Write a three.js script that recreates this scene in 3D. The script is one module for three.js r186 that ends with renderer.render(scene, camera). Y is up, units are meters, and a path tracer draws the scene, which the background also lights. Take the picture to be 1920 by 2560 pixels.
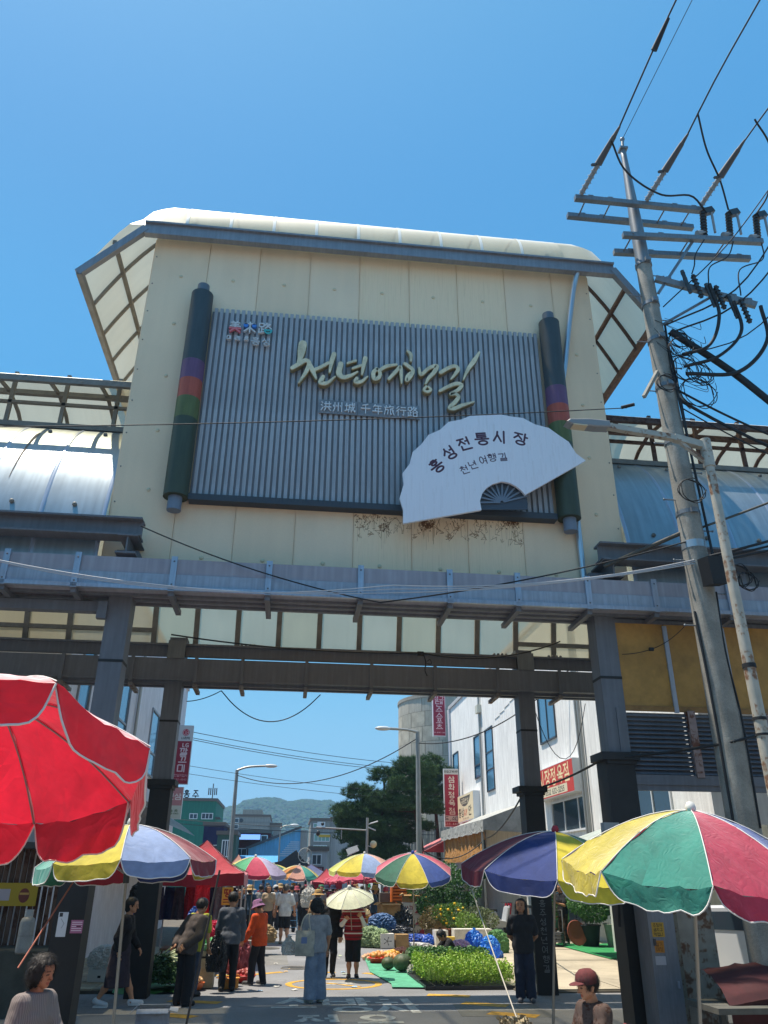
import * as THREE from 'three';
import { mergeGeometries } from 'three/addons/utils/BufferGeometryUtils.js';
import { createNoise3D } from 'simplex-noise';

// ---------- camera, sky, sun, exposure ----------
const rad = (d) => d * Math.PI / 180;
const scene = new THREE.Scene();
const camera = new THREE.PerspectiveCamera(67.1, 0.75, 0.1, 4000);
camera.position.set(0, 2.0, 0);
camera.rotation.order = 'YXZ';
camera.rotation.set(rad(25.26), rad(-6.43), rad(0.378));
scene.add(camera);
const renderer = new THREE.WebGLRenderer({ antialias: true });
renderer.toneMapping = THREE.LinearToneMapping;
renderer.toneMappingExposure = 2.15;
renderer.shadowMap.enabled = true;
const SUN = new THREE.Vector3(-0.3, 1, -0.11).normalize();
{
  const W = 512, H = 256, data = new Float32Array(W * H * 4), c = new THREE.Color();
  const stops = [[-90, 150, 165, 180], [-4, 172, 206, 228], [0, 166, 209, 237], [7, 138, 200, 238], [18, 100, 182, 233], [32, 70, 161, 223], [48, 62, 150, 213], [65, 74, 156, 212], [90, 96, 166, 216]];
  for (let j = 0; j < H; j++) for (let i = 0; i < W; i++) {
    const lat = ((j + .5) / H - .5) * Math.PI, lon = ((i + .5) / W - .5) * 2 * Math.PI, e = lat * 180 / Math.PI;
    let k = 0; while (k < stops.length - 2 && e > stops[k + 1][0]) k++;
    const a = stops[k], b = stops[k + 1], t = Math.min(1, Math.max(0, (e - a[0]) / (b[0] - a[0]))), u = t * t * (3 - 2 * t);
    c.setRGB((a[1] + (b[1] - a[1]) * u) / 255, (a[2] + (b[2] - a[2]) * u) / 255, (a[3] + (b[3] - a[3]) * u) / 255, THREE.SRGBColorSpace);
    const d = Math.acos(Math.min(1, Math.cos(lat) * Math.cos(lon) * SUN.x + Math.sin(lat) * SUN.y + Math.cos(lat) * Math.sin(lon) * SUN.z)) * 180 / Math.PI;
    const g = .55 * Math.exp(-d / 9) + .24 * Math.exp(-d / 30), o = (j * W + i) * 4;
    data[o] = (c.r + g) * .5; data[o + 1] = (c.g + g) * .5; data[o + 2] = (c.b + g * .95) * .5; data[o + 3] = 1;
  }
  const sky = new THREE.DataTexture(data, W, H, THREE.RGBAFormat, THREE.FloatType);
  sky.mapping = THREE.EquirectangularReflectionMapping; sky.magFilter = THREE.LinearFilter; sky.wrapS = THREE.RepeatWrapping; sky.needsUpdate = true;
  scene.background = sky; scene.environment = sky;
}
const sun = new THREE.DirectionalLight(0xfff3e2, 3.5);
sun.name = 'sun';
sun.position.copy(SUN).multiplyScalar(70).add(new THREE.Vector3(1, 0, -22));
sun.target.position.set(1, 0, -22);
sun.castShadow = true; sun.shadow.mapSize.set(4096, 4096); sun.shadow.radius = 1;
Object.assign(sun.shadow.camera, { left: -45, right: 45, top: 45, bottom: -45, near: 1, far: 160 });
scene.add(sun, sun.target);
scene.fog = new THREE.FogExp2(0x94bde2, 0.0006);

// ---------- helpers ----------
let seed = 20240607;
const rnd = () => { seed = (seed + 0x6d2b79f5) | 0; let t = Math.imul(seed ^ (seed >>> 15), 1 | seed); t = (t + Math.imul(t ^ (t >>> 7), 61 | t)) ^ t; return ((t ^ (t >>> 14)) >>> 0) / 4294967296; };
const rr = (a, b) => a + (b - a) * rnd();
const noise3 = createNoise3D(rnd);
const V = (x, y, z) => new THREE.Vector3(x, y, z);
const taken = {};
const numbered = (n) => { const k = taken[n] = (taken[n] ?? -1) + 1; return k ? n + '_' + String(k).padStart(3, '0') : n; };

function uvBox(g) {                                                    // uv in metres from the dominant direction of each face
  const p = g.attributes.position, uv = new Float32Array(p.count * 2), a = V(), b = V(), c = V(), n = V();
  for (let i = 0; i < p.count; i += 3) {
    a.fromBufferAttribute(p, i); b.fromBufferAttribute(p, i + 1); c.fromBufferAttribute(p, i + 2);
    n.subVectors(b, a).cross(c.clone().sub(a));
    const x = Math.abs(n.x), y = Math.abs(n.y), z = Math.abs(n.z);
    [a, b, c].forEach((q, k) => { const o = (i + k) * 2; if (y >= x && y >= z) { uv[o] = q.x; uv[o + 1] = q.z; } else if (x >= z) { uv[o] = q.z; uv[o + 1] = q.y; } else { uv[o] = q.x; uv[o + 1] = q.y; } });
  }
  g.setAttribute('uv', new THREE.BufferAttribute(uv, 2)); return g;
}
const flat = (g) => { const r = g.index ? g.toNonIndexed() : g; for (const k of Object.keys(r.attributes)) if (!['position', 'normal', 'uv', 'color'].includes(k)) r.deleteAttribute(k); return r; };
const join = (list) => { list = list.flat(9).map(flat); return list.length === 1 ? list[0] : mergeGeometries(list); };
const geo = (list, keepUv) => { const g = join([list]); if (!keepUv) uvBox(g); return g; };
function obj(name, list, material, parent = scene, keepUv = false) {
  const m = new THREE.Mesh(list.isBufferGeometry && keepUv === 'raw' ? list : geo(list, keepUv), material);
  m.name = parent === scene ? numbered(name) : name; m.castShadow = m.receiveShadow = true; parent.add(m); return m;
}
function tag(o, label, category, group, kind) { if (label) o.userData.label = label; if (category) o.userData.category = category; if (group) o.userData.group = group; if (kind) o.userData.kind = kind; return o; }
function thing(name, label, category, pos = [0, 0, 0], turn = 0, group) {
  const o = new THREE.Group(); o.name = numbered(name); o.position.set(...pos); o.rotation.y = turn; scene.add(o); return tag(o, label, category, group);
}
const struct = (name, list, m, keep) => tag(obj(name, list, m, scene, keep), null, null, null, 'structure');
function copyOf(o, pos, turn = 0, label) { const c = o.clone(); c.name = numbered(o.name.replace(/_\d\d\d$/, '')); c.userData = { ...o.userData }; c.position.set(...pos); c.rotation.y = turn; if (label) c.userData.label = label; scene.add(c); return c; }

const box = (w, h, d, x = 0, y = 0, z = 0, rx = 0, ry = 0, rz = 0) => { const g = new THREE.BoxGeometry(w, h, d); if (rx) g.rotateX(rx); if (rz) g.rotateZ(rz); if (ry) g.rotateY(ry); return g.translate(x, y, z); };
const bb = (x0, x1, y0, y1, z0, z1) => box(x1 - x0, y1 - y0, Math.abs(z1 - z0), (x0 + x1) / 2, (y0 + y1) / 2, (z0 + z1) / 2);
function along(g, p, q) {                                              // g is built along +y from 0 to 1·length
  const d = q.clone().sub(p), m = new THREE.Matrix4().makeRotationFromQuaternion(new THREE.Quaternion().setFromUnitVectors(V(0, 1, 0), d.clone().normalize()));
  return g.applyMatrix4(m).translate((p.x + q.x) / 2, (p.y + q.y) / 2, (p.z + q.z) / 2);
}
const A = (v) => v.isVector3 ? v : V(...v);
const bar = (p, q, w, d = w) => { p = A(p); q = A(q); return along(new THREE.BoxGeometry(w, p.distanceTo(q), d), p, q); };
const cyl = (p, q, r, r2 = r, n = 10) => { p = A(p); q = A(q); return along(new THREE.CylinderGeometry(r2, r, p.distanceTo(q), n), p, q); };
const ball = (r, x, y, z, sx = 1, sy = 1, sz = 1, n = 10) => new THREE.SphereGeometry(r, n, Math.ceil(n * .7)).scale(sx, sy, sz).translate(x, y, z);
const tube = (pts, r, n = 24, k = 6) => new THREE.TubeGeometry(new THREE.CatmullRomCurve3(pts.map(A)), n, r, k, false);
const sag = (p, q, s, r, n = 20, k = 5) => { p = A(p); q = A(q); const l = []; for (let i = 0; i <= 8; i++) { const t = i / 8, v = p.clone().lerp(q, t); v.y -= s * 4 * t * (1 - t); l.push(v); } return tube(l, r, n, k); };
const lathe = (pts, x = 0, y = 0, z = 0, n = 16) => new THREE.LatheGeometry(pts.map((p) => new THREE.Vector2(p[0], p[1])), n).translate(x, y, z);
const poly = (pts, d, bevel = 0) => { const s = new THREE.Shape(pts.map((p) => new THREE.Vector2(p[0], p[1]))); return new THREE.ExtrudeGeometry(s, { depth: d, bevelEnabled: bevel > 0, bevelSize: bevel, bevelThickness: bevel, bevelSegments: 1, curveSegments: 6 }); };
function grid(nu, nv, f) {                                             // f(u,v) -> [x,y,z]; uv kept in 0..1
  const pos = [], uv = [], idx = [];
  for (let j = 0; j <= nv; j++) for (let i = 0; i <= nu; i++) { pos.push(...f(i / nu, j / nv)); uv.push(i / nu, j / nv); }
  for (let j = 0; j < nv; j++) for (let i = 0; i < nu; i++) { const a = j * (nu + 1) + i, b = a + 1, c = a + nu + 1, d = c + 1; idx.push(a, b, d, a, d, c); }
  const g = new THREE.BufferGeometry(); g.setAttribute('position', new THREE.Float32BufferAttribute(pos, 3)); g.setAttribute('uv', new THREE.Float32BufferAttribute(uv, 2)); g.setIndex(idx); g.computeVertexNormals(); return g;
}

// ---------- textures ----------
function lattice(p, s) { const t = new Float32Array(p * p); let q = s; for (let i = 0; i < p * p; i++) { q = (Math.imul(q, 1664525) + 1013904223) | 0; t[i] = (q >>> 8) / 16777216; } return t; }
function tileNoise(px, py, s) { const t = lattice(64, s); return (u, v) => { const x = u * px, y = v * py, xi = Math.floor(x), yi = Math.floor(y), fx = x - xi, fy = y - yi, a = fx * fx * (3 - 2 * fx), b = fy * fy * (3 - 2 * fy); const g = (i, j) => t[(((j % py) + py) % py % 64) * 64 + ((i % px) + px) % px % 64]; return (g(xi, yi) * (1 - a) + g(xi + 1, yi) * a) * (1 - b) + (g(xi, yi + 1) * (1 - a) + g(xi + 1, yi + 1) * a) * b; }; }
function tex(n, f, srgb = true) {
  const d = new Uint8Array(n * n * 4);
  for (let j = 0; j < n; j++) for (let i = 0; i < n; i++) { const c = f(i / n, j / n, i, j), o = (j * n + i) * 4, g = Array.isArray(c); for (let k = 0; k < 3; k++) d[o + k] = 255 * Math.min(1, Math.max(0, g ? c[k] : c)); d[o + 3] = 255; }
  const t = new THREE.DataTexture(d, n, n); t.wrapS = t.wrapT = THREE.RepeatWrapping; t.magFilter = THREE.LinearFilter; t.minFilter = THREE.LinearMipmapLinearFilter; t.generateMipmaps = true; if (srgb) t.colorSpace = THREE.SRGBColorSpace; t.needsUpdate = true; return t;
}
const n4 = tileNoise(4, 4, 1), n9 = tileNoise(9, 9, 2), n23 = tileNoise(23, 23, 3), n60 = tileNoise(60, 60, 4), s1 = tileNoise(40, 3, 5), s2 = tileNoise(61, 5, 6), s3 = tileNoise(17, 2, 7);
const white = () => rnd();
const tGrime = tex(512, (u, v) => .80 + .12 * n4(u, v) + .08 * n9(u, v) + .06 * n23(u, v) + .04 * (n60(u, v) - .5) - .10 * Math.max(0, n9(v, u) - .72) * 3);
const tStreak = tex(512, (u, v) => .84 + .07 * s1(u, v) + .06 * s2(u, v) + .05 * n4(u, v) + .03 * n23(u, v) - .22 * Math.max(0, s3(u, v) * s1(u, v) - .5));
const tGrain = tex(512, (u, v) => { const k = white(); return .72 + .16 * n9(u, v) + .06 * n60(u, v) + .16 * (k - .5) + (k > .985 ? .2 : 0) - (k < .02 ? .18 : 0); });
const tPanel = tex(512, (u, v) => .9 + .05 * n4(u, v) + .03 * n9(v, u) + .02 * s2(u, v) + .02 * (white() - .5) - .05 * Math.max(0, n23(u, v) * n9(u, v) - .5));
const tBump = tex(256, (u, v) => .3 * n9(u, v) + .35 * n23(u, v) + .35 * n60(u, v), false);
const tFold = tex(512, (u, v) => { const w = n4(u, v) * 2.2 + n9(u, v); const a = Math.abs(((u * 5 + w) % 1) - .5) * 2, b = Math.abs(((v * 4 + u * 3 + w * 1.3) % 1) - .5) * 2; return .5 * Math.pow(a, 1.6) + .35 * Math.pow(b, 2) + .15 * n60(u, v); }, false);
const tRust = tex(512, (u, v) => { const r = Math.max(0, n9(u, v) * .55 + n23(u, v) * .35 + n60(u, v) * .25 - .62) * 5; const k = Math.min(1, r), b = .88 + .12 * n23(v, u); return [b * (1 - k * .3), b * (1 - k * .5), b * (1 - k * .62)]; });
const tRoad = tex(1024, (u, v) => { const k = white(); return .74 + .13 * n4(u, v) + .1 * n9(v, u) + .05 * n23(u, v) + .16 * (k - .5) + (k > .99 ? .14 : 0) - (k < .012 ? .16 : 0) - .16 * Math.max(0, n9(u, v) - .7) - .2 * Math.max(0, .012 - Math.abs(n4(v, u) + .16 * n23(u, v) - .56)) * 30; });
const tClay = tex(256, (u, v) => .78 + .2 * n23(u, v) + .1 * (white() - .5));
const tPlaid = tex(128, (u, v) => { const a = Math.floor(u * 8) % 2, b = Math.floor(v * 8) % 2; return [.35 + .3 * (a + b) / 2, .26 + .27 * (a + b) / 2, .17 + .22 * (a + b) / 2]; });
const scaled = {};
function at(t, s, sy = s) { const k = t.uuid + s + '/' + sy; if (!scaled[k]) { const c = t.clone(); c.repeat.set(1 / s, 1 / sy); c.needsUpdate = true; scaled[k] = c; } return scaled[k]; }
const mats = {};
function mat(hex, o = {}) {                                            // o: r roughness, m metalness, t texture, s metres per tile, b bump metres, bt bump texture, tr transmission
  const k = hex + JSON.stringify({ ...o, t: o.t?.uuid, bt: o.bt?.uuid });
  if (mats[k]) return mats[k];
  const M = (o.tr || o.coat || o.sheen) ? new THREE.MeshPhysicalMaterial() : new THREE.MeshStandardMaterial();
  M.color.set(hex); M.roughness = o.r ?? .8; M.metalness = o.m ?? 0; M.side = THREE.DoubleSide;
  if (o.t) M.map = at(o.t, o.s ?? 2, o.sy ?? o.s ?? 2);
  if (o.b) { M.bumpMap = at(o.bt ?? tBump, o.bs ?? o.s ?? 1); M.bumpScale = o.b; }
  if (o.tr) { M.transmission = o.tr; M.thickness = 0; }
  if (o.coat) { M.clearcoat = o.coat; M.clearcoatRoughness = .15; }
  if (o.vc) M.vertexColors = true;
  if (o.flat) M.flatShading = true;
  return mats[k] = M;
}
// ---------- lettering: Hangul is composed from strokes ----------
const arcPts = (cx, cy, rx, ry, n = 18) => Array.from({ length: n + 1 }, (_, i) => [cx + rx * Math.sin(i / n * 2 * Math.PI), cy - ry * Math.cos(i / n * 2 * Math.PI)]);
const GG = [[[0, .08], [1, .08], [.95, .5], [.7, 1]]], NN = [[[0, 0], [0, .95], [1, .95]]], DD = [[[1, .03], [0, .03], [0, .97], [1, .97]]], SS = [[[.52, 0], [.45, .4], [0, 1]], [[.5, .3], [1, 1]]];
const two = (j) => [...j.map((s) => s.map(([x, y]) => [x * .42, y])), ...j.map((s) => s.map(([x, y]) => [.56 + x * .44, y]))];
const BB = [[[0, 0], [0, 1], [1, 1], [1, 0]], [[0, .5], [1, .5]]], JJ = [[[0, .05], [1, .05]], [[.5, .05], [.42, .5], [0, 1]], [[.5, .4], [1, 1]]];
const CONS = { 'ㄱ': GG, 'ㄲ': two(GG), 'ㄴ': NN, 'ㄷ': DD, 'ㄸ': two(DD), 'ㄹ': [[[0, .02], [1, .02], [1, .5], [0, .5], [0, .98], [1, .98]]], 'ㅁ': [[[0, 0], [1, 0], [1, 1], [0, 1], [0, 0]]], 'ㅂ': BB, 'ㅃ': two(BB), 'ㅅ': SS, 'ㅆ': two(SS), 'ㅇ': [arcPts(.5, .5, .45, .5)], 'ㅈ': JJ, 'ㅉ': two(JJ),
  'ㅊ': [[[.3, 0], [.7, 0]], [[0, .28], [1, .28]], [[.5, .28], [.4, .6], [0, 1]], [[.5, .55], [1, 1]]], 'ㅋ': [...GG, [[0, .5], [.95, .5]]], 'ㅌ': [...DD, [[0, .5], [1, .5]]], 'ㅍ': [[[0, .05], [1, .05]], [[.28, .05], [.3, .95]], [[.72, .05], [.7, .95]], [[0, .95], [1, .95]]], 'ㅎ': [[[.3, 0], [.7, 0]], [[0, .25], [1, .25]], arcPts(.5, .7, .34, .3)] };
const INI = 'ㄱㄲㄴㄷㄸㄹㅁㅂㅃㅅㅆㅇㅈㅉㅊㅋㅌㅍㅎ', FIN = ['', 'ㄱ', 'ㄲ', 'ㄳ', 'ㄴ', 'ㄵ', 'ㄶ', 'ㄷ', 'ㄹ', 'ㄺ', 'ㄻ', 'ㄼ', 'ㄽ', 'ㄾ', 'ㄿ', 'ㅀ', 'ㅁ', 'ㅂ', 'ㅄ', 'ㅅ', 'ㅆ', 'ㅇ', 'ㅈ', 'ㅊ', 'ㅋ', 'ㅌ', 'ㅍ', 'ㅎ'];
// vowels: [vertical ticks, horizontal ticks]; the list follows the Unicode order
const VOW = ['a', 'ae', 'ya', 'yae', 'eo', 'e', 'yeo', 'ye', 'o', 'o+a', 'o+ae', 'o+i', 'yo', 'u', 'u+eo', 'u+e', 'u+i', 'yu', 'eu', 'eu+i', 'i'];
function vowel(v, hasFin) {
  const out = [], yb = hasFin ? .6 : 1, mid = yb / 2, [h, w] = v.includes('+') ? v.split('+') : 'o yo u yu eu'.split(' ').includes(v) ? [v, null] : [null, v];
  if (h) {
    const y = hasFin ? .52 : .8, x1 = w ? .66 : 1, c = x1 / 2, up = hasFin ? .1 : .2, dn = hasFin ? .1 : .22;
    out.push([[0, y], [x1, y]]);
    if (h === 'o') out.push([[c, y - up], [c, y]]); if (h === 'yo') out.push([[c - .15, y - up], [c - .15, y]], [[c + .15, y - up], [c + .15, y]]);
    if (h === 'u') out.push([[c, y], [c, y + dn]]); if (h === 'yu') out.push([[c - .15, y], [c - .18, y + dn]], [[c + .15, y], [c + .15, y + dn]]);
  }
  if (w) {
    const dbl = 'ae yae e ye'.split(' ').includes(w), x = dbl ? .95 : .8, X = dbl ? .74 : x;
    out.push([[x, 0], [x, yb]]); if (dbl) out.push([[X, 0.03], [X, yb * .95]]);
    const t = yb * .09, ys = w[0] === 'y' ? [mid - t * 1.6, mid + t * 1.6] : [mid];
    if (w === 'a' || w === 'ya') ys.forEach((y) => out.push([[x, y], [1, y]]));
    if (w === 'ae' || w === 'yae') ys.forEach((y) => out.push([[X, y], [x, y]]));
    if (['eo', 'e', 'yeo', 'ye'].includes(w)) ys.forEach((y) => out.push([[X - .2, y], [X, y]]));
  }
  return [out, h, w];
}
function hangul(ch) {                                                  // strokes in a unit box, y down
  const c = ch.charCodeAt(0) - 0xac00; if (c < 0 || c > 11171) return null;
  const L = INI[Math.floor(c / 588)], v = VOW[Math.floor((c % 588) / 28)], T = FIN[c % 28], [vs, h, w] = vowel(v, !!T);
  const put = (j, x0, y0, x1, y1) => (CONS[j] ?? []).map((s) => s.map(([x, y]) => [x0 + x * (x1 - x0), y0 + y * (y1 - y0)]));
  const out = [...vs];
  if (h && !w) out.push(...put(L, .17, .02, .83, T ? (h[0] === 'o' || h === 'yo' ? .36 : .42) : h === 'eu' || h[0] === 'u' || h === 'yu' ? .62 : .52));
  else if (h && w) out.push(...put(L, .1, .02, .56, T ? .34 : .5));
  else out.push(...put(L, .02, .06, 'eo e yeo ye'.split(' ').includes(w) ? .5 : .58, T ? .52 : .88));
  if (T) out.push(...put(T, .18, .68, .9, 1));
  return out;
}
function write(ctx, text, x, y, size, lw, color, o = {}) {             // centred on x, y; o.vert stacks, o.sx squeezes, o.gap advances
  const chars = [...text], gap = (o.gap ?? 1.12) * size, sx = o.sx ?? 1; ctx.strokeStyle = ctx.fillStyle = color; ctx.lineWidth = lw; ctx.lineJoin = 'miter'; ctx.lineCap = o.cap ?? 'butt';
  const adv = chars.map((c) => c === ' ' ? .5 : hangul(c) ? 1 : .62), tot = o.vert ? chars.length : adv.reduce((a, b) => a + b, 0); let cur = 0;
  chars.forEach((c, i) => {
    const a = o.vert ? 1 : adv[i], off = (cur + a / 2 - tot / 2) * gap; cur += a;
    const cx = o.vert ? x : x + off * sx, cy = o.vert ? y + off : y, st = hangul(c);
    ctx.save(); ctx.translate(cx, cy); ctx.scale(sx, 1);
    if (st) { ctx.translate(-size / 2, -size / 2); for (const s of st) { ctx.beginPath(); s.forEach(([px, py], k) => k ? ctx.lineTo(px * size, py * size) : ctx.moveTo(px * size, py * size)); ctx.stroke(); } }
    else if (c !== ' ') { ctx.font = 'bold ' + Math.round(size * 1.1) + 'px sans-serif'; ctx.textAlign = 'center'; ctx.textBaseline = 'middle'; ctx.fillText(c, 0, size * .04); }
    ctx.restore();
  });
}
function canvasMat(w, h, draw, o = {}) {
  const c = document.createElement('canvas'); c.width = w; c.height = h; const x = c.getContext('2d'); draw(x, w, h);
  const t = new THREE.CanvasTexture(c); t.colorSpace = THREE.SRGBColorSpace; t.magFilter = THREE.LinearFilter;
  const M = o.tr ? new THREE.MeshPhysicalMaterial({ transmission: o.tr, thickness: 0 }) : new THREE.MeshStandardMaterial(); M.map = t; M.roughness = o.r ?? .6; M.side = THREE.DoubleSide; return M;
}
const fill = (x, c, a, b, w, h) => { x.fillStyle = c; x.fillRect(a, b, w, h); };
// Chinese characters as bars in a unit box, y down: [x0,y0,x1,y1]
const CJK = {
  '美': [[.3, 0, .4, .12], [.7, 0, .6, .12], [.15, .16, .85, .16], [.22, .32, .78, .32], [.1, .48, .9, .48], [.5, .16, .5, .62], [.05, .66, .95, .66], [.5, .66, .12, 1], [.5, .68, .9, 1]],
  '來': [[.08, .2, .92, .2], [.5, 0, .5, 1], [.28, .26, .14, .5], [.3, .4, .42, .52], [.7, .26, .58, .5], [.74, .4, .86, .52], [.48, .55, .08, .92], [.52, .55, .92, .92]],
  '路': [[.06, .08, .4, .08], [.06, .08, .06, .38], [.4, .08, .4, .38], [.06, .38, .4, .38], [.24, .38, .24, .9], [.06, .55, .06, .9], [.24, .62, .42, .62], [0, .95, .45, .85], [.62, 0, .48, .3], [.6, .14, .88, .14], [.88, .14, .46, .55], [.6, .26, .98, .56], [.55, .62, .9, .62], [.55, .62, .55, .98], [.9, .62, .9, .98], [.55, .98, .9, .98]],
  '洪': [[.08, .08, .2, .2], [.03, .36, .16, .46], [.04, .95, .22, .62], [.32, .26, .98, .26], [.48, .04, .48, .58], [.8, .04, .8, .58], [.28, .58, 1, .58], [.5, .66, .34, .96], [.74, .66, .96, .96]],
  '州': [[.2, .06, .2, .6], [.2, .6, .05, .98], [.52, .08, .52, .92], [.85, .04, .85, 1], [.05, .34, .1, .52], [.36, .34, .42, .5], [.68, .34, .74, .5]],
  '城': [[.02, .3, .34, .3], [.18, .06, .18, .78], [0, .84, .36, .72], [.42, .24, .98, .24], [.42, .24, .42, .7], [.42, .7, .34, .98], [.42, .48, .62, .48], [.62, .48, .58, .8], [.7, .02, .76, .6], [.76, .6, .96, .96], [.96, .96, .98, .8], [.92, .4, .6, .96], [.84, .06, .94, .16]],
  '千': [[.75, .04, .2, .18], [.04, .46, .96, .46], [.5, .14, .5, 1]],
  '年': [[.3, 0, .12, .26], [.26, .16, .9, .16], [.3, .42, .86, .42], [.3, .42, .3, .68], [.02, .68, .98, .68], [.58, .16, .58, 1]],
  '旅': [[.2, .02, .26, .14], [.02, .22, .44, .22], [.18, .22, .04, .96], [.18, .46, .4, .46], [.4, .46, .34, .92], [.6, .02, .48, .24], [.56, .16, .96, .16], [.9, .3, .56, .42], [.62, .4, .62, .96], [.62, .94, .76, .84], [.74, .38, .96, .98], [.92, .5, .8, .64]],
  '行': [[.3, .02, .06, .28], [.34, .28, .04, .58], [.22, .42, .22, 1], [.48, .14, .94, .14], [.42, .42, 1, .42], [.76, .42, .76, .94], [.76, .94, .62, .86]],
};
// ---------- ground ----------
const mRoad = mat(0x8d8e90, { t: tRoad, s: 7.3, r: .95, b: .004, bs: .6 });
struct('ground', grid(1, 1, (u, v) => [-1500 + 3000 * u, 0, 300 - 3300 * v]), mat(0x949494, { t: tRoad, s: 9.1, r: .95 }));
struct('road', grid(1, 1, (u, v) => [-3.05 + 7.6 * u, .004, -5 - 110 * v]), mRoad);
const mSlab = mat(0xbcb19a, { t: tRoad, s: 4.7, r: .95, b: .006, bs: .9 });
{ // pavement of concrete slabs on the right, of small pavers on the left
  const pav = struct('pavement', bb(4.55, 11.2, -.05, .03, -16.75, -48), mat(0x7d7566, { t: tGrain, s: 1.3, r: .95 }));
  const zs = [-16.8, -19.7, -22.4, -25.6, -28.9, -32.2, -36, -40], xs = [4.58, 6.6, 8.7, 11.1];
  for (let i = 0; i < 7; i++) for (let k = 0; k < 3; k++) obj('slab', box(xs[k + 1] - xs[k] - .025, .03, zs[i] - zs[i + 1] - .025, (xs[k] + xs[k + 1]) / 2, .042 + rr(0, .008), (zs[i] + zs[i + 1]) / 2, rr(-.002, .002), rr(-.004, .004)), mSlab, pav);
  obj('kerb', bb(4.4, 4.55, -.05, .06, -18.5, -60), mat(0xa09c92, { t: tGrain, s: 1 }), pav);
  const pl = struct('pavement', bb(-7.5, -3.05, -.05, .05, -17.2, -60), mat(0x6f675a, { t: tGrain, s: 1.3, r: .95 }));
  const ga = box(.38, .03, .38), gm = [mat(0xb7a98a, { t: tGrain, s: .9 }), mat(0xa99d83, { t: tGrain, s: 1.1 }), mat(0xc0b291, { t: tGrain, s: 1 })].map((m) => m); uvBox(flat(ga));
  const g0 = geo(ga.clone());
  for (let i = 0; i < 24; i++) for (let k = 0; k < 6; k++) { const m = new THREE.Mesh(g0, gm[Math.floor(rnd() * 3)]); m.name = 'paver'; m.position.set(-3.25 - k * .395, .062 + rr(-.003, .004), -17.4 - i * .395); m.receiveShadow = true; pl.add(m); }
  obj('kerb', bb(-3.2, -3.05, -.05, .1, -17.2, -60), mat(0xa09c92, { t: tGrain, s: 1 }), pl);
}
// painted road markings
const mPaintW = mat(0xcfcfc8, { t: tClay, s: 1.2, r: .85 }), mPaintY = mat(0xd7a63c, { t: tClay, s: 1.1, r: .85 });
function ribbon(pts, w, y, closed) { // flat painted stripe through [x,z] points with width w (number or per point)
  const pos = [], idx = [], n = pts.length; const W = (i) => (Array.isArray(w) ? w[i] : w) / 2;
  for (let i = 0; i < n; i++) { const a = pts[closed ? (i + n - 1) % n : Math.max(0, i - 1)], b = pts[closed ? (i + 1) % n : Math.min(n - 1, i + 1)], dx = b[0] - a[0], dz = b[1] - a[1], l = Math.hypot(dx, dz) || 1; pos.push(pts[i][0] - dz / l * W(i), y, pts[i][1] + dx / l * W(i), pts[i][0] + dz / l * W(i), y, pts[i][1] - dx / l * W(i)); }
  for (let i = 0; i < (closed ? n : n - 1); i++) { const a = i * 2, b = ((i + 1) % n) * 2; idx.push(a, a + 1, b + 1, a, b + 1, b); }
  const g = new THREE.BufferGeometry(); g.setAttribute('position', new THREE.Float32BufferAttribute(pos, 3)); g.setIndex(idx); g.computeVertexNormals(); return g.toNonIndexed();
}
{
  const strokesOn = (ch, x0, z0, w, h, lw) => hangul(ch).map((s) => ribbon(s.map(([x, y]) => [x0 + x * w, z0 + y * h]), lw, .0085));
  const lettering = (list) => uvBox(mergeGeometries(list.flat().map((g) => { g.setAttribute('uv', new THREE.Float32BufferAttribute(new Float32Array(g.attributes.position.count * 2), 2)); return g; })));
  [['소', -.12, -16.5, .76, 1.5], ['방', .8, -16.35, .8, 1.6], ['차', 1.66, -16.2, .72, 1.65], ['전', .3, -14.5, .7, 1.2], ['용', 1.2, -14.4, .7, 1.3]].forEach(([c, x, z, w, h]) => tag(obj('road_lettering', [lettering(strokesOn(c, x, z, w, h, .15))], mPaintW), null, null, null, 'structure'));
  const ring = Array.from({ length: 40 }, (_, i) => [1.1 + .92 * Math.cos(i / 20 * Math.PI), -18.35 + .8 * Math.sin(i / 20 * Math.PI)]);
  tag(obj('road_marking', lettering([ribbon(ring, .14, .0085, true), ribbon([[.62, -18.85], [1.6, -17.9]], .12, .0085)]), mPaintY), null, null, null, 'structure');
  tag(obj('road_marking', lettering([ribbon([[.85, -18.55], [1.3, -18.6], [1.5, -18.45], [1.3, -18.3], [.85, -18.25]], .09, .0085, true)]), mPaintW), null, null, null, 'structure');
  for (const [x0, z0, x1, z1, w] of [[-.9, -19.9, .05, -20.6, .22], [-1.9, -20.2, -1, -19.9, .2], [1.9, -20.3, 2.25, -19.9, .2], [2.75, -16.65, 3.5, -16.4, .3], [3.2, -15.6, 3.9, -15.2, .34], [3.4, -14.5, 4.1, -14.1, .34], [-2.1, -14.9, -1.3, -14.4, .3], [-1.9, -16.2, -1.0, -15.9, .28], [-2.0, -13.3, -1.2, -12.8, .3], [.85, -20.4, 1.25, -20.5, .2]])
    tag(obj('road_marking', lettering([ribbon([[x0, z0], [x1, z1]], w, .0085)]), mPaintY), null, null, null, 'structure');
}

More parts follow.
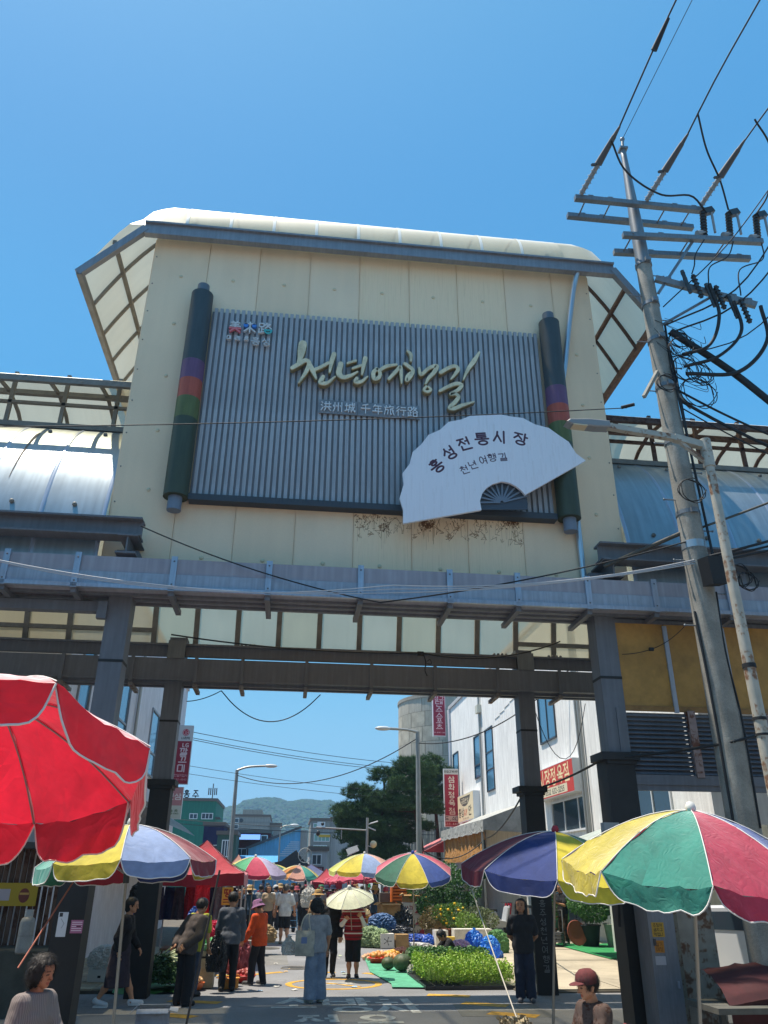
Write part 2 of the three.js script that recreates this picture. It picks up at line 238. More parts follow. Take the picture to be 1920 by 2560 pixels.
// ---------- the arcade across the street ----------
const mSteel = mat(0x6f7278, { t: tStreak, s: 1.6, r: .55 }), mSteelD = mSteel, mBlack = mat(0x262626, { t: tGrime, s: 1.1, r: .65 }), mGutL = mat(0x9aabbc, { t: tStreak, s: 1.3, r: .5 }), mGutU = mat(0xa1a1aa, { t: tStreak, s: 2.1, r: .6 });
const mCream = mat(0xf9e1c0, { t: tPanel, s: 6.3, r: .7 }), mCream2 = mat(0xf6ddbb, { t: tPanel, s: 5.1, r: .7 }), mSheet = mat(0xf3ecd2, { t: tPanel, s: 3.7, r: .55, tr: .55 }), mSheetD = mat(0xece6c8, { t: tPanel, s: 2.9, r: .6, tr: .52 }), mSilver = mat(0xa7b2b7, { t: tStreak, s: 2.2, r: .42, m: .68 }), mRib = mat(0x83817b, { t: tGrime, s: .8, r: .6 }), mRibR = mat(0x5b4338, { t: tRust, s: .7, r: .7 }), mAlu = mat(0xaab6c6, { t: tStreak, s: .9, r: .35, m: .4 });
const arcade = thing('market_arcade', 'grey steel market arcade spanning the street with silver barrel roofs', 'arcade', [0, 0, 0]);
const tower = thing('gate_tower', 'tall cream panelled gate block rising from the arcade under a vaulted translucent roof', 'gate', [1.18, 0, -11.9]);
const inTower = (g) => { g = join([g]); g.translate(-1.18, 0, 11.9); return g; };
// columns: grey shaft, black pedestal with a cap
for (const [x, zf, w] of [[-2.73, -11.6, .34], [4.92, -11.6, .34], [-2.54, -16.5, .36], [5.02, -16.5, .36], [-9.4, -11.6, .34], [-9.4, -16.5, .36], [11.5, -11.6, .34], [11.5, -16.5, .36]]) {
  const c = obj('column', [bb(x - w / 2, x + w / 2, 3.7, 6.6, zf, zf - w)], zf > -12 ? mSteel : mSteelD, arcade);
  obj('joint_band', bb(x - w / 2 - .006, x + w / 2 + .006, 4.83, 4.87, zf + .006, zf - w - .006), mBlack, c);
  const p = obj('pedestal', [bb(x - w / 2 - (x === 4.92 ? .08 : .02), x + w / 2 + .02, 0, 3.58, zf + .03, zf - w - .03)], mBlack, arcade);
  obj('cap', [bb(x - w / 2 - .15, x + w / 2 + .1, 3.6, 3.71, zf + .08, zf - w - .08), bb(x - w / 2 - .07, x + w / 2 + .05, 3.54, 3.6, zf + .05, zf - w - .05)], mBlack, p);
  if (x === 5.02) { // carved lettering down the front of this pedestal
    [...'홍주성천년여행길'].forEach((ch, i) => obj('carved_letter', hangul(ch).flatMap((s) => s.slice(1).map((q, k) => bar([x + .0 + (s[k][0] - .5) * .13, 1.6 - i * .158 - s[k][1] * .12, zf + .034], [x + (q[0] - .5) * .13, 1.6 - i * .158 - q[1] * .12, zf + .034], .012, .012))), mat(0x7c7e7e, { r: .8 }), p));
    obj('flyer', bb(x - w / 2 - .026, x - w / 2 - .022, 1.5, 1.95, zf - .02, zf - w + .06), mat(0xd8d8d2, { t: tGrime, s: .3 }), p);
    obj('side_plate', bb(x - w / 2 - .03, x - w / 2 - .022, .05, 1.45, zf - .02, zf - w - .01), mat(0xa9ada8, { t: tRust, s: .9, r: .5 }), p);
  }
  if (x === -2.73) {
    obj('notice', [bb(x - .13, x - .01, 1.28, 1.56, zf + .034, zf + .037)], canvasMat(64, 128, (c, w2, h2) => { fill(c, '#d6d8da', 0, 0, w2, h2); fill(c, '#33363a', 6, 4, 22, 20); c.strokeStyle = '#8a8d90'; c.lineWidth = 3; c.beginPath(); c.moveTo(20, 34); c.lineTo(44, 60); c.lineTo(30, 84); c.stroke(); }), p, true);
    obj('notice', [bb(x + .04, x + .19, 1.32, 1.47, zf + .034, zf + .037)], canvasMat(128, 128, (c, w2, h2) => { fill(c, '#b0688a', 0, 0, w2, h2); for (let i = 0; i < 5; i++) fill(c, '#ead4de', 10, 18 + i * 20, 108, 8); fill(c, '#5a2a46', 60, 56, 50, 12); }), p, true);
  }
}
// front gutter with straps and brackets
{
  const g = obj('gutter', [bb(-14, 16, 6.1, 6.35, -11.25, -11.3), bb(-14, 16, 5.87, 5.9, -11.3, -12.1), bb(-14, 16, 5.87, 6.35, -12.06, -12.1)], mGutU, arcade);
  obj('lower_band', [bb(-14, 16, 5.9, 6.1, -11.235, -11.3)], mGutL, g); obj('lip', bb(-14, 16, 5.84, 5.9, -11.2, -11.26), mAlu, g);
  for (const z of [-11.5, -11.72, -11.95]) obj('soffit_rib', bb(-14, 16, 5.83, 5.87, z, z - .07), mSteelD, g);
  for (const x of [-6.6, -5.45, -4.36, -3.34, -1.93, -.5, .91, 2.31, 3.4, 4.55, 5.66, 6.93, 8.1, 9.3]) {
    const s = obj('strap', bb(x - .045, x + .045, 5.83, 6.38, -11.2, -11.235), mAlu, g);
    obj('bracket', [bb(x - .04, x + .04, 5.76, 5.83, -11.25, -12.2)], mSteel, s);
    obj('bolt', [ball(.014, x, 6.3, -11.195, 1, 1, .6, 6), ball(.014, x, 5.93, -11.195, 1, 1, .6, 6)], mSteelD, s);
  }
  for (let x = -6; x < 9; x += 1.4) obj('sheet_seam', bb(x, x + .006, 5.9, 6.1, -11.23, -11.236), mAlu, g);
}
obj('gutter_pipe', [bb(-14, -2.94, 5.6, 5.75, -11.62, -11.78), bb(-3.02, -2.88, 5.46, 5.72, -11.5, -11.6)], mSteel, arcade);
// I-beams at both sides of the block
for (const [x0, x1, s] of [[-14, -2.52, -1], [4.88, 16, 1]]) {
  const e = s < 0 ? x1 - .17 : x0 + .17;
  obj('i_beam', [bb(x0, x1, 7.02, 7.05, -11.3, -11.6), bb(x0, x1, 6.74, 6.77, -11.3, -11.6), bb(x0, x1, 6.77, 7.02, -11.43, -11.46)], mSteel, arcade);
  obj('i_beam', [bb(e - .15, e + .15, 6.71, 6.735, -11.25, -13), bb(e - .15, e + .15, 6.42, 6.45, -11.25, -13), bb(e - .012, e + .012, 6.45, 6.71, -11.28, -13)], mSteel, arcade);
  obj('post', bb(e - .12, e + .12, 6.35, 6.42, -11.6, -12), mSteelD, arcade);
}
// inner beam, gutter and brackets
{
  const mIn = mSteel;
  obj('inner_beam', [bb(-14, 16, 6.41, 6.45, -16.42, -16.75), bb(-14, 16, 6.18, 6.41, -16.5, -16.55)], mIn, arcade);
  const g = obj('inner_gutter', [bb(-14, 16, 5.7, 6.12, -16.38, -16.43), bb(-14, 16, 5.66, 5.7, -16.36, -17.15), bb(-14, 16, 5.66, 6.12, -17.1, -17.15)], mIn, arcade);
  for (const z of [-16.55, -16.8]) obj('soffit_rib', bb(-14, 16, 5.6, 5.66, z, z - .08), mSteel, g);
  for (const x of [-6.2, -4.8, -3.4, -2.1, -1.14, .21, 1.6, 2.98, 4.37, 5.76, 7.2]) { const s = obj('strap', bb(x - .035, x + .035, 5.62, 6.14, -16.34, -16.38), mIn, g); obj('bracket', bb(x - .04, x + .04, 5.53, 5.6, -16.4, -17.2), mat(0x8b8783, { t: tRust, s: .8 }), s); }
  for (const x of [-2.72, 4.84]) obj('column_stub', [bb(x, x + .36, 6.12, 6.5, -16.36, -16.42)], mat(0x777a7a, { t: tStreak, s: 1.2 }), arcade);
  for (const x of [-1.2, 4.35, 5.6]) obj('insulator', [0, 1, 2, 3].map((i) => ball(.035, x + i * .09, 6.47, -16.5, 1, 1.3, 1, 6)), mSteelD, arcade);
  // translucent clerestory above the inner beam
  const cl = obj('clerestory', [bb(-14, 16, 8.2, 8.26, -16.45, -16.6)], mRib, arcade);
  const ZP = (y) => -17.0 + (y - 6.4) * .26, pane = (x, y0, y1) => grid(1, 1, (u, v) => [x + .055 + .79 * u, y0 + (y1 - y0) * v, ZP(y0 + (y1 - y0) * v)]), mull = []; for (let x = -2.24 - 13 * .9; x < 15; x += .9) mull.push(x);
  mull.forEach((x, i) => {
    obj('mullion', bar([x, 6.4, ZP(6.4)], [x, 8.2, ZP(8.2)], .11, .08), mRib, cl);
    const side = x < -3.2 || x > 4.9;
    if (side) { obj('pane', pane(x, 6.4, 6.8), mSheetD, cl); obj('rail', bar([x + .055, 6.845, ZP(6.845)], [x + .845, 6.845, ZP(6.845)], .09, .07), mRib, cl); obj('pane', pane(x, 6.89, 8.2), mSheetD, cl); }
    else obj('pane', pane(x, 6.4, 8.2), i % 3 ? mSheet : mSheetD, cl);
  });
}
// side wings: silver barrel, open louvre with posts, translucent ridge canopy
for (const [x0, n, dx] of [[-3.24, 8, -.98], [5.6, 10, .98]]) {
  const xe = x0 + n * dx, lo = Math.min(x0, xe), hi = Math.max(x0, xe);
  const br = obj('barrel_roof', [bb(lo, hi, 9.56, 9.66, -13.02, -13.2), bb(lo, hi, 6.34, 6.44, -11.7, -11.8)], mRib, arcade);
  const arcp = (t, off = 0) => [6.4 + (3.5 + off) * Math.sin(t), -14.1 + (2.4 + off) * Math.cos(t)];
  for (let i = 0; i < n; i++) {
    const a = x0 + i * dx, b = a + dx;
    obj('roof_sheet', grid(1, 14, (u, v) => { const p = arcp(v * 1.15, rr(-.002, .002)); return [a + (b - a) * (.012 + .976 * u), p[0], p[1]]; }), mSilver, br);
    obj('roof_seam', grid(2, 14, (u, v) => { const p = arcp(v * 1.15, .014 - .014 * Math.abs(u * 2 - 1)); return [a + (u - .5) * .07, p[0], p[1]]; }), mAlu, br);
    if (i === 1 && dx < 0) obj('rust_stain', grid(3, 10, (u, v) => { const p = arcp(.95 - v * .5, .004 + .001 * u); return [(a + b) / 2 - .15 + (u - .5) * (.06 * (1 - v) * (v < .1 ? v * 10 : 1) + .006) - v * .04, p[0], p[1]]; }), mat(0x9a8676, { t: tClay, s: .3, r: .9 }), br);
    obj('bolt', [ball(.04, (a + b) / 2, ...arcp(.98, .015), 1, 1, 1, 7), ball(.04, (a + b) / 2, ...arcp(.3, .015), 1, 1, 1, 7)], mRib, br);
    obj('roof_sheet', grid(1, 8, (u, v) => { const p = arcp(Math.PI - .45 - v * .7); return [a + (b - a) * u, p[0], p[1]]; }), mSheetD, br);
  }
  const mR = dx > 0 ? mRibR : mRib, cp = obj('ridge_canopy', [bb(lo, hi, 10.18, 10.3, -12.44, -12.52), bb(lo, hi, 10.92, 11.02, -14.05, -14.15), bb(lo, hi, 10.05, 10.15, -15.75, -15.85)], mR, arcade);
  const can = (t) => [10.2 + .4 * (1 - Math.cos(2 * t * Math.PI)), -12.45 - 3.35 * (1 - Math.cos(t * Math.PI)) / 2];
  for (let i = 0; i < n; i++) {
    const a = x0 + i * dx, b = a + dx;
    for (const [t0, t1] of [[0, .5], [.5, .75], [.75, 1]]) obj('canopy_sheet', grid(1, 6, (u, v) => { const p = can(t0 + (t1 - t0) * v); return [a + (b - a) * u, p[0] + .04, p[1]]; }), mSheet, cp);
    obj('rib', grid(1, 16, (u, v) => { const p = can(v); return [a + (u - .5) * .07, p[0] - .03, p[1]]; }), mR, cp);
    obj('rib', [0, 1, 2, 3, 4, 5, 6, 7].map((k) => bar([a, ...can(k / 8)], [a, ...can((k + 1) / 8)], .06)), mR, cp);
    obj('post', bb(a + dx * .5 - .035, a + dx * .5 + .035, 9.6, 10.8, -13.1, -13.17), mR, cp);
  }
  obj('purlin', [bb(lo, hi, 10.68, 10.76, -15.1, -15.18), bb(lo, hi, 10.1, 10.16, -13.1, -13.16)], mR, cp);
}
// ---------- the cream block ----------
{
  const wall = obj('front_wall', inTower([bb(-3.16, 5.52, 6.2, 13.33, -11.9, -12.0)]), mCream, tower);
  const J = [-3.18, -2.13, -1.15, -.16, .82, 1.81, 2.78, 3.76, 4.75, 5.54];
  // chipped brown paint below the sign, two panels and their edges
  const chip = (seed2) => {
    const c = document.createElement('canvas'); c.width = 512; c.height = 2048; const x = c.getContext('2d'); fill(x, '#f2d9b6', 0, 0, 512, 2048); let q = seed2; const R = () => { q = (Math.imul(q, 1664525) + 1013904223) | 0; return (q >>> 8) / 16777216; };
    for (let i = 0; i < 2600; i++) { x.fillStyle = `rgba(${R() < .5 ? '150,130,90' : '240,226,190'},.05)`; x.fillRect(R() * 512, R() * 2048, 1 + R() * 5, 20 + R() * 160); }
    const cl = Array.from({ length: 6 }, () => [R() * 512, 1648 + R() * R() * 70, 14 + R() * 40]);
    for (let i = 0; i < 210; i++) { const q0 = cl[Math.floor(R() * R() * 6)], px = q0[0] + (R() + R() - 1) * q0[2] * 2.2, py = Math.max(1640, q0[1] + (R() + R() - 1) * q0[2]); x.fillStyle = R() < .5 ? '#5a3a22' : '#7d5632'; x.beginPath(); for (let k = 0; k < 7; k++) x.lineTo(px + (R() - .5) * 20, py + (R() - .5) * 15); x.fill(); if (R() < .12) { x.fillStyle = 'rgba(120,84,50,.35)'; x.fillRect(px, py, 2 + R() * 3, 20 + R() * 90); } }
    for (let i = 0; i < 26; i++) { const px = R() * 512, py = 1650 + R() * 110; x.strokeStyle = 'rgba(110,72,42,.75)'; x.lineWidth = 2; x.beginPath(); x.moveTo(px, py); for (let k = 0; k < 5; k++) x.lineTo(px + (R() - .5) * 70, py + (R() - .3) * 50); x.stroke(); }
    const t = new THREE.CanvasTexture(c); t.colorSpace = THREE.SRGBColorSpace; t.magFilter = THREE.LinearFilter; const M = new THREE.MeshStandardMaterial({ map: t, roughness: .7 }); return M;
  };
  const chips = [chip(11), chip(77), chip(5)];
  for (let i = 0; i < 9; i++) {
    const a = J[i] + .004, b = J[i + 1] - .004, c = (i === 4 || i === 5 || i === 6) ? chips[i - 4] : null;
    if (c) { const g = box(b - a, 7.15, .03, (a + b) / 2, 9.775, -11.885); obj('wall_panel', inTower([g]), c, tower, true).position.set(0, 0, 0); }
    else obj('wall_panel', inTower([bb(a, b, 6.2, 13.35, -11.87, -11.9)]), i % 2 ? mCream : mCream2, wall);
    if (i) obj('cover_strip', inTower([bb(J[i] - .026, J[i] - .018, 6.2, 13.3, -11.866, -11.87), bb(J[i] + .018, J[i] + .026, 6.2, 13.3, -11.866, -11.87)]), mCream, wall);
  }
  const bs = []; for (const x of [-2.62, -1.63, -.65, .33, 1.27, 2.29, 3.29, 4.28]) bs.push([x, 12.4], [x, 6.64]); for (const y of [11.27, 10.1, 8.96, 7.81]) bs.push([-2.62, y], [5.12, y]); bs.push([5.12, 6.64]);
  for (const [x, y] of bs) obj('bolt', inTower([ball(.036, x, y, -11.868, 1, 1, .5, 10)]), mat(0xcfc2a2, { r: .5 }), wall);
  for (const s of [-1, 1]) { const x = s < 0 ? -3.18 : 5.54; const sw = obj('side_wall', inTower([bb(x - .02, x + .02, 8.3, 13.3, -12.3, -16.5), bb(x - .02, x + .02, 6.4, 13.3, -11.9, -12.3)]), mCream, tower); for (let k = 1; k < 5; k++) obj('cover_strip', inTower([bb(x + s * .02, x + s * .03, 8.3, 13.3, -11.9 - k * .92, -11.92 - k * .92)]), mCream2, sw); for (let k = 0; k < 10; k++) obj('bolt', inTower([ball(.014, x - s * .05, 6.9 + k * .66, -11.866, 1, 1, .6, 6)]), mRib, sw); }
  obj('rear_wall', inTower([bb(-3.16, 5.52, 8.26, 13.3, -16.3, -16.4)]), mCream, tower);
  // vaulted roof: quarter-round at the front, sloped arcs at both sides
  const side = (x) => { const t = Math.min(1, Math.max(0, x < 1.18 ? (x + 4.375) / 2.25 : (6.75 - x) / 2.25)); return 12.08 + 2.57 * (t + .9 * t * (1 - t)); };
  const front = (z) => { const t = Math.min(1, Math.max(0, (-11.6 - z) / 1.3)); return 13.36 + 1.29 * Math.sqrt(1 - (1 - t) * (1 - t)); };
  const RY = (x, z) => Math.min(side(x), front(z));
  const zmap = (v) => v < .55 ? -11.6 - 1.3 * (1 - Math.cos(v / .55 * Math.PI / 2)) : -12.9 - (v - .55) / .45 * 3.5;
  const vr = obj('vault_roof', inTower([bb(-3.36, 6.0, 13.13, 13.38, -11.55, -11.68), bb(-3.36, 6, 13.36, 13.4, -11.5, -11.7)]), mat(0x8e9299, { t: tStreak, s: 1.5, r: .4, m: .3 }), tower);
  for (let i = 0; i < 9; i++) { const a = -2.6 + i * .84, b = a + .84; obj('roof_sheet', inTower(grid(2, 22, (u, v) => { const x = a + (b - a) * u, z = zmap(v); return [x, RY(x, z), z]; })), mSheet, vr); obj('roof_seam', inTower(grid(1, 22, (u, v) => { const x = a + (u - .5) * .06, z = zmap(v); return [x, RY(x, z) + .012, z - .0]; })), mat(0xe8e6dc, { r: .4 }), vr); }
  for (const s of [-1, 1]) {
    const X = (t) => s < 0 ? -4.375 + t * 1.775 : 6.75 - t * 1.79, mR = s < 0 ? mRib : mRibR;
    for (let k = 0; k < 6; k++) {
      const z0 = -11.6 - k * .92, z1 = z0 - .92;
      obj('roof_sheet', inTower(grid(10, 6, (u, v) => { const x = X(u), z = z0 + (z1 - z0) * v; return [x, RY(x, z), z]; })), mSheet, vr);
      if (k) { const l = []; for (let q = 0; q < 9; q++) l.push(bar([X(q / 9), RY(X(q / 9), z0) - .06, z0], [X((q + 1) / 9), RY(X((q + 1) / 9), z0) - .06, z0], .055, .05)); obj('rib', inTower(l), mR, vr); }
    }
    obj('purlin', inTower([bb(X(.27) - .035, X(.27) + .035, side(X(.27)) - .13, side(X(.27)) - .05, -11.65, -17), bb(X(.62) - .035, X(.62) + .035, side(X(.62)) - .13, side(X(.62)) - .05, -12.2, -17)]), mR, vr);
    obj('eave_beam', inTower([bb(X(0) - .05, X(0) + .05, 11.98, 12.12, -11.55, -17.1)]), mR, vr);
    obj('fascia', inTower(bar([X(-.02), 12.03, -11.6], [s < 0 ? -3.34 : 5.98, 13.27, -11.6], .14, .12)), mat(0x8e9299, { t: tStreak, s: 1.5, r: .4, m: .3 }), vr);
  }
  obj('downpipe', inTower([tube([[5.26, 13.2, -11.62], [5.18, 12.9, -11.7], [4.78, 10.75, -11.78], [4.74, 10.55, -11.8], [4.73, 8.4, -11.8], [4.73, 6.3, -11.8]], .055, 40, 8)]), mat(0xb9c0c8, { r: .28, m: .7 }), tower);
}
// ---------- infill right of the front column: yellow boards above, louvres below ----------
{
  const sc = thing('screen_wall', 'yellow boarded screen with grey louvres beside the right front column', 'screen', [0, 0, 0]);
  const mY = mat(0xb88a44, { t: tGrime, s: 1.3, r: .65 }), mY2 = mat(0xb18642, { t: tGrime, s: 1.8, r: .65 });
  obj('frame', [bb(4.9, 9.6, 3.26, 3.4, -11.6, -11.75), bb(4.9, 9.6, 5.76, 5.83, -11.66, -11.8), bb(4.9, 9.6, 3.18, 3.26, -11.62, -11.7), bb(4.93, 5.0, 3.4, 4.38, -11.58, -11.7)], mSteel, sc);
  [4.94, 5.93, 6.92, 7.91, 8.9].forEach((x, i) => { if (i < 4) obj('board', bb(x, x + .975, 4.37, 5.76, -11.64, -11.66), i % 2 ? mY2 : mY, sc); obj('cover_strip', bb(x - .035, x + .035, 4.33, 5.73, -11.61, -11.64), mAlu, sc); });
  obj('board_foot', bb(4.94, 8.9, 4.345, 4.43, -11.62, -11.64), mat(0x9c7442, { t: tGrime, s: .8 }), sc);
  [[5.0, 6.08], [6.2, 7.28], [7.4, 8.48]].forEach(([a, b]) => {
    for (let k = 0; k < 14; k++) obj('louvre_slat', box(b - a, .012, .085, (a + b) / 2, 3.44 + k * .066, -11.66, .75), mat(0x6d7078, { t: tStreak, s: 1, r: .5 }), sc);
    obj('louvre_backing', bb(a, b, 3.4, 4.35, -11.78, -11.8), mSteel, sc);
    obj('post', bb(b, b + .12, 3.37, 4.36, -11.58, -11.7), mat(0x9f8a84, { t: tRust, s: 1.2 }), sc);
  });
}

// repairs, covers and drains in the road
{
  const patch = (pts, hex) => tag(obj('road_patch', [poly(pts.map(([x, z]) => [x, -z]), .002).rotateX(-Math.PI / 2).translate(0, .0045, 0)], mat(hex, { t: tRoad, s: 3.1, r: .95 })), null, null, null, 'structure');
  patch([[-1.2, -22], [.2, -22.2], [.15, -25.1], [-1.15, -24.8]], 0x858480); patch([[.4, -29], [2.2, -29.2], [2.2, -32], [.5, -32.3]], 0x8c8a84); patch([[-2.9, -19.2], [-1.9, -19.3], [-1.8, -33], [-2.85, -33]], 0x8a8882); patch([[2.9, -14.2], [4.4, -14.0], [4.4, -15.4], [3, -15.5]], 0x878680);
  for (const [x, z, l] of [[.35, -21.4, 'round iron manhole cover in the sunlit road'], [-.4, -26.9, 'round iron manhole cover further up the road']]) { const t = thing('manhole_cover', l, 'manhole cover', [x, .004, z]); obj('lid', [cyl([0, 0, 0], [0, .012, 0], .3, .3, 24)], mat(0x5b5955, { t: tRust, s: .5, r: .6 }), t); obj('rim', [new THREE.TorusGeometry(.33, .02, 5, 28).rotateX(Math.PI / 2).translate(0, .004, 0)], mat(0x6f6c66, { r: .7 }), t); for (let k = -2; k < 3; k++) obj('rib', box(.4 - Math.abs(k) * .06, .006, .03, 0, .014, k * .09), mat(0x6a6761, { r: .6 }), t); }
  const lit = [0xd8d6cc, 0xb9c8a0, 0xc9a878, 0x8fb0c8]; for (let i = 0; i < 26; i++) tag(obj('litter', [grid(2, 2, (u, v) => [(u - .5) * .12, .012 + .015 * rnd(), (v - .5) * .09]).rotateY(rnd() * 6).translate(rr(-2.6, 4.2), 0, rr(-31, -17.2))], mat(lit[i % 4], { r: .9 })), 'scrap of paper or leaf trodden on the market road', 'litter', 'scraps on the road');
}
// unseen houses added behind the viewer to block low sky light
for (const [x0, x1, z0, z1, h, hex, l] of [[-17, -9, 34, -8, 8.5, 0xb9b2a6, 'added unseen row of plain houses on the left behind the viewer, blocking low sky'], [10.5, 18, 34, -5, 9.5, 0xb4afa8, 'added unseen row of plain houses on the right behind the viewer, blocking low sky'], [-30, 30, 46, 38, 10, 0xb0aaa0, 'added unseen long plain building behind the viewer, blocking low sky']]) { const t = thing('shop_house', l, 'building'); obj('wall', [bb(x0, x1, 0, h, z0, z1)], mat(hex, { t: tStreak, s: 3 }), t); obj('roof', [bb(x0 - .2, x1 + .2, h, h + .3, z0 + .2, z1 - .2)], mat(0x77746e, { t: tGrime, s: 2 }), t); }
// ---------- signs on the gate ----------
const CAL = [[[-0.214,10.857,0.071],[-0.229,10.7,0.068],[-0.247,10.516,0.038],[-0.265,10.431,0.034]],[[-0.375,10.303,0.034],[-0.263,10.396,0.038],[-0.143,10.489,0.038],[-0.08,10.448,0.036],[-0.11,10.28,0.034],[-0.242,9.996,0.011]],[[-0.071,10.407,0.038],[-0.004,10.275,0.041],[0.062,10.112,0.013]],[[-0.004,10.275,0.029],[0.146,10.371,0.027],[0.267,10.465,0.027]],[[0.368,10.676,0.039],[0.328,10.499,0.037],[0.3,10.269,0.014]],[[0.188,10.161,0.029],[0.151,10.03,0.043],[0.25,10.02,0.029],[0.403,10.18,0.008]],[[0.496,10.472,0.043],[0.475,10.249,0.05],[0.539,10.181,0.039],[0.674,10.225,0.03],[0.809,10.325,0.011]],[[0.621,10.497,0.016],[0.769,10.567,0.018]],[[0.716,10.389,0.016],[0.875,10.47,0.023]],[[0.946,10.639,0.037],[0.914,10.454,0.032],[0.89,10.272,0.014]],[[0.798,10.176,0.027],[0.782,10.103,0.039],[0.859,10.099,0.03],[0.994,10.231,0.008]],[[1.157,10.42,0.03],[1.098,10.323,0.034],[1.123,10.193,0.032],[1.196,10.227,0.03],[1.222,10.334,0.028],[1.18,10.408,0.028]],[[1.199,10.376,0.023],[1.337,10.489,0.032],[1.523,10.545,0.019]],[[1.384,10.216,0.023],[1.511,10.387,0.03],[1.597,10.501,0.028],[1.611,10.335,0.026],[1.619,10.142,0.01]],[[1.731,10.882,0.014],[1.794,10.802,0.031],[1.795,10.654,0.016]],[[1.682,10.579,0.03],[1.756,10.521,0.035],[1.83,10.438,0.03],[1.777,10.288,0.028],[1.712,10.205,0.025],[1.719,10.303,0.021],[1.778,10.383,0.021]],[[1.947,10.504,0.016],[1.978,10.361,0.028],[2.131,10.52,0.028],[2.273,10.578,0.04],[2.228,10.439,0.035],[2.117,10.29,0.026],[2.063,10.167,0.014]],[[2.072,10.104,0.019],[2.029,10.027,0.021],[2.088,9.991,0.021],[2.158,10.04,0.019],[2.113,10.102,0.016]],[[2.35,10.442,0.031],[2.484,10.546,0.033],[2.624,10.61,0.033],[2.683,10.553,0.033],[2.632,10.447,0.028],[2.543,10.316,0.011]],[[3.102,10.966,0.017],[2.997,10.769,0.041],[2.869,10.558,0.031],[2.772,10.319,0.008]],[[2.325,10.033,0.021],[2.472,10.133,0.03],[2.662,10.221,0.035],[2.731,10.193,0.033],[2.676,10.095,0.03],[2.518,9.972,0.026],[2.607,9.985,0.026],[2.666,9.941,0.03],[2.601,9.816,0.035],[2.495,9.679,0.032],[2.559,9.665,0.035],[2.738,9.757,0.03],[2.951,9.845,0.009]]];
const FAN = [[1.545,7.691],[1.605,7.484],[1.603,7.232],[2.928,7.557],[2.909,7.72],[2.958,7.871],[3.036,7.975],[3.146,8.056],[3.307,8.117],[3.444,8.098],[3.55,8.047],[3.638,7.972],[3.704,7.888],[4.849,8.632],[4.687,8.767],[4.577,8.993],[4.422,9.106],[4.236,9.254],[3.986,9.311],[3.773,9.428],[3.552,9.441],[3.312,9.478],[3.089,9.43],[2.848,9.416],[2.647,9.308],[2.418,9.24],[2.262,9.067],[2.057,8.949],[1.926,8.751],[1.773,8.584],[1.723,8.356],[1.597,8.162],[1.617,7.956]];
function brush(pts, grow, z0, z1) {                                    // raised brush stroke: spine with half-widths, rounded ends, real thickness
  const c = new THREE.CatmullRomCurve3(pts.map((p) => V(p[0], p[1], 0)), false, 'centripetal'), n = pts.length * 6, L = [], Rr = [];
  const wid = (t) => { const f = t * (pts.length - 1), i = Math.min(pts.length - 2, Math.floor(f)), k = f - i; return pts[i][2] * (1 - k) + pts[i + 1][2] * k + grow; };
  for (let i = 0; i <= n; i++) { const t = i / n, p = c.getPoint(t), d = c.getTangent(t), w = wid(t); L.push([p.x - d.y * w, p.y + d.x * w]); Rr.push([p.x + d.y * w, p.y - d.x * w]); }
  const cap = (t, s) => { const p = c.getPoint(t), d = c.getTangent(t), w = wid(t), o = []; for (let k = 1; k < 6; k++) { const a = k / 6 * Math.PI; o.push([p.x + s * (-d.y * Math.cos(a) * w) + s * d.x * Math.sin(a) * w, p.y + s * (d.x * Math.cos(a) * w) + s * d.y * Math.sin(a) * w]); } return o; };
  const pos = []; const tri = (a, b, d) => pos.push(...a, ...b, ...d); const F = (p) => [p[0], p[1], z1], B = (p) => [p[0], p[1], z0];
  for (let i = 0; i < n; i++) { tri(F(L[i]), F(Rr[i]), F(Rr[i + 1])); tri(F(L[i]), F(Rr[i + 1]), F(L[i + 1])); }
  const loop = [...L, ...cap(1, 1), ...Rr.reverse(), ...cap(0, -1)];
  for (const [t, s, e0, e1] of [[1, 1, L[n], Rr[0]], [0, -1, Rr[n], L[0]]]) { const a = [e0, ...cap(t, s), e1]; for (let k = 1; k < a.length - 1; k++) tri(F(a[0]), F(a[k]), F(a[k + 1])); }
  for (let i = 0; i < loop.length; i++) { const a = loop[i], b = loop[(i + 1) % loop.length]; tri(B(a), B(b), F(b)); tri(B(a), F(b), F(a)); }
  const g = new THREE.BufferGeometry(); g.setAttribute('position', new THREE.Float32BufferAttribute(pos, 3)); g.computeVertexNormals(); return uvBox(g);
}
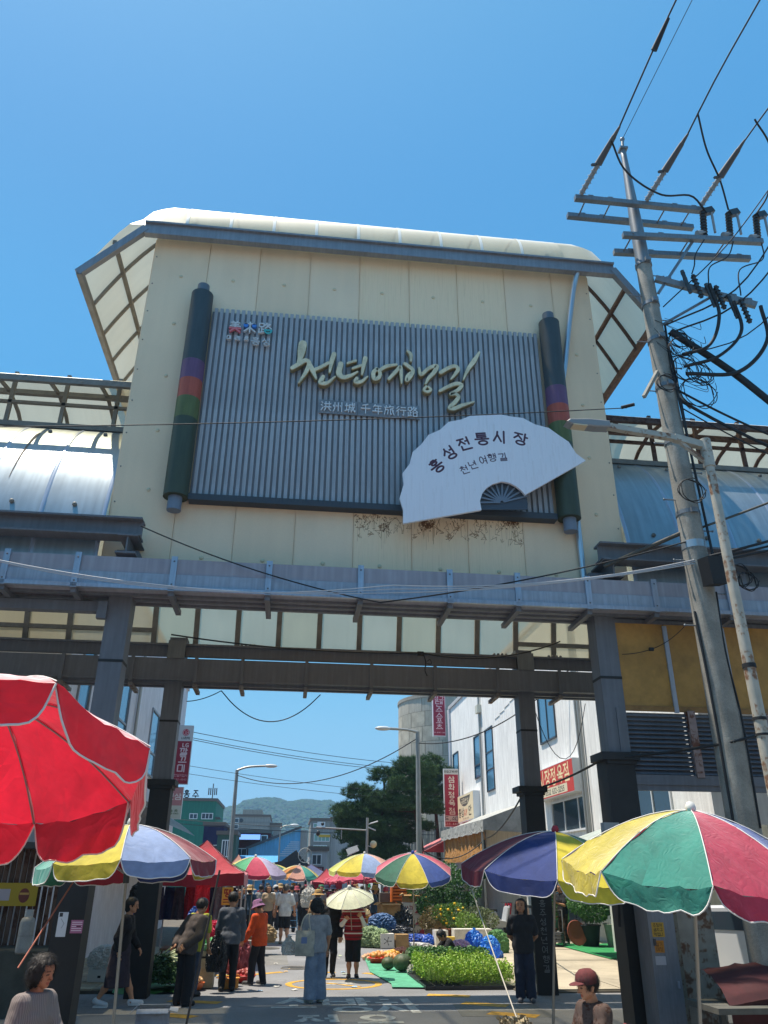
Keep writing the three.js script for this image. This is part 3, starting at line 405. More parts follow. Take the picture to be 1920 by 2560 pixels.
{
  const sb = thing('signboard', 'wide slate blue ribbed signboard shaped like an unrolled scroll on the cream block', 'signboard', [0, 0, 0]);
  const mSl = mat(0xadb2b8, { t: tStreak, s: 1.7, r: .45 }), mSl2 = mat(0xa6abb2, { t: tStreak, s: 1.5, r: .45 });
  obj('backing', [bb(-1.93, 4.33, 7.67, 11.58, -11.82, -11.86)], mat(0x8b9097, { t: tStreak, s: 1.5, r: .6 }), sb);
  obj('bottom_rail', [bb(-1.93, 4.33, 7.58, 7.69, -11.66, -11.86)], mat(0x3a4149, { r: .6 }), sb);
  const n = 62, p = 6.24 / n, gs = [0, 1].map(() => geo([box(.06, 3.95, .04)])), st = [mSl, mSl2];
  for (let i = 0; i < n; i++) { const m = new THREE.Mesh(gs[0], st[i % 2]); m.name = 'slat'; m.castShadow = m.receiveShadow = true; m.position.set(-1.91 + (i + .5) * p, 9.66, -11.795); sb.add(m); }
  for (const cx of [-2.13, 4.54]) {
    const z = -11.67, r = obj('roller', [cyl([cx, 10.26, z], [cx, 11.82, z], .2, .2, 28), lathe([[0, 0], [.14, 0], [.185, .02], [.2, .06], [.2, .07]], cx, 11.75, z, 28).scale(1, 1, 1)], mat(0x3d464a, { t: tStreak, s: 1.2, r: .5 }), sb);
    obj('band', cyl([cx, 9.86, z], [cx, 10.26, z], .201, .201, 28), mat(0x6d4b70, { t: tStreak, s: 1, r: .55 }), r);
    obj('band', cyl([cx, 9.48, z], [cx, 9.86, z], .201, .201, 28), mat(0xb0523e, { t: tStreak, s: 1, r: .55 }), r);
    obj('band', cyl([cx, 9.07, z], [cx, 9.48, z], .201, .201, 28), mat(0x5f6a38, { t: tStreak, s: 1, r: .55 }), r);
    obj('lower_body', [cyl([cx, 7.6, z], [cx, 9.07, z], .2, .2, 28)], mat(0x3d4532, { t: tStreak, s: 1.2, r: .5 }), r);
    obj('end_cap', [cyl([cx, 7.36, z], [cx, 7.6, z], .115, .115, 24)], mat(0x6f7b8c, { r: .45 }), r); obj('end_cap', [cyl([cx, 11.84, z], [cx, 12.04, z], .115, .11, 24)], mat(0x5c6874, { r: .45 }), r);
    obj('bracket', [bb(cx - .05, cx + .05, 11.3, 11.4, -11.75, -11.88), bb(cx - .05, cx + .05, 8, 8.1, -11.75, -11.88)], mRib, r);
  }
  const cg = thing('calligraphy_lettering', 'large raised brush script letters in pale gold across the ribbed signboard', 'lettering', [0, 0, 0]);
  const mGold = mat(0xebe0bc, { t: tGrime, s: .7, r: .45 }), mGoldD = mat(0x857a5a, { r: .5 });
  const groups = [[0, 6], [6, 11], [11, 14], [14, 18], [18, 21]];
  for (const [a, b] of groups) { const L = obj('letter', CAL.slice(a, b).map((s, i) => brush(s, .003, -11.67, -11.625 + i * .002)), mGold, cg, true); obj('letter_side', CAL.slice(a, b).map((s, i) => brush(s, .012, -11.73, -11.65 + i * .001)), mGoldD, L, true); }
  // plate with Chinese characters
  const pl = thing('name_plate', 'grey plate of white Chinese characters under the gold brush letters', 'sign', [0, 0, 0]);
  obj('plate', [bb(.14, .83, 9.46, 9.74, -11.74, -11.76), bb(.84, 1.96, 9.46, 9.74, -11.74, -11.76)], mat(0x868c94, { t: tGrime, s: .6, r: .5 }), pl);
  [...'洪州城'].forEach((ch, i) => obj('letter', CJK[ch].map(([a, b, c, d], k) => bar([.17 + i * .215 + a * .19, 9.7 - b * .21, -11.725 + k * .0006], [.17 + i * .215 + c * .19, 9.7 - d * .21, -11.725 + k * .0006], .016, .03)), mat(0xd7dce0, { r: .5 }), pl));
  [...'千年旅行路'].forEach((ch, i) => obj('letter', CJK[ch].map(([a, b, c, d], k) => bar([.88 + i * .214 + a * .19, 9.7 - b * .21, -11.725 + k * .0006], [.88 + i * .214 + c * .19, 9.7 - d * .21, -11.725 + k * .0006], .016, .03)), mat(0xd7dce0, { r: .5 }), pl));
  // town logo, upper left of the board
  const lg = thing('logo_lettering', 'small raised town emblem letters in the upper corner of the ribbed signboard', 'lettering', [0, 0, 0]);
  const mW = mat(0xc8ccce, { r: .5 }), st2 = (ch, x, y, s, lw, m, f = () => true, dz = 0) => { const l = CJK[ch].filter((q, k) => f(q, k)).map(([a, b, c, d], k) => bar([x + a * s, y - b * s, -11.72 + dz + k * .0006], [x + c * s, y - d * s, -11.72 + dz + k * .0006], lw, .05)); if (l.length) obj('letter', l, m, lg); };
  st2('美', -1.6, 11.31, .25, .026, mW, (q, k) => k < 6); st2('美', -1.6, 11.31, .25, .034, mat(0xd4727a, { r: .5 }), (q, k) => k > 5, .004);
  st2('來', -1.33, 11.32, .25, .026, mW, (q, k) => k < 2 || k > 5);
  for (const s of [-1, 1]) obj('letter_dot', cyl([-1.205 + s * .075, 11.235, -11.745], [-1.205 + s * .075, 11.235, -11.695], .045, .045, 14), mat(0x3f7fd0, { r: .5 }), lg);
  st2('路', -1.05, 11.32, .25, .024, mW, (q, k) => k < 12);
  obj('letter', [new THREE.TorusGeometry(.06, .017, 6, 20, Math.PI).rotateZ(Math.PI).translate(-.87, 11.15, -11.71), bb(-.947, -.793, 11.14, 11.166, -11.73, -11.69)], mat(0x46b8bd, { r: .5 }), lg);
  [['미', -1.56, .085], ['래', -1.41, .09], ['로', -1.25, .085], ['홍', -1.08, .16], ['성', -.88, .16]].forEach(([ch, x, s]) => obj('letter', hangul(ch).flatMap((q) => q.slice(1).map((b, k) => bar([x + (q[k][0] - .5) * s, 10.97 - (q[k][1]) * s, -11.72 + k * .0004], [x + (b[0] - .5) * s, 10.97 - b[1] * s, -11.72 + k * .0004], .016, .05))), mW, lg));
  // fan sign
  const fs = thing('fan_sign', 'white folding fan shaped sign with dark red lettering over the lower corner of the board', 'sign', [0, 0, 0]);
  const PX = 300, fx = 1.5, fy = 9.6, w = Math.round(3.4 * PX), h = Math.round(2.45 * PX);
  const mFan = canvasMat(w, h, (c) => {
    fill(c, '#e4e6ee', 0, 0, w, h); for (let i = 0; i < 900; i++) { c.fillStyle = `rgba(${rnd() < .5 ? '190,192,198' : '240,240,246'},.10)`; c.fillRect(rnd() * w, rnd() * h, 2 + rnd() * 9, 10 + rnd() * 120); } const put = (ch, x, y, s, lw, rot, col) => { c.save(); c.translate((x - fx) * PX, (fy - y) * PX); c.rotate(rad(rot)); write(c, ch, 0, 0, s * PX, lw * PX, col, { cap: 'round' }); c.restore(); };
    [['홍', 2.181, 8.341, -42], ['성', 2.42, 8.618, -32], ['전', 2.693, 8.818, -20], ['통', 3, 8.938, -8], ['시', 3.328, 9, 2], ['장', 3.698, 8.99, 12]].forEach(([ch, x, y, r]) => put(ch, x, y, .235, .034, r, '#4a2034'));
    [['천', 2.673, 8.304, -22], ['년', 2.825, 8.409, -20], ['여', 3.011, 8.516, -15], ['행', 3.163, 8.575, -11], ['길', 3.358, 8.601, -8]].forEach(([ch, x, y, r]) => put(ch, x, y, .15, .017, r, '#4a3040'));
  }, { r: .5 });
  const g = poly(FAN, .05), uv = g.attributes.uv, pp = g.attributes.position; for (let i = 0; i < pp.count; i++) uv.setXY(i, (pp.getX(i) - fx) / 3.4, 1 - (fy - pp.getY(i)) / 2.45); g.translate(0, 0, -11.46);
  obj('face', [g], mFan, fs, true);
  const cx = 3.31, cy = 7.76;
  obj('rib_backing', [poly([...Array.from({ length: 15 }, (_, i) => { const a = rad(-14 + i / 14 * 216); return [cx + .46 * Math.cos(a), cy + .42 * Math.sin(a)]; })], .02).translate(0, 0, -11.53)], mat(0x3f4a57, { r: .6 }), fs);
  for (let i = 0; i < 11; i++) { const a = rad(20 + i / 10 * 165); obj('fan_rib', bar([cx + .03 * Math.cos(a), cy + .03 * Math.sin(a), -11.495 + i * .0008], [cx + .5 * Math.cos(a), cy + .45 * Math.sin(a), -11.495 + i * .0008], .03, .012), mat(0x6d7a8a, { r: .5 }), fs); }
  obj('mount', [bb(2.2, 2.26, 8, 8.1, -11.5, -11.8), bb(3.9, 3.96, 8.5, 8.6, -11.5, -11.8), bb(2.9, 2.96, 9.1, 9.2, -11.5, -11.8)], mRib, fs);
}
// ---------- utility pole, street lamp and wires ----------
const mConc = mat(0xaaa89f, { t: tGrain, s: 1.3, r: .9, b: .003, bs: .5 }), mArm = mat(0x7d858c, { t: tStreak, s: .8, r: .45, m: .35 }), mWire = mat(0x1d1f22, { r: .7 }), mCer = mat(0x8b8f92, { r: .35 }), mPor = mat(0x33373b, { r: .35 });
{
  const P = thing('utility_pole', 'tall concrete utility pole with steel crossarms in front of the arcade', 'utility pole', [6.05, 0, -10.5]);
  const L = (x, y, z) => V(x - 6.05, y, z + 10.5), l3 = (p) => L(...p);
  obj('shaft', [lathe([[.225, 0], [.205, 4], [.155, 10], [.135, 12.4], [.0, 12.4]], 0, 0, 0, 24)], mConc, P);
  obj('top_extension', [lathe([[.135, 12.3], [.12, 13.4], [.06, 15.2], [.06, 15.45], [0, 15.45]], 0, 0, 0, 16), box(.16, .05, .16, 0, 15.47, 0), cyl([0, 15.47, 0], [.03, 15.75, 0], .03), ball(.05, .03, 15.78, 0)], mArm, P);
  for (const y of [7.2, 8.5, 9.6, 10.6, 11.4, 12.35]) obj('band', [cyl([0, y, 0], [0, y + .07, 0], .225 - y * .0068 + .012, .225 - y * .0068 + .011, 20), box(.1, .08, .06, .0, y + .03, .19)], mArm, P);
  for (let i = 0; i < 14; i++) { const y = 5.4 + i * .52, s = i % 2 ? 1 : -1; obj('step_bolt', [cyl([s * .12, y, 0], [s * .36, y, 0], .011, .011, 6), ball(.02, s * .36, y, 0, 1, 1, 1, 6)], mArm, P); }
  const arm = (x0, x1, y, z, dz = 0, dy = 0) => obj('crossarm', [bar(L(x0, y, z), L(x1, y + dy, z + dz), .1, .1), ...[.1, .25, .75, .9].map((t) => bar(L(x0 + (x1 - x0) * t, y + dy * t + .051, z + dz * t), L(x0 + (x1 - x0) * t + .1, y + dy * t + .052, z + dz * t), .04, .104))], mArm, P);
  arm(4.78, 7.36, 13.72, -10.28); arm(4.78, 7.36, 13.72, -10.72); arm(5.62, 8.3, 12.88, -10.28, .15); arm(5.62, 8.3, 12.88, -10.72, .15);
  obj('tie_bolt', [5, 5.5, 6.6, 7.1].map((x) => cyl(L(x, 13.72, -10.25), L(x, 13.72, -10.75), .015)).concat([5.8, 6.9, 7.6].map((x) => cyl(L(x, 12.88, -10.2), L(x, 12.88, -10.7), .015))), mArm, P);
  arm(6.15, 7.75, 11.95, -10.35, .35, -.75);
  obj('brace', [bar(L(6.98, 12.86, -10.25), L(6.15, 11.6, -10.35), .05, .03), bar(L(7.0, 11.4, -10.1), L(6.1, 10.9, -10.4), .04, .03)], mArm, P);
  const sheds = (p, q, n, r0, r1) => { const l = [cyl(p, q, r0, r0, 10)]; for (let i = 0; i < n; i++) { const a = p.clone().lerp(q, (i + .5) / n), b = p.clone().lerp(q, (i + .75) / n); l.push(cyl(a, b, r1, r0, 12)); } return l; };
  // dead-end insulators with their clamps
  [[4.9, 5.22, 5.62, 0], [6.2, 6.75, 7.25, 0], [7.3, 7.95, 8.45, 0]].forEach(([x]) => {
    const a = L(x, 13.8, -10.25), b = L(x + .18, 14.05, -9.75), c = L(x + .34, 14.27, -9.3);
    obj('strain_insulator', [...sheds(a, b, 6, .045, .075)], mCer, P); obj('clamp', [cyl(b, c, .07, .045, 10), cyl(c, c.clone().lerp(b, -.35), .04, .02, 8), bar(b, b.clone().add(V(-.14, -.06, .02)), .04)], mat(0x4c4f52, { r: .6 }), P);
  });
  [[7.2, 12.95], [7.72, 12.97], [8.28, 12.98]].forEach(([x, y]) => { obj('cutout_fuse', [...sheds(L(x, y, -10.2), L(x + .05, y + .62, -10.15), 9, .04, .065), box(.2, .13, .1, x + .16 - 6.05, y + .62, .35, 0, 0, .4)], mPor, P); obj('fuse_tube', [cyl(L(x + .2, y + .55, -10.12), L(x + .18, y + .05, -10.12), .024), cyl(L(x - .14, y + .05, -10.2), L(x + .02, y + .1, -10.2), .07, .05, 10)], mCer, P); });
  [[6.62, 11.95], [6.8, 11.85], [7.0, 11.65], [7.16, 11.6], [7.35, 11.4], [7.55, 11.3]].forEach(([x, y], i) => obj('surge_arrester', sheds(L(x, y - .5, -10.1 + i * .02), L(x - .08, y, -10.1 + i * .02), i % 2 ? 6 : 4, .035, i % 2 ? .055 : .04), mPor, P));
  obj('name_band', [cyl([0, 6.62, 0], [0, 6.74, 0], .19, .189, 20)], mat(0xa9b0b5, { r: .3, m: .6 }), P);
  obj('splice_box', [box(.3, .42, .22, .05, 6.15, .33, .1, .2, .15)], mat(0x1c1e21, { r: .6 }), P);
  obj('service_cable', [tube([[.16, 11, .08], [.1, 10, .15], [.12, 9, .17], [.19, 8, .1], [.2, 7.2, .12], [.17, 6.4, .2]], .022), tube([[.13, 10.8, .1], [.18, 9.6, .1], [.15, 8.6, .15], [.16, 7.6, .17], [.22, 6.9, .1]], .018), tube([[-.2, 5.6, .05], [-.2, 4.6, .1], [-.19, 3.6, .1], [-.2, 2, .1]], .02), tube([[.16, 5.9, .12], [.1, 5, .17], [.17, 4, .15], [.12, 2.6, .19]], .014)], mWire, P);
  obj('spur_bracket', [bar([-.15, 9.9, .1], [-.55, 9.25, .25], .06, .05), bar([.1, 9.5, .1], [.35, 9.2, .1], .05)], mConc, P);
  // coils of spare cable round the pole
  const coil = (x, y, z, r, n) => { const l = []; for (let i = 0; i <= n * 10; i++) { const a = i / 10 * 2 * Math.PI; l.push([x + Math.cos(a) * r * (1 + .12 * Math.sin(i * 1.7)), y + Math.sin(a) * r * (1 + .1 * Math.cos(i * 2.3)), z + i * .003]); } return tube(l, .008, n * 30, 5); };
  for (const [x, y, z, r] of [[.3, 9.9, .2, .25], [.5, 9.5, .1, .3], [.25, 10.3, .25, .2], [-.15, 9.5, .3, .16], [.45, 6.1, .3, .17], [.55, 6.0, .32, .14], [.6, 9.9, .1, .22], [-.05, 7.5, .28, .2], [.35, 10.6, .1, .18]]) obj('cable_coil', [coil(x, y, z, r, 3)], mWire, P);
  const lp = []; for (let i = 0; i < 18; i++) { const y = 9 + rnd() * 2.2, a = V(rr(-.15, .3), y, rr(.1, .3)), b = V(rr(.1, .95), y + rr(-.9, .3), rr(-.1, .3)); lp.push(tube([a, a.clone().lerp(b, .4).add(V(rr(-.1, .2), -rr(.1, .4), .1)), b.clone().add(V(0, -.15, 0)), b], .006, 16, 4)); }
  obj('loose_wire', lp, mWire, P);
  obj('jumper', [tube([l3([5.2, 14.2, -9.35]), l3([5.5, 13.8, -9.6]), l3([6.3, 13.6, -9.9]), l3([7.0, 13.75, -10]), l3([7.25, 13.55, -10.1])], .018), tube([l3([6.7, 14.6, -8.9]), l3([7, 14.2, -9.3]), l3([7.5, 14.0, -9.8]), l3([7.75, 13.6, -10.1])], .018), tube([l3([7.8, 14.6, -8.9]), l3([8.3, 14.4, -9.3]), l3([8.5, 13.9, -9.9]), l3([8.33, 13.6, -10.1])], .018), tube([l3([6.95, 11.6, -10]), l3([7.0, 10.9, -10]), l3([6.75, 10.3, -10.1]), l3([6.3, 10.15, -10.2])], .03), tube([l3([7.3, 11.2, -9.95]), l3([7.35, 10.6, -10]), l3([6.9, 10.1, -10.1]), l3([6.3, 9.9, -10.2])], .03), tube([l3([7.75, 11.1, -9.9]), l3([7.75, 10.4, -9.95]), l3([7.2, 9.8, -10.1]), l3([6.3, 9.75, -10.2])], .035), tube([l3([7.2, 12.9, -10.15]), l3([6.95, 12.5, -10.2]), l3([6.8, 12.1, -10.1]), l3([6.72, 11.9, -10.1])], .012), tube([l3([7.75, 12.9, -10.15]), l3([7.5, 12.4, -10.1]), l3([7.1, 12.1, -10.1]), l3([7.0, 11.7, -10.1])], .012), tube([l3([8.3, 12.9, -10.15]), l3([8.1, 12.3, -10]), l3([7.6, 12, -10]), l3([7.5, 11.4, -10])], .012)], mWire, P);

  const W = (name, label, list, group) => tag(obj(name, list, mWire), label, 'cable', group);
  W('power_line', 'bare power line with a splice sleeve, reaching over the street to the first crossarm insulator', [tube([[5.28, 14.32, -9.2], [5.5, 14.85, -8.4], [5.83, 15.6, -7.6], [6.6, 16.8, -4], [8, 17.6, 4]], .016, 30), cyl([5.6, 15.05, -8.15], [5.76, 15.42, -7.8], .055, .03)]);
  W('power_line', 'bare power line to the middle insulator of the upper crossarm', [tube([[6.58, 14.32, -9.2], [6.85, 14.9, -8.4], [7.25, 15.6, -7.43], [8, 16.8, -4], [9.4, 17.6, 4]], .016, 30)]);
  W('power_line', 'bare power line to the outermost insulator of the upper crossarm', [tube([[7.68, 14.32, -9.2], [8.1, 14.9, -9.5 + .6], [8.67, 15.6, -8.2], [9.6, 16.8, -4], [11, 17.6, 4]], .016, 30)]);
  W('ground_wire', 'thin overhead ground wire tied to the tip of the pole', [tube([[6.08, 15.78, -10.5], [6.3, 16.1, -8.6], [6.6, 16.6, -6.8], [7.2, 17.6, -3]], .007, 24)]);
  W('trunk_cable', 'thick black bundled cable running from the pole down towards the right', [tube([[6.25, 10.75, -10.35], [7.1, 9.9, -10.2], [8, 8.75, -10], [9.5, 7.3, -9.7], [12, 6, -9]], .06, 30, 8)]);
  [[10.9, 10.6, 14.6, .016], [10.7, 10.3, 13.9, .016], [11.3, 11.6, 15.4, .012], [10.2, 9.6, 13, .012]].forEach(([y0, y1, y2, r], i) => W('aerial_cable', 'slender black cable climbing from the pole past the fuse cutouts', [tube([[6.2, y0, -10.35], [7.4, y1 + .9, -10], [9.2, y2 - .6, -9.3], [12, y2 + 1.8, -8]], r, 24)], 'cables climbing past the cutouts'));
  [[9.55, 8.5, .02], [9.35, 8.15, .028], [9.2, 7.95, .012]].forEach(([y0, y1, r]) => W('aerial_cable', 'black cable sagging off the pole towards the right below the trunk cable', [sag([6.2, y0, -10.4], [10, y1 - .7, -10], .25, r)], 'cables sagging below the trunk cable'));
  W('span_wire', 'thin black wire drawn across the front of the ribbed signboard', [sag([-12, 7.6, -10.6], [5.5, 9.45, -10.9], .2, .009, 40), cyl([5.4, 9.45, -10.9], [5.62, 9.5, -10.85], .03)]);
  const white_ = mat(0xb9bcc0, { r: .6 });
  [[6.55, 6.6, .55], [6.6, 6.55, .7], [6.5, 6.62, .45]].forEach(([a, b, s], i) => tag(obj('drop_wire', [sag([-8, 7.0 + i * .1, -10.9], [1.4, 5.9 + i * .06, -11.05], .5 + i * .1, .008, 30), sag([1.4, 5.9 + i * .06, -11.05], [6.0, 6.35 + i * .03, -10.35], .1 + i * .03, .009, 30)], white_), 'pale telephone wire looped along the front gutter', 'cable', 'pale wires along the front gutter'));
  tag(obj('drop_wire', [sag([-2.5, 6.85, -11.2], [1.2, 5.75, -11.1], .12, .011), sag([1.2, 5.75, -11.1], [6.0, 6.75, -10.4], .1, .012)], mWire), 'black wire dipping across the front gutter from the left I-beam', 'cable');
  tag(obj('drop_wire', [sag([4.9, 6.6, -11.3], [6.0, 6.95, -10.45], .0, .035), sag([6.1, 6.95, -10.45], [12, 9.6, -10], .1, .02)], mat(0x4c4b45, { r: .7 })), 'thick grey conduit rising to the pole beside the right I-beam', 'cable');
  [[6.4, 8.2, .022], [6.35, 8.0, .018], [6.3, 7.85, .018]].forEach(([y0, y1, r]) => W('aerial_cable', 'black cable passing the splice box and rising to the right', [sag([6.1, y0, -10.2], [11, y1, -9.6], .15, r)], 'cables behind the splice box'));
  W('loop_wire', 'slack black wire with a dangling plug inside the arcade', [sag([-2.3, 5.95, -14], [2.3, 5.78, -14], .1, .015), sag([2.3, 5.78, -14], [5.0, 6.1, -14], .2, .015), box(.12, .08, .06, 2.28, 5.76, -14), tube([[2.34, 5.74, -14], [2.38, 5.6, -14], [2.36, 5.45, -14], [2.4, 5.35, -14]], .012), tube([[2.4, 5.62, -14], [2.46, 5.66, -14], [2.48, 5.58, -14], [2.4, 5.58, -14]], .008)]);
  W('screen_wire', 'dark cable strung across the louvres between column and pole', [sag([4.9, 3.62, -11.4], [6.0, 3.7, -10.3], .02, .022), sag([6.0, 3.7, -10.3], [9, 4.6, -10.5], .05, .02)]);
  W('screen_wire', 'thin wire with a small clip in front of the yellow boards', [sag([5.1, 5.2, -11.5], [5.6, 5.3, -11.5], .02, .006), sag([5.6, 5.3, -11.5], [6.2, 5.7, -11.4], .05, .006), box(.07, .05, .04, 5.6, 5.3, -11.5)]);
}
{
  const l = thing('street_lamp', 'off white street lamp with a flat arm reaching across the cream block', 'street lamp', [6.14, 0, -9.8]);
  const mL = mat(0xb5b2a6, { t: tRust, s: 1.4, r: .6 });
  obj('pole', [lathe([[.1, 0], [.085, 3], [.065, 8.05], [.065, 8.2], [0, 8.2]], 0, 0, 0, 14)], mL, l);
  obj('arm', [bar([.02, 8.08, 0], [-.5, 8.2, 0], .11, .1), bar([-.5, 8.2, 0], [-1.58, 8.33, 0], .09, .09), bar([.0, 7.75, 0], [-.42, 8.14, 0], .05, .06)], mL, l);
  obj('collar', [cyl([0, 7.72, 0], [0, 8.2, 0], .085, .085, 12)], mL, l);
  const h = obj('lamp_head', [poly([[0, -.04], [0, .045], [-.3, .055], [-.62, .03], [-.66, 0], [-.6, -.03], [-.2, -.05]], .16, .015).translate(-1.55, 8.34, -.1)], mat(0x85888a, { r: .45 }), l); obj('lens', [box(.22, .02, .16, -2.02, 8.285, 0, 0, 0, -.05)], mat(0xc9b99a, { r: .25 }), h);
  obj('clamp', [cyl([0, 4.6, 0], [0, 4.66, 0], .09, .09, 12), cyl([0, 3.9, 0], [0, 3.94, 0], .09, .09, 12), cyl([0, 3.7, 0], [0, 3.73, 0], .092, .092, 12)], mWire, l);
}
// ---------- buildings and trees along and behind the street ----------
const mGlass = mat(0x4f7f9e, { r: .08, m: .2 }), mGlassD = mat(0x3a4a55, { r: .1, m: .2 }), mFrame = mat(0x3c4046, { r: .5 }), mFrameW = mat(0xd5d8da, { r: .5 }), mWhite = mat(0xf3f3f0, { t: tStreak, s: 3.4, r: .9, b: .004, bs: 1.5 }), mPipe = mat(0x9a9c9a, { r: .4, m: .4 });
// a window in a wall; axis 'x': wall faces -x/+x at x = c with z from a to b; axis 'z': wall faces the camera at z = c with x from a to b
function windowAt(parent, axis, c, a, b, y0, y1, o = {}) {
  const s = o.s ?? 1, t = .06, P = (u0, u1, v0, v1, d0, d1) => axis === 'x' ? bb(c + Math.min(s * d0, s * d1), c + Math.max(s * d0, s * d1), v0, v1, u1, u0) : bb(u0, u1, v0, v1, c + d1, c + d0);
  const f = obj('window', [P(a, b, y0 - t, y0, -.05, .06), P(a, b, y1, y1 + t, -.05, .05), P(a - t, a, y0 - t, y1 + t, -.05, .05), P(b, b + t, y0 - t, y1 + t, -.05, .05), ...(o.bars ?? [.5]).map((k) => P(a + (b - a) * k - .025, a + (b - a) * k + .025, y0, y1, -.04, .035)), ...(o.rails ?? []).map((k) => P(a, b, y0 + (y1 - y0) * k - .03, y0 + (y1 - y0) * k + .03, -.04, .035))], o.frame ?? mFrame, parent);
  obj('pane', P(a, b, y0, y1, -.02, .005), o.glass ?? mGlass, f); return f;
}
{ // right: white building, set back on the ground floor
  const X = 9.5, B = thing('white_building', 'white plastered two storey building with tall narrow windows on the right of the street', 'building', [0, 0, 0]);
  obj('upper_wall', [bb(X, X + 8, 3.1, 11.3, -17.6, -47.6)], mWhite, B);
  obj('parapet', [bb(X - .08, X + 8, 11.3, 11.5, -17.6, -47.6)], mat(0xb9bcbf, { t: tStreak, s: 2 }), B);
  obj('lower_wall', [bb(X + 1.2, X + 8, 0, 3.1, -17.6, -47.6), bb(X, X + 1.2, 0, 3.1, -34, -34.3), bb(X, X + .3, 0, 3.1, -45, -47.6), bb(X, X + .4, 0, 3.1, -24, -24.5)], mat(0xcfd4cb, { t: tStreak, s: 2 }), B);
  obj('corner_pilaster', [bb(X - .12, X, 3.1, 11.3, -47.2, -47.7)], mat(0xc9cbd2, { t: tStreak, s: 2 }), B);
  windowAt(B, 'x', X, -38.6, -37.2, 5.75, 8.55, { s: -1, bars: [], rails: [.33, .62] }); windowAt(B, 'x', X, -41.1, -39.7, 6.6, 8.6, { s: -1, bars: [], rails: [.3] }); windowAt(B, 'x', X, -46.7, -45.3, 6.2, 8.5, { s: -1, bars: [], rails: [.33] });
  windowAt(B, 'x', X, -29.7, -27.9, 6.65, 8.6, { s: -1, bars: [.5] }); windowAt(B, 'x', X, -29, -25.6, 3.45, 4.4, { s: -1, frame: mFrameW, glass: mGlassD, bars: [.38, .8] }); windowAt(B, 'x', X, -22.6, -19.6, 3.3, 5.2, { s: -1, frame: mFrameW, glass: mGlassD, bars: [.3, .65] });
  windowAt(B, 'x', X + 1.2, -33, -30, .3, 2.7, { s: -1, glass: mGlassD, bars: [.33, .66] });
  for (const z of [-39.4, -25.2, -25.45]) obj('drain_pipe', [cyl([X - .09, 3, z], [X - .09, 11, z], .06, .06, 8)], mPipe, B);
  obj('pipe_box', bb(X - .22, X, 9.6, 10, -39.2, -39.7), mat(0xbfc0b4, {}), B);
  obj('wall_crack', [0, 1, 2, 3].map((k) => bar([X - .006, 9.1 - k * .09 + rr(-.05, .05), -33 - k * .9], [X - .006, 9.05 - k * .09, -33.85 - k * .9], .035, .01)), mat(0xbcbab0, {}), B);
  // shop front: pale mint door with a poster
  obj('shop_door', bb(X + 1.1, X + 1.19, 0, 2.9, -24.55, -27.2), mat(0xcfe0d2, { t: tStreak, s: 1.4 }), B);
  const sign = (label, list, m, keep) => tag(obj('shop_sign', list, m, scene, keep), label, 'sign');
  const face = (x0, x1, y0, y1, z) => grid(1, 1, (u, v) => [x0 + (x1 - x0) * u, y0 + (y1 - y0) * v, z]), faceX = (x, z0, z1, y0, y1) => grid(1, 1, (u, v) => [x, y0 + (y1 - y0) * v, z0 + (z1 - z0) * u]);
  function boxSign(label, body, faceGeo, m, mb = mFrameW) { const t = thing('shop_sign', label, 'sign'); obj('box', body, mb, t); obj('face', [faceGeo], m, t, true); return t; }
  boxSign('red wall sign with cream letters and a phone number strip on the white building', bb(X - .3, X - .01, 4.55, 5.6, -25.7, -29.9), faceX(X - .304, -29.9, -25.7, 4.57, 5.58), canvasMat(1024, 256, (c) => { fill(c, '#c63c30', 0, 0, 1024, 256); write(c, '시장정육점', 530, 88, 140, 17, '#f2dfae', { gap: 1.22, cap: 'round' }); fill(c, '#ddd2b4', 60, 176, 800, 70); write(c, '632-5532 632-3255', 450, 212, 58, 8, '#2a2a2c', { gap: 1.12 }); }));
  boxSign('tall red projecting sign with cream letters above the grey awning', bb(8.46, 9.3, 4.46, 7.47, -44.5, -44.7), face(8.47, 9.29, 4.48, 7.45, -44.495), canvasMat(256, 1024, (c) => { fill(c, '#d9cfc2', 0, 0, 256, 1024); write(c, '한우고기전문', 128, 48, 42, 7, '#3a332c', { gap: .94 }); fill(c, '#b02a3c', 8, 98, 240, 740); write(c, '삼화정육점', 128, 470, 112, 17, '#f0dcc4', { vert: true, gap: 1.27 }); fill(c, '#d8cdbc', 8, 842, 240, 96); write(c, '도,소매', 128, 890, 70, 9, '#38312a', { gap: 1 }); fill(c, '#a62938', 8, 942, 240, 76); write(c, '633-4408', 128, 982, 50, 7, '#ecd8c6', { gap: 1.1 }); }));
  boxSign('tall crimson sign with pink letters high on the far corner of the white building', bb(8.5, 9.3, 9.75, 12.6, -47.8, -48), face(8.5, 9.3, 9.78, 12.57, -47.795), canvasMat(256, 1024, (c) => { fill(c, '#e7b9bb', 0, 0, 256, 1024); fill(c, '#a3283e', 16, 10, 226, 1004); write(c, '정규', 130, 190, 96, 12, '#ecc2c2', { gap: 1.1 }); write(c, '댄스스포츠', 130, 570, 122, 15, '#ecc2c2', { vert: true, gap: 1.06, sx: 1.15 }); write(c, '010-8787-8800', 130, 950, 34, 5, '#e6b2b6', { gap: 1.05 }); }));
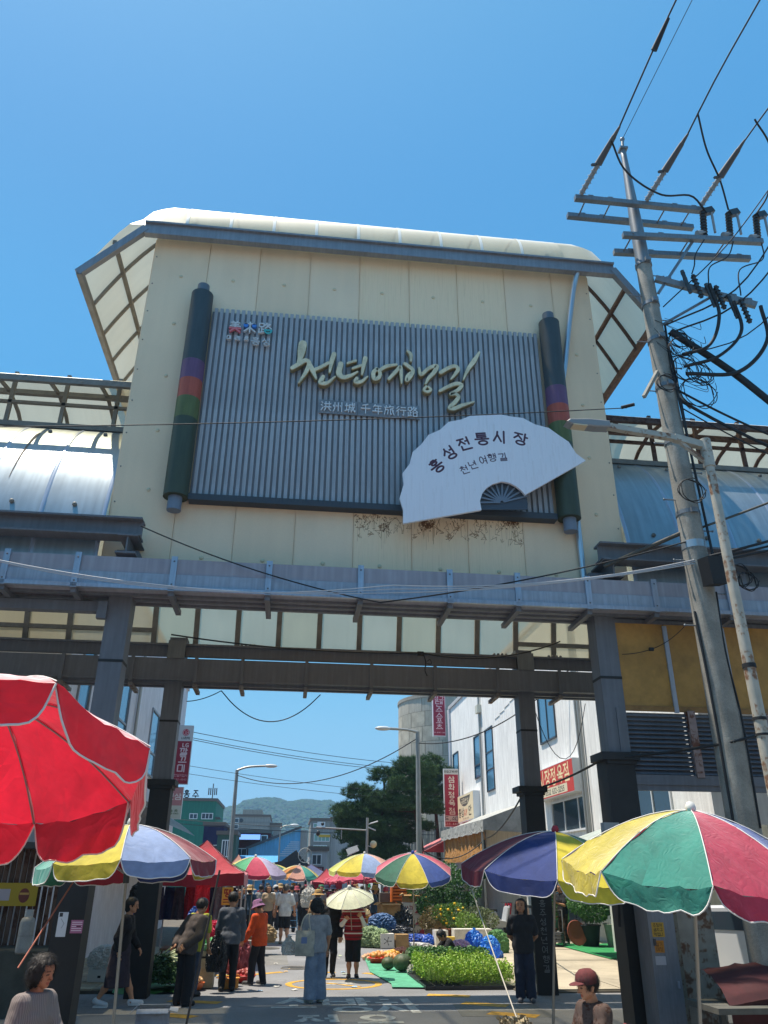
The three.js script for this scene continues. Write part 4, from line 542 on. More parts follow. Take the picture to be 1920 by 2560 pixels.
  boxSign('cream wall sign with a dark bowl emblem and brush letters over the awning', bb(X - .35, X - .01, 4.6, 5.95, -40.4, -44.2), faceX(X - .354, -44.2, -40.4, 4.65, 5.93), canvasMat(512, 256, (c) => { fill(c, '#eadcb8', 0, 0, 512, 256); c.fillStyle = '#57534c'; c.beginPath(); c.moveTo(70, 20); c.lineTo(420, 20); c.quadraticCurveTo(380, 116, 245, 116); c.quadraticCurveTo(110, 116, 70, 20); c.fill(); write(c, '궁중반상', 245, 62, 52, 8, '#d8cdb0', { gap: 1.2 }); write(c, '홍상', 110, 170, 84, 12, '#3a342c', { gap: 1.1, cap: 'round' }); write(c, 'AY', 262, 176, 82, 12, '#c25a34'); write(c, '안', 400, 170, 88, 12, '#3a342c', { cap: 'round' }); write(c, '010-0000-0000', 260, 236, 22, 3, '#8a6a58'); }));
  // awning, its end board and the ochre curtain under it
  const aw = thing('awning', 'grey canvas awning with a wrinkled valance along the white building', 'awning', [0, 0, 0]);
  const mAw = mat(0xaeb0ab, { t: tGrime, s: 1.3, r: .8, b: .03, bt: tFold, bs: 1.7 });
  obj('canvas', [grid(12, 6, (u, v) => [9.5 - 2 * v, 4.75 - .72 * v - .06 * Math.sin(v * 3), -31.6 - 9 * u])], mAw, aw); obj('valance', [grid(30, 5, (u, v) => [7.5 + .03 * Math.sin(u * 60) * v, 4.03 - .45 * v + .02 * Math.sin(u * 40) * v, -31.6 - 9 * u])], mAw, aw);
  obj('end_board', [poly([[7.5, 3.65], [9.5, 3.55], [9.5, 4.72], [7.5, 4.02]], .04).translate(0, 0, -31.6)], mat(0x8a8e90, { t: tGrime, s: 1.2 }), aw);
  obj('strut', [bar([7.55, 3.6, -32], [7.6, 0, -32], .06), bar([7.55, 3.6, -40], [7.6, 0, -40], .06)], mPipe, aw);
  tag(obj('curtain_tarp', [grid(40, 8, (u, v) => [7.62 + .06 * Math.sin(u * 70) + .05 * Math.sin(v * 5), 3.62 - 1.05 * v, -32 - 8.3 * u])], mat(0xa9752a, { t: tGrime, s: 1, r: .85, b: .03, bt: tFold, bs: 2, tr: .12 })), 'ochre tarpaulin curtain hanging below the grey awning', 'tarpaulin');
  tag(obj('awning', [grid(8, 5, (u, v) => [9.2 - 2.4 * v, 4.3 - 1.15 * v, -41.5 - 5 * u]), grid(8, 2, (u, v) => [6.8, 3.15 - .22 * v, -41.5 - 5 * u]), poly([[6.8, 3.1], [9.2, 3.1], [9.2, 4.28], [6.8, 3.14]], .03).translate(0, 0, -41.5)], mat(0xc8363a, { r: .8, t: tGrime, s: 1, tr: .2 })), 'red sloping awning beyond the grey one', 'awning');
  const aw2 = thing('awning', 'low grey green awning over the shop front nearest the arcade', 'awning', [0, 0, 0]);
  obj('canvas', [grid(8, 4, (u, v) => [9.5 - 1.6 * v, 3.35 - .5 * v, -19 - 5.5 * u]), grid(8, 2, (u, v) => [7.9, 2.85 - .25 * v, -19 - 5.5 * u])], mat(0x9aa69e, { t: tGrime, s: 1, r: .8, tr: .1 }), aw2);
  const po = thing('shop_poster', 'blue green advertising poster with an orange ribbon beside the potted plants', 'poster', [0, 0, 0]);
  obj('panel', [grid(1, 1, (u, v) => [8.5 + 1.35 * u, .35 + 1.75 * v, -29 - .25 * u])], canvasMat(256, 320, (c) => { const g = [['#2f7fa8', 0, 0, 256, 130], ['#3f9a8a', 0, 130, 256, 60], ['#4d8f4a', 0, 190, 256, 70], ['#2c5a3c', 0, 260, 256, 60]]; g.forEach((q) => fill(c, ...q)); c.fillStyle = '#d9823c'; c.beginPath(); c.moveTo(40, 70); c.lineTo(200, 60); c.lineTo(214, 100); c.lineTo(36, 112); c.fill(); write(c, '쉬어갈 찻집', 126, 86, 26, 3, '#fff2d8', { gap: 1 }); write(c, '6천', 190, 200, 34, 4, '#f3e3a0'); c.fillStyle = '#a8442c'; for (let i = 0; i < 9; i++) { c.beginPath(); c.arc(40 + i * 22, 240 + (i % 3) * 14, 9, 0, 7); c.fill(); } }), po, true);
  obj('kerb_stone', bb(8.3, 9.9, .03, .36, -28.6, -29.0), mConc, po);
  tag(obj('carpet', bb(8.6, 10.6, .075, .09, -22.5, -27.4), mat(0x2f9a58, { t: tGrain, s: .6, r: 1 })), 'green carpet laid on the pavement before the shop', 'carpet');
}
{ // round concrete tower
  const T = thing('round_tower', 'weathered round concrete tower with coursed blocks behind the pines', 'tower', [12.3, 0, -60]);
  obj('core', [cyl([0, 0, 0], [0, 14, 0], 4.25, 4.2, 40)], mat(0x716d62, { t: tStreak, s: 3 }), T);
  const ms = [mat(0xb2ada0, { t: tStreak, s: 2.3, r: .9 }), mat(0xa9a597, { t: tStreak, s: 1.9, r: .9 }), mat(0xb8b1a0, { t: tGrime, s: 2.1, r: .9 })];
  const gs = geo(grid(3, 1, (u, v) => { const a = (u - .5) * (Math.PI / 10 - .008); return [4.28 * Math.sin(a), 1.06 * v, 4.28 * Math.cos(a)]; }));
  for (let r = 0; r < 13; r++) for (let k = 0; k < 12; k++) { const m = new THREE.Mesh(gs, ms[(r * 5 + k * 3 + (r * k) % 2) % 3]); m.name = 'block'; m.position.y = .05 + r * 1.08; m.rotation.y = -2.5 + k * Math.PI / 10 + (r % 2) * .06; m.receiveShadow = m.castShadow = true; T.add(m); }
  obj('rim', [cyl([0, 14, 0], [0, 14.25, 0], 4.35, 4.35, 40)], mat(0x9a958a, { t: tStreak, s: 2 }), T);
  tag(obj('tower_annex', [bb(7.5, 8.8, 0, 9.3, -60.5, -63), bb(7.5, 8.8, 9.3, 9.5, -60.3, -63.2)], mat(0xa9a091, { t: tStreak, s: 2.2 })), 'narrow grey block leaning against the round tower', 'building');
  const cw = thing('corrugated_fence', 'tall pale corrugated fence below the round tower', 'fence', [0, 0, 0]);
  for (let i = 0; i < 26; i++) obj('sheet', bb(5.6 + i * .2, 5.76 + i * .2, 0, 4.6 + (i % 7) * .02, -50, -50.06), mat(i % 2 ? 0xa7a9a2 : 0x8f918c, { t: tStreak, s: 1 }), cw); 
}
{ // left: white building with signs and awning
  const X = -5, B = thing('white_building', 'plain white shop building with tall slit windows on the left of the street', 'building', [0, 0, 0]);
  obj('wall', [bb(X - 7, X, 0, 9.8, -17.6, -37.2)], mat(0xdad9dd, { t: tStreak, s: 3, r: .9 }), B); obj('parapet', [bb(X - 7, X + .07, 9.8, 9.98, -17.6, -37.2)], mat(0xc4c4c8, {}), B);
  windowAt(B, 'x', X, -24.3, -23.0, 5.0, 7.6, { bars: [], rails: [.4], frame: mat(0x8a8f96, { r: .5 }) }); windowAt(B, 'x', X, -30.1, -28.5, 5.2, 7.3, { bars: [], rails: [.35], frame: mat(0x8a8f96, { r: .5 }) }); windowAt(B, 'x', X, -19.6, -18.6, 4.4, 7, { bars: [], rails: [.4], frame: mat(0x8a8f96, { r: .5 }) });
  obj('fascia_board', [bb(X, X + .1, 3.4, 4.3, -20, -33)], mat(0x8a7d72, { t: tGrime, s: 1 }), B);
  obj('shop_front', [bb(X, X + .06, 0, 3.4, -18, -36.5)], mat(0xdad9dd, { t: tStreak, s: 1.2 }), B);
  for (const z of [-25.5, -33]) obj('drain_pipe', cyl([X + .08, 3.4, z], [X + .08, 9.6, z], .05), mPipe, B);
  const sg = thing('shop_sign', 'tall white and crimson projecting sign with a round face emblem on the left building', 'sign');
  obj('box', [bb(-4.95, -4.3, 5.45, 7.87, -35, -35.16)], mat(0xbabcc2, { r: .5 }), sg);
  obj('face', [grid(1, 1, (u, v) => [-4.93 + .61 * u, 5.47 + 2.38 * v, -34.995])], canvasMat(256, 1024, (c) => {
    fill(c, '#8f2038', 0, 0, 256, 1024); fill(c, '#c3c5ca', 0, 0, 256, 276); c.fillStyle = '#a8203c'; c.beginPath(); c.arc(140, 120, 62, 0, 7); c.fill(); c.strokeStyle = '#d8c4cc'; c.lineWidth = 8; c.beginPath(); c.arc(140, 120, 48, -1.2, 4.6); c.stroke(); c.beginPath(); c.moveTo(136, 92); c.lineTo(136, 146); c.lineTo(158, 146); c.stroke(); c.beginPath(); c.moveTo(150, 118); c.lineTo(188, 118); c.stroke();
    write(c, 'LG화학', 140, 222, 50, 8, '#4a4c52', { gap: .95 }); write(c, 'LG', 150, 346, 92, 12, '#d9c9cf', { gap: 1.15 }); write(c, '깔끄미', 130, 610, 132, 19, '#d9c9cf', { vert: true, gap: 1.12, sx: 1.1 }); write(c, '한일지업사', 128, 880, 46, 6, '#c89aa4', { gap: 1.02 }); write(c, '632-4043', 130, 950, 40, 6, '#c89aa4', { gap: 1.1 });
  }), sg, true);
  obj('bracket', [bar([-5, 7.5, -35.08], [-4.9, 7.5, -35.08], .05), bar([-5, 5.8, -35.08], [-4.9, 5.8, -35.08], .05)], mPipe, sg);
  const s2 = thing('shop_sign', 'faded pink lightbox sign below the crimson projecting sign', 'sign'); obj('box', [bb(-4.9, -4.25, 4.0, 5.2, -33.5, -33.66)], mFrameW, s2); obj('face', [grid(1, 1, (u, v) => [-4.89 + .63 * u, 4.02 + 1.16 * v, -33.495])], canvasMat(128, 256, (c) => { fill(c, '#c58a8e', 0, 0, 128, 150); fill(c, '#cfd2c8', 0, 150, 128, 106); write(c, '인삼', 64, 75, 52, 8, '#efe3e0', { gap: 1.05 }); write(c, '약초', 64, 205, 44, 6, '#7a8a70', { gap: 1.1 }); }), s2, true);
  const aw = thing('awning', 'weathered grey awning with a brown underside on the left building', 'awning'); obj('canvas', [grid(8, 6, (u, v) => [X + 1.6 * v, 4.1 - .25 * v - .55 * v * v, -24 - 7.5 * u]), poly([[X, 3.2], [X + 1.6, 3.1], [X + 1.6, 3.3], [X + .9, 3.8], [X, 4.1]], .04).translate(0, 0, -24)], mat(0x93928c, { t: tGrime, s: 1.1, r: .85, b: .02, bt: tFold, bs: 1.6 }), aw); obj('lining', [grid(8, 3, (u, v) => [X + .05 + 1.5 * v, 3.2 - .1 * v - .4 * Math.sin(v * 2), -24.1 - 7.3 * u])], mat(0x6b4a2c, { t: tGrime, s: 1, r: .9 }), aw);
}
{ // buildings beyond the market
  const far = (name, label, cat, x0, x1, h, z, d, hex, wins, o = {}) => { const B = thing(name, label, cat); obj('wall', [bb(x0, x1, 0, h, z, z - d)], mat(hex, { t: o.t ?? tStreak, s: 4, r: .9 }), B); if (o.cap !== 0) obj('parapet', [bb(x0 - .1, x1 + .1, h, h + .25, z + .1, z - d)], mat(o.capHex ?? 0x6a5f58, {}), B); for (const [a, b, c, e, n] of wins) windowAt(B, 'z', z, a, b, c, e, { frame: o.frame ?? mFrameW, glass: o.glass ?? mGlassD, bars: n ? Array.from({ length: n }, (_, i) => (i + 1) / (n + 1)) : [] }); return B; };
  const g = far('green_building', 'teal green four storey building with a rooftop antenna', 'building', -10.4, -6.5, 8.0, -75, 9, 0x2f7a68, [[-8.7, -8.1, 6.55, 6.9, 1], [-7.65, -6.75, 6.55, 6.95, 2], [-7.2, -6.7, 5.5, 5.95, 1], [-7.3, -6.75, 4.3, 4.8, 1]], {});
  obj('antenna', [cyl([-7, 8.2, -76], [-7, 9.6, -76], .05), ...[-.35, -.18, 0, .18, .35].map((d) => bb(-7 + d - .05, -7 + d + .05, 8.6, 9.2, -75.8, -75.9))], mat(0x70757a, {}), g);
  obj('rooftop_letter', [...'홍주'].flatMap((ch, i) => hangul(ch).flatMap((s) => s.slice(1).map((q, k) => bar([-9.5 + i * .8 + s[k][0] * .6, 8.9 - s[k][1] * .6, -75], [-9.5 + i * .8 + q[0] * .6, 8.9 - q[1] * .6, -75], .09)))), mat(0x3a3c40, {}), g);
  obj('stair', [0, 1, 2, 3].map((k) => bb(-6.5, -6.1, 3 + k * 1.2, 3.1 + k * 1.2, -75, -77)), mat(0x4a4e50, {}), g);
  const gr = far('grey_building', 'pale grey clad building with small dark windows below the hill', 'building', -6.6, -2.2, 8.35, -100, 10, 0x9a9a96, [[-6.3, -5.9, 7.7, 8.1, 0], [-6.3, -5.9, 7.0, 7.4, 0], [-5.5, -5.1, 5.9, 6.5, 0], [-4.1, -3.8, 6.3, 6.6, 0], [-3.4, -2.6, 5.9, 6.5, 0]], {}); obj('penthouse', bb(-5.5, -3.2, 8.6, 9.2, -101, -106), mat(0xa8a397, { t: tStreak, s: 3 }), gr);
  obj('round_window', cyl([-5.55, 7.9, -99.98], [-5.55, 7.9, -99.9], .22, .22, 14), mFrame, gr); for (let k = 0; k < 9; k++) obj('cladding_seam', bb(-6.6, -2.2, 4 + k * .46, 4.03 + k * .46, -99.99, -99.95), mat(0x808080, {}), gr);
  far('grey_building', 'plain grey annex beside the clad building', 'building', -2.18, -.85, 7.5, -101, 8, 0x8d8e8c, [], {});
  const wn = far('red_building', 'dark red shop block with a blue awning below the grey building', 'building', -4.6, -1.3, 5.0, -66, 6, 0x5c1f22, [[-4.2, -3.1, 3.2, 3.85, 2], [-2.9, -1.9, 3.2, 3.85, 2], [-2.0, -1.6, 4.4, 4.8, 0]], {}); obj('awning', [grid(4, 2, (u, v) => [-3.95 + 1.85 * u, 4.92 - .42 * v, -65.9 + .5 * v])], mat(0x3a86d8, { r: .6 }), wn);
  far('blue_building', 'narrow dark blue shop beside the teal building', 'building', -6.3, -4.8, 5.4, -64, 5, 0x24234f, [[-6, -5.2, 3, 4, 1]], {});
  far('low_block', 'low grey green kiosk block behind the red tent', 'building', -4.9, -3.6, 4.6, -60, 4, 0x3c5a50, [[-4.5, -4.0, 3.2, 4.2, 2]], {});
  // market hall with sky blue gable
  const hall = thing('market_hall', 'market hall with a sky blue sloping gable wall and grey end pier', 'building');
  obj('gable', [poly([[-2.9, 0], [1.0, 0], [1.0, 5.3], [-2.9, 3.85]], 6).translate(0, 0, -71)], mat(0x63aede, { t: tStreak, s: 3 }), hall); obj('pier', [bb(1.0, 1.55, 0, 5.2, -64.9, -70)], mat(0x9a9a98, { t: tStreak, s: 2 }), hall); obj('roof_edge', [bar([-3.1, 3.88, -64.9], [1.05, 5.43, -64.9], .16, .3)], mat(0x4c4f55, {}), hall);
  for (let k = 0; k < 8; k++) obj('roof_stripe', bb(-.6 + k * .12, .95, 3.35 + k * .14, 3.39 + k * .14, -64.98, -64.95), mat(0xd4dde2, {}), hall); obj('lower_roof', [grid(4, 2, (u, v) => [-4.6 + 4 * u, 3.35 - .5 * v, -64 + 1.5 * v])], mat(0x4e9fd6, { t: tStreak, s: 2 }), hall);
  const rg = far('grey_building', 'grey apartment block with ribbon windows and a roof sign', 'building', 2.3, 4.35, 7.1, -85, 8, 0x8b8b87, [[2.7, 4.2, 5.2, 5.8, 3], [2.7, 3.95, 4.35, 4.75, 3], [2.6, 2.9, 6.5, 6.8, 0]], { glass: mat(0x7fa8a0, { r: .1 }) }); obj('signboard', bb(3.15, 4.3, 5.55, 5.8, -84.9, -84.95), mat(0xc09a30, {}), rg); obj('white_panel', bb(2.95, 3.75, 6.4, 7, -84.95, -84.98), mFrameW, rg);
  far('grey_building', 'light grey stucco block next to the ribbon window apartments', 'building', 4.42, 7, 7.3, -86, 8, 0xa2a3a3, [[5.0, 5.4, 5.8, 6.1, 0]], {});
  const wh = far('white_building', 'small white house with barred window and a maroon sign', 'building', 1.4, 2.5, 3.4, -52, 4, 0xb9bbbd, [[1.6, 2.1, 2.65, 3.15, 1]], {}); obj('maroon_sign', [bb(1.42, 2.3, 2.22, 2.5, -51.9, -51.95)], canvasMat(128, 48, (c) => { fill(c, '#571c2a', 0, 0, 128, 48); write(c, '식자재', 64, 24, 28, 4, '#d8b4b8'); }), wh, true);
  const hk = thing('tiled_pavilion', 'dark roofed pavilion with an upswept gable in the market', 'pavilion'); obj('roof', [poly([[-1.6, 2.55], [-.3, 2.75], [.55, 3.35], [.9, 2.9], [1.5, 2.45], [1.4, 2.35], [-1.6, 2.4]], 5).translate(0, 0, -54)], mat(0x4a4e4c, { t: tGrain, s: 1 }), hk); obj('gable_board', [poly([[-.6, 2.36], [.45, 2.85], [1.0, 2.36]], .1).translate(0, 0, -48.95)], mat(0x3a3d3c, {}), hk); obj('post', [bb(-1.3, -1.15, 0, 2.4, -49.2, -49.4), bb(1.1, 1.25, 0, 2.4, -49.2, -49.4)], mat(0x4a3a30, {}), hk);
  const wd = thing('wheel_ornament', 'white wheel shaped ornament of wire beside the pavilion', 'ornament'); obj('rim', [new THREE.TorusGeometry(.36, .02, 6, 28).translate(1.0, 3.0, -46)], mat(0xa9ada8, {}), wd); for (let k = 0; k < 8; k++) obj('spoke', bar([1.0, 3, -46], [1 + .35 * Math.cos(k * .785), 3 + .35 * Math.sin(k * .785), -46], .02), mat(0xa9ada8, {}), wd); obj('post', cyl([1, 0, -46], [1, 2.5, -46], .05), mPipe, wd);
  // wooded hill
  const prof = [[-260, 40], [-150, 52], [-100, 58], [-69, 64.5], [-54, 67.2], [-44, 73.1], [-30, 75.4], [-16, 75.7], [0, 72.1], [14, 74.4], [22, 74.6], [31, 73.4], [43, 74], [51, 69.5], [58, 65.5], [90, 56], [160, 45], [300, 30]];
  const hy = (x) => { let i = 0; while (i < prof.length - 2 && x > prof[i + 1][0]) i++; const a = prof[i], b = prof[i + 1], t = Math.min(1, Math.max(0, (x - a[0]) / (b[0] - a[0]))), u = t * t * (3 - 2 * t); return a[1] + (b[1] - a[1]) * u; };
  struct('hill', grid(220, 46, (u, v) => { const x = -260 + 560 * u, d = v; const y = hy(x) * Math.sin(Math.min(1, d) * Math.PI / 2) + 1.6 * noise3(x * .09, d * 14, 1) + .9 * noise3(x * .25, d * 34, 4) + 2.5 * noise3(x * .03, d * 5, 9) * d * (1 - d) * 3; return [x, Math.max(-1, y), -640 - 260 * d]; }), mat(0x2a4426, { t: tGrain, s: 9, r: 1 }));
  const pts = []; // tree crowns over the hill
  const cg = new THREE.IcosahedronGeometry(1, 1), N = 5200, im = new THREE.InstancedMesh(cg, mat(0x284522, { r: 1, flat: true }), N), M4 = new THREE.Matrix4(), Q = new THREE.Quaternion(), col = new THREE.Color();
  for (let i = 0; i < N; i++) { const x = rr(-120, 110), d = Math.pow(rnd(), .8), y = hy(x) * Math.sin(d * Math.PI / 2), s = rr(1.1, 2.5); M4.compose(V(x, y, -640 - 260 * d), Q.setFromEuler(new THREE.Euler(rnd() * 6, rnd() * 6, 0)), V(s * 1.1, s * .9, s)); im.setMatrixAt(i, M4); im.setColorAt(i, col.setRGB(.75 + rnd() * .5, .75 + rnd() * .5, .7 + rnd() * .4)); }
  im.name = 'hill_forest'; tag(im, 'distant wood covering the hill behind the town', 'forest', null, 'stuff'); scene.add(im);
}
// ---------- pines ----------
function pine(label, x, z, h, lean, clumps, dens = 1) {
  const t = thing('pine_tree', label, 'tree', [x, 0, z]); const trunkPts = [[0, 0, 0], [lean * .15, h * .3, 0], [lean * .5, h * .55, .1], [lean * .8, h * .75, 0], [lean, h * .95, 0]].map(A), cv = new THREE.CatmullRomCurve3(trunkPts), mBark = mat(0x5a4636, { t: tGrain, s: .5, r: 1 });
  const tr = []; for (let i = 0; i < 10; i++) tr.push(cyl(cv.getPoint(i / 10), cv.getPoint((i + 1) / 10), .17 * (1 - i * .075), .17 * (1 - (i + 1) * .075), 8));
  for (const c of clumps) { const b = cv.getPoint(Math.min(.98, Math.max(.25, (c[1] - .3) / h))); tr.push(cyl(b, [c[0], c[1] - .1, c[2]], .05, .02, 5)); }
  obj('trunk', tr, mBark, t);
  const pos = [], col = []; const tuft = (p, up, s) => { const n = 14, g = .55 + rnd() * .6; for (let k = 0; k < n; k++) { const d = V(rr(-1, 1), rr(-.25, 1.1), rr(-1, 1)).addScaledVector(up, .5).normalize(), w = V(rr(-1, 1), rr(-1, 1), rr(-1, 1)).cross(d).normalize()        .multiplyScalar(s * .05); const e = p.clone().addScaledVector(d, s); pos.push(p.x - w.x, p.y - w.y, p.z - w.z, p.x + w.x, p.y + w.y, p.z + w.z, e.x, e.y, e.z); for (let q = 0; q < 3; q++) col.push(g * (.9 + .25 * rnd()), g, g * .8); } };
  for (const [cx, cy, cz, rx, ry] of clumps) { const n = Math.round(230 * rx * rx * dens + 90); for (let i = 0; i < n; i++) { const d = V(rr(-1, 1), rr(-.6, 1), rr(-1, 1)); if (d.length() > 1) { d.normalize().multiplyScalar(rr(.6, 1)); } const k = 1 + .25 * noise3(cx + d.x * 2, cy + d.y * 2, d.z * 2); tuft(V(cx + d.x * rx * k, cy + d.y * ry * k, cz + d.z * rx * .8 * k), V(d.x * .6, .6, d.z * .6), rr(.16, .3)); } }
  const g = new THREE.BufferGeometry(); g.setAttribute('position', new THREE.Float32BufferAttribute(pos, 3)); g.setAttribute('color', new THREE.Float32BufferAttribute(col, 3)); g.computeVertexNormals(); g.setAttribute('uv', new THREE.Float32BufferAttribute(new Float32Array(pos.length / 3 * 2), 2));
  obj('crown', g, mat(0x41603a, { r: .9, vc: true }), t, 'raw'); return t;
}
pine('broad dark pine with layered boughs beside the lamp post, nearest the street', 4.6, -44, 7.2, .5, [[-.9, 6.0, .2, .9, .5], [.4, 6.9, 0, .8, .55], [-1.2, 5.0, .3, 1.2, .6], [.4, 5.5, .4, 1.3, .7], [1.3, 5.3, -.3, 1, .6], [-1.0, 3.9, .2, 1.1, .6], [.4, 4.2, .5, 1.3, .7], [1.4, 3.9, 0, .9, .6], [-.6, 2.9, .2, 1.2, .6], [.8, 2.9, .4, 1.2, .7], [-1.6, 4.5, .1, .6, .35], [-.6, 2.2, 0, 1, .6], [.8, 2.0, 0, 1, .6], [0, 5.0, -.4, 1.5, .9], [0, 3.4, -.4, 1.5, .9], [1.8, 4.6, -.4, .9, .7]], 1.7);
pine('slender pine with a bare crooked trunk in front of the round tower', 7.2, -43, 7.6, -.9, [[-.9, 7.4, 0, .8, .5], [-.2, 7.0, .3, .8, .5], [-1.4, 6.3, .2, .9, .5], [-.4, 6.2, 0, 1, .55], [-.9, 5.4, .3, 1, .5], [.2, 5.2, .2, .8, .45], [-1.7, 5.2, 0, .6, .35], [-.1, 4.3, .3, .5, .25], [-.8, 6.8, -.4, 1.1, .7]], 1.5);
pine('tall pine partly hidden by the red projecting sign', 8.6, -47, 8.4, -.3, [[-.4, 8.0, 0, .8, .6], [.3, 7.3, .2, .8, .55], [-.7, 6.9, .2, .8, .5], [0, 6.3, .1, 1, .6], [-.5, 5.5, .2, .8, .45]], 1.5);
// ---------- street lamps beyond ----------
function lampPost(label, x, z, h, dx, dy, r) { const l = thing('street_lamp', label, 'street lamp', [x, 0, z]); obj('pole', [lathe([[r * 1.4, 0], [r, h * .6], [r * .8, h], [0, h]], 0, 0, 0, 10)], mat(0x8f9494, { t: tStreak, s: 1, r: .5 }), l); obj('arm', [tube([[0, h - .02, 0], [dx * .25, h + dy * .6, 0], [dx * .8, h + dy, 0]], r * .55, 10, 6)], mPipe, l); obj('lamp_head', [ball(.16, dx * .92, h + dy, 0, 2.1, .55, 1, 12)], mat(0xbfc4c6, { r: .35 }), l); return l; }
lampPost('grey street lamp rising behind the red pagoda tent', -2.62, -40, 6.65, 1.75, .22, .1);
lampPost('street lamp on a tapered concrete pole in front of the pines', 5.05, -32, 7.35, -1.55, .1, .1);
lampPost('small street lamp standing before the sky blue gable', -.55, -62, 5.2, 1.1, .2, .06);
{ const c = thing('camera_pole', 'dark pole with a long camera arm and a globe lamp before the pines', 'pole', [3.7, 0, -39]); obj('pole', cyl([0, 0, 0], [0, 4.5, 0], .06), mPipe, c); obj('arm', [cyl([0, 3.95, 0], [-2.4, 4.05, 0], .035), cyl([-1.2, 4, 0], [-1.2, 3.55, 0], .02)], mPipe, c); obj('dome_camera', [ball(.1, -2.3, 3.8, 0, 1, 1.3, 1), ball(.08, -2.1, 4.2, 0)], mat(0x2b2d30, { r: .3 }), c); obj('globe_lamp', [ball(.16, .3, 3.35, 0)], mat(0xd9c9a0, { r: .4 }), c); obj('bracket', [cyl([0, 4.2, 0], [.5, 4.35, 0], .03), cyl([0, 4.1, 0], [.4, 3.95, 0], .03), cyl([0, 3.3, 0], [.3, 3.2, 0], .02)], mat(0xc9cccc, {}), c); 
  const sp = thing('solar_panel', 'tilted solar panel on a pole behind the umbrellas', 'solar panel', [2.75, 0, -36]); obj('post', cyl([0, 0, 0], [0, 2.9, 0], .03), mPipe, sp); obj('panel', box(.5, .03, .42, .05, 3.0, 0, .6, 0, .35), mat(0x3c4650, { r: .2 }), sp); obj('frame', [bar([-.2, 2.78, .2], [.28, 2.98, .2], .03), bar([-.15, 3.08, -.2], [.3, 3.2, -.2], .03)], mFrameW, sp); }
// wires over the street
{
  const W = (label, list, group) => tag(obj('street_cable', list, mWire), label, 'cable', group);
  [[7.75, 8.3, .25], [7.5, 8.0, .25], [7.42, 7.9, .28]].forEach(([a, b, s]) => W('thin black cable crossing the street from the crimson sign to the round tower', [sag([-4.4, a, -36], [9.4, b, -50], s, .014, 24, 4)], 'cables crossing to the round tower'));
  [[6.6, 6.4], [6.25, 6.1]].forEach(([a, b]) => W('thin wire crossing the street just behind the lamp heads', [sag([-5, a, -38], [9, b - .3, -45], .2, .01, 20, 4)], 'wires behind the lamp heads'));
  W('black cable hung in a deep curve between the two street lamps', [sag([-2.6, 6.4, -40], [5.05, 7.1, -32], .95, .02, 30, 5)]); W('black cable drooping from the tapered lamp post to the white building', [sag([5.05, 6.9, -32], [9.5, 8.6, -26], .75, .022, 30, 5)]);
  W('black wire looped under the inner beam beside the left column', [sag([-2.3, 5.35, -17], [-1.6, 5.62, -17.1], .05, .01), sag([-1.6, 5.62, -17.1], [.55, 5.6, -17.1], .62, .012, 24)]);
  [[4.75, 4.4], [4.5, 4.2]].forEach(([a, b]) => W('dark cable stretched low across the street before the hill', [sag([-7, a + .5, -55], [8.5, b, -48], .15, .016, 20, 4)], 'cables before the hill'));
  W('grey rope hung from a post below the awning towards the tapered lamp post', [sag([5.2, 2.9, -32], [7.6, 3.3, -32], .45, .02), bar([7.62, 3.3, -32], [7.66, 2.4, -32], .06)]); W('black cable slanting from the inner right pedestal cap down to the awning post', [sag([4.85, 3.68, -16.4], [7.6, 3.35, -31.5], .2, .02), sag([5.2, 3.7, -16.4], [4.9, 3.75, -11.7], .05, .02)]);
  W('thin drooping wire from the inner beam against the white building', [sag([5.3, 5.5, -17], [6.6, 5.6, -17.2], 1.2, .009)]);
}
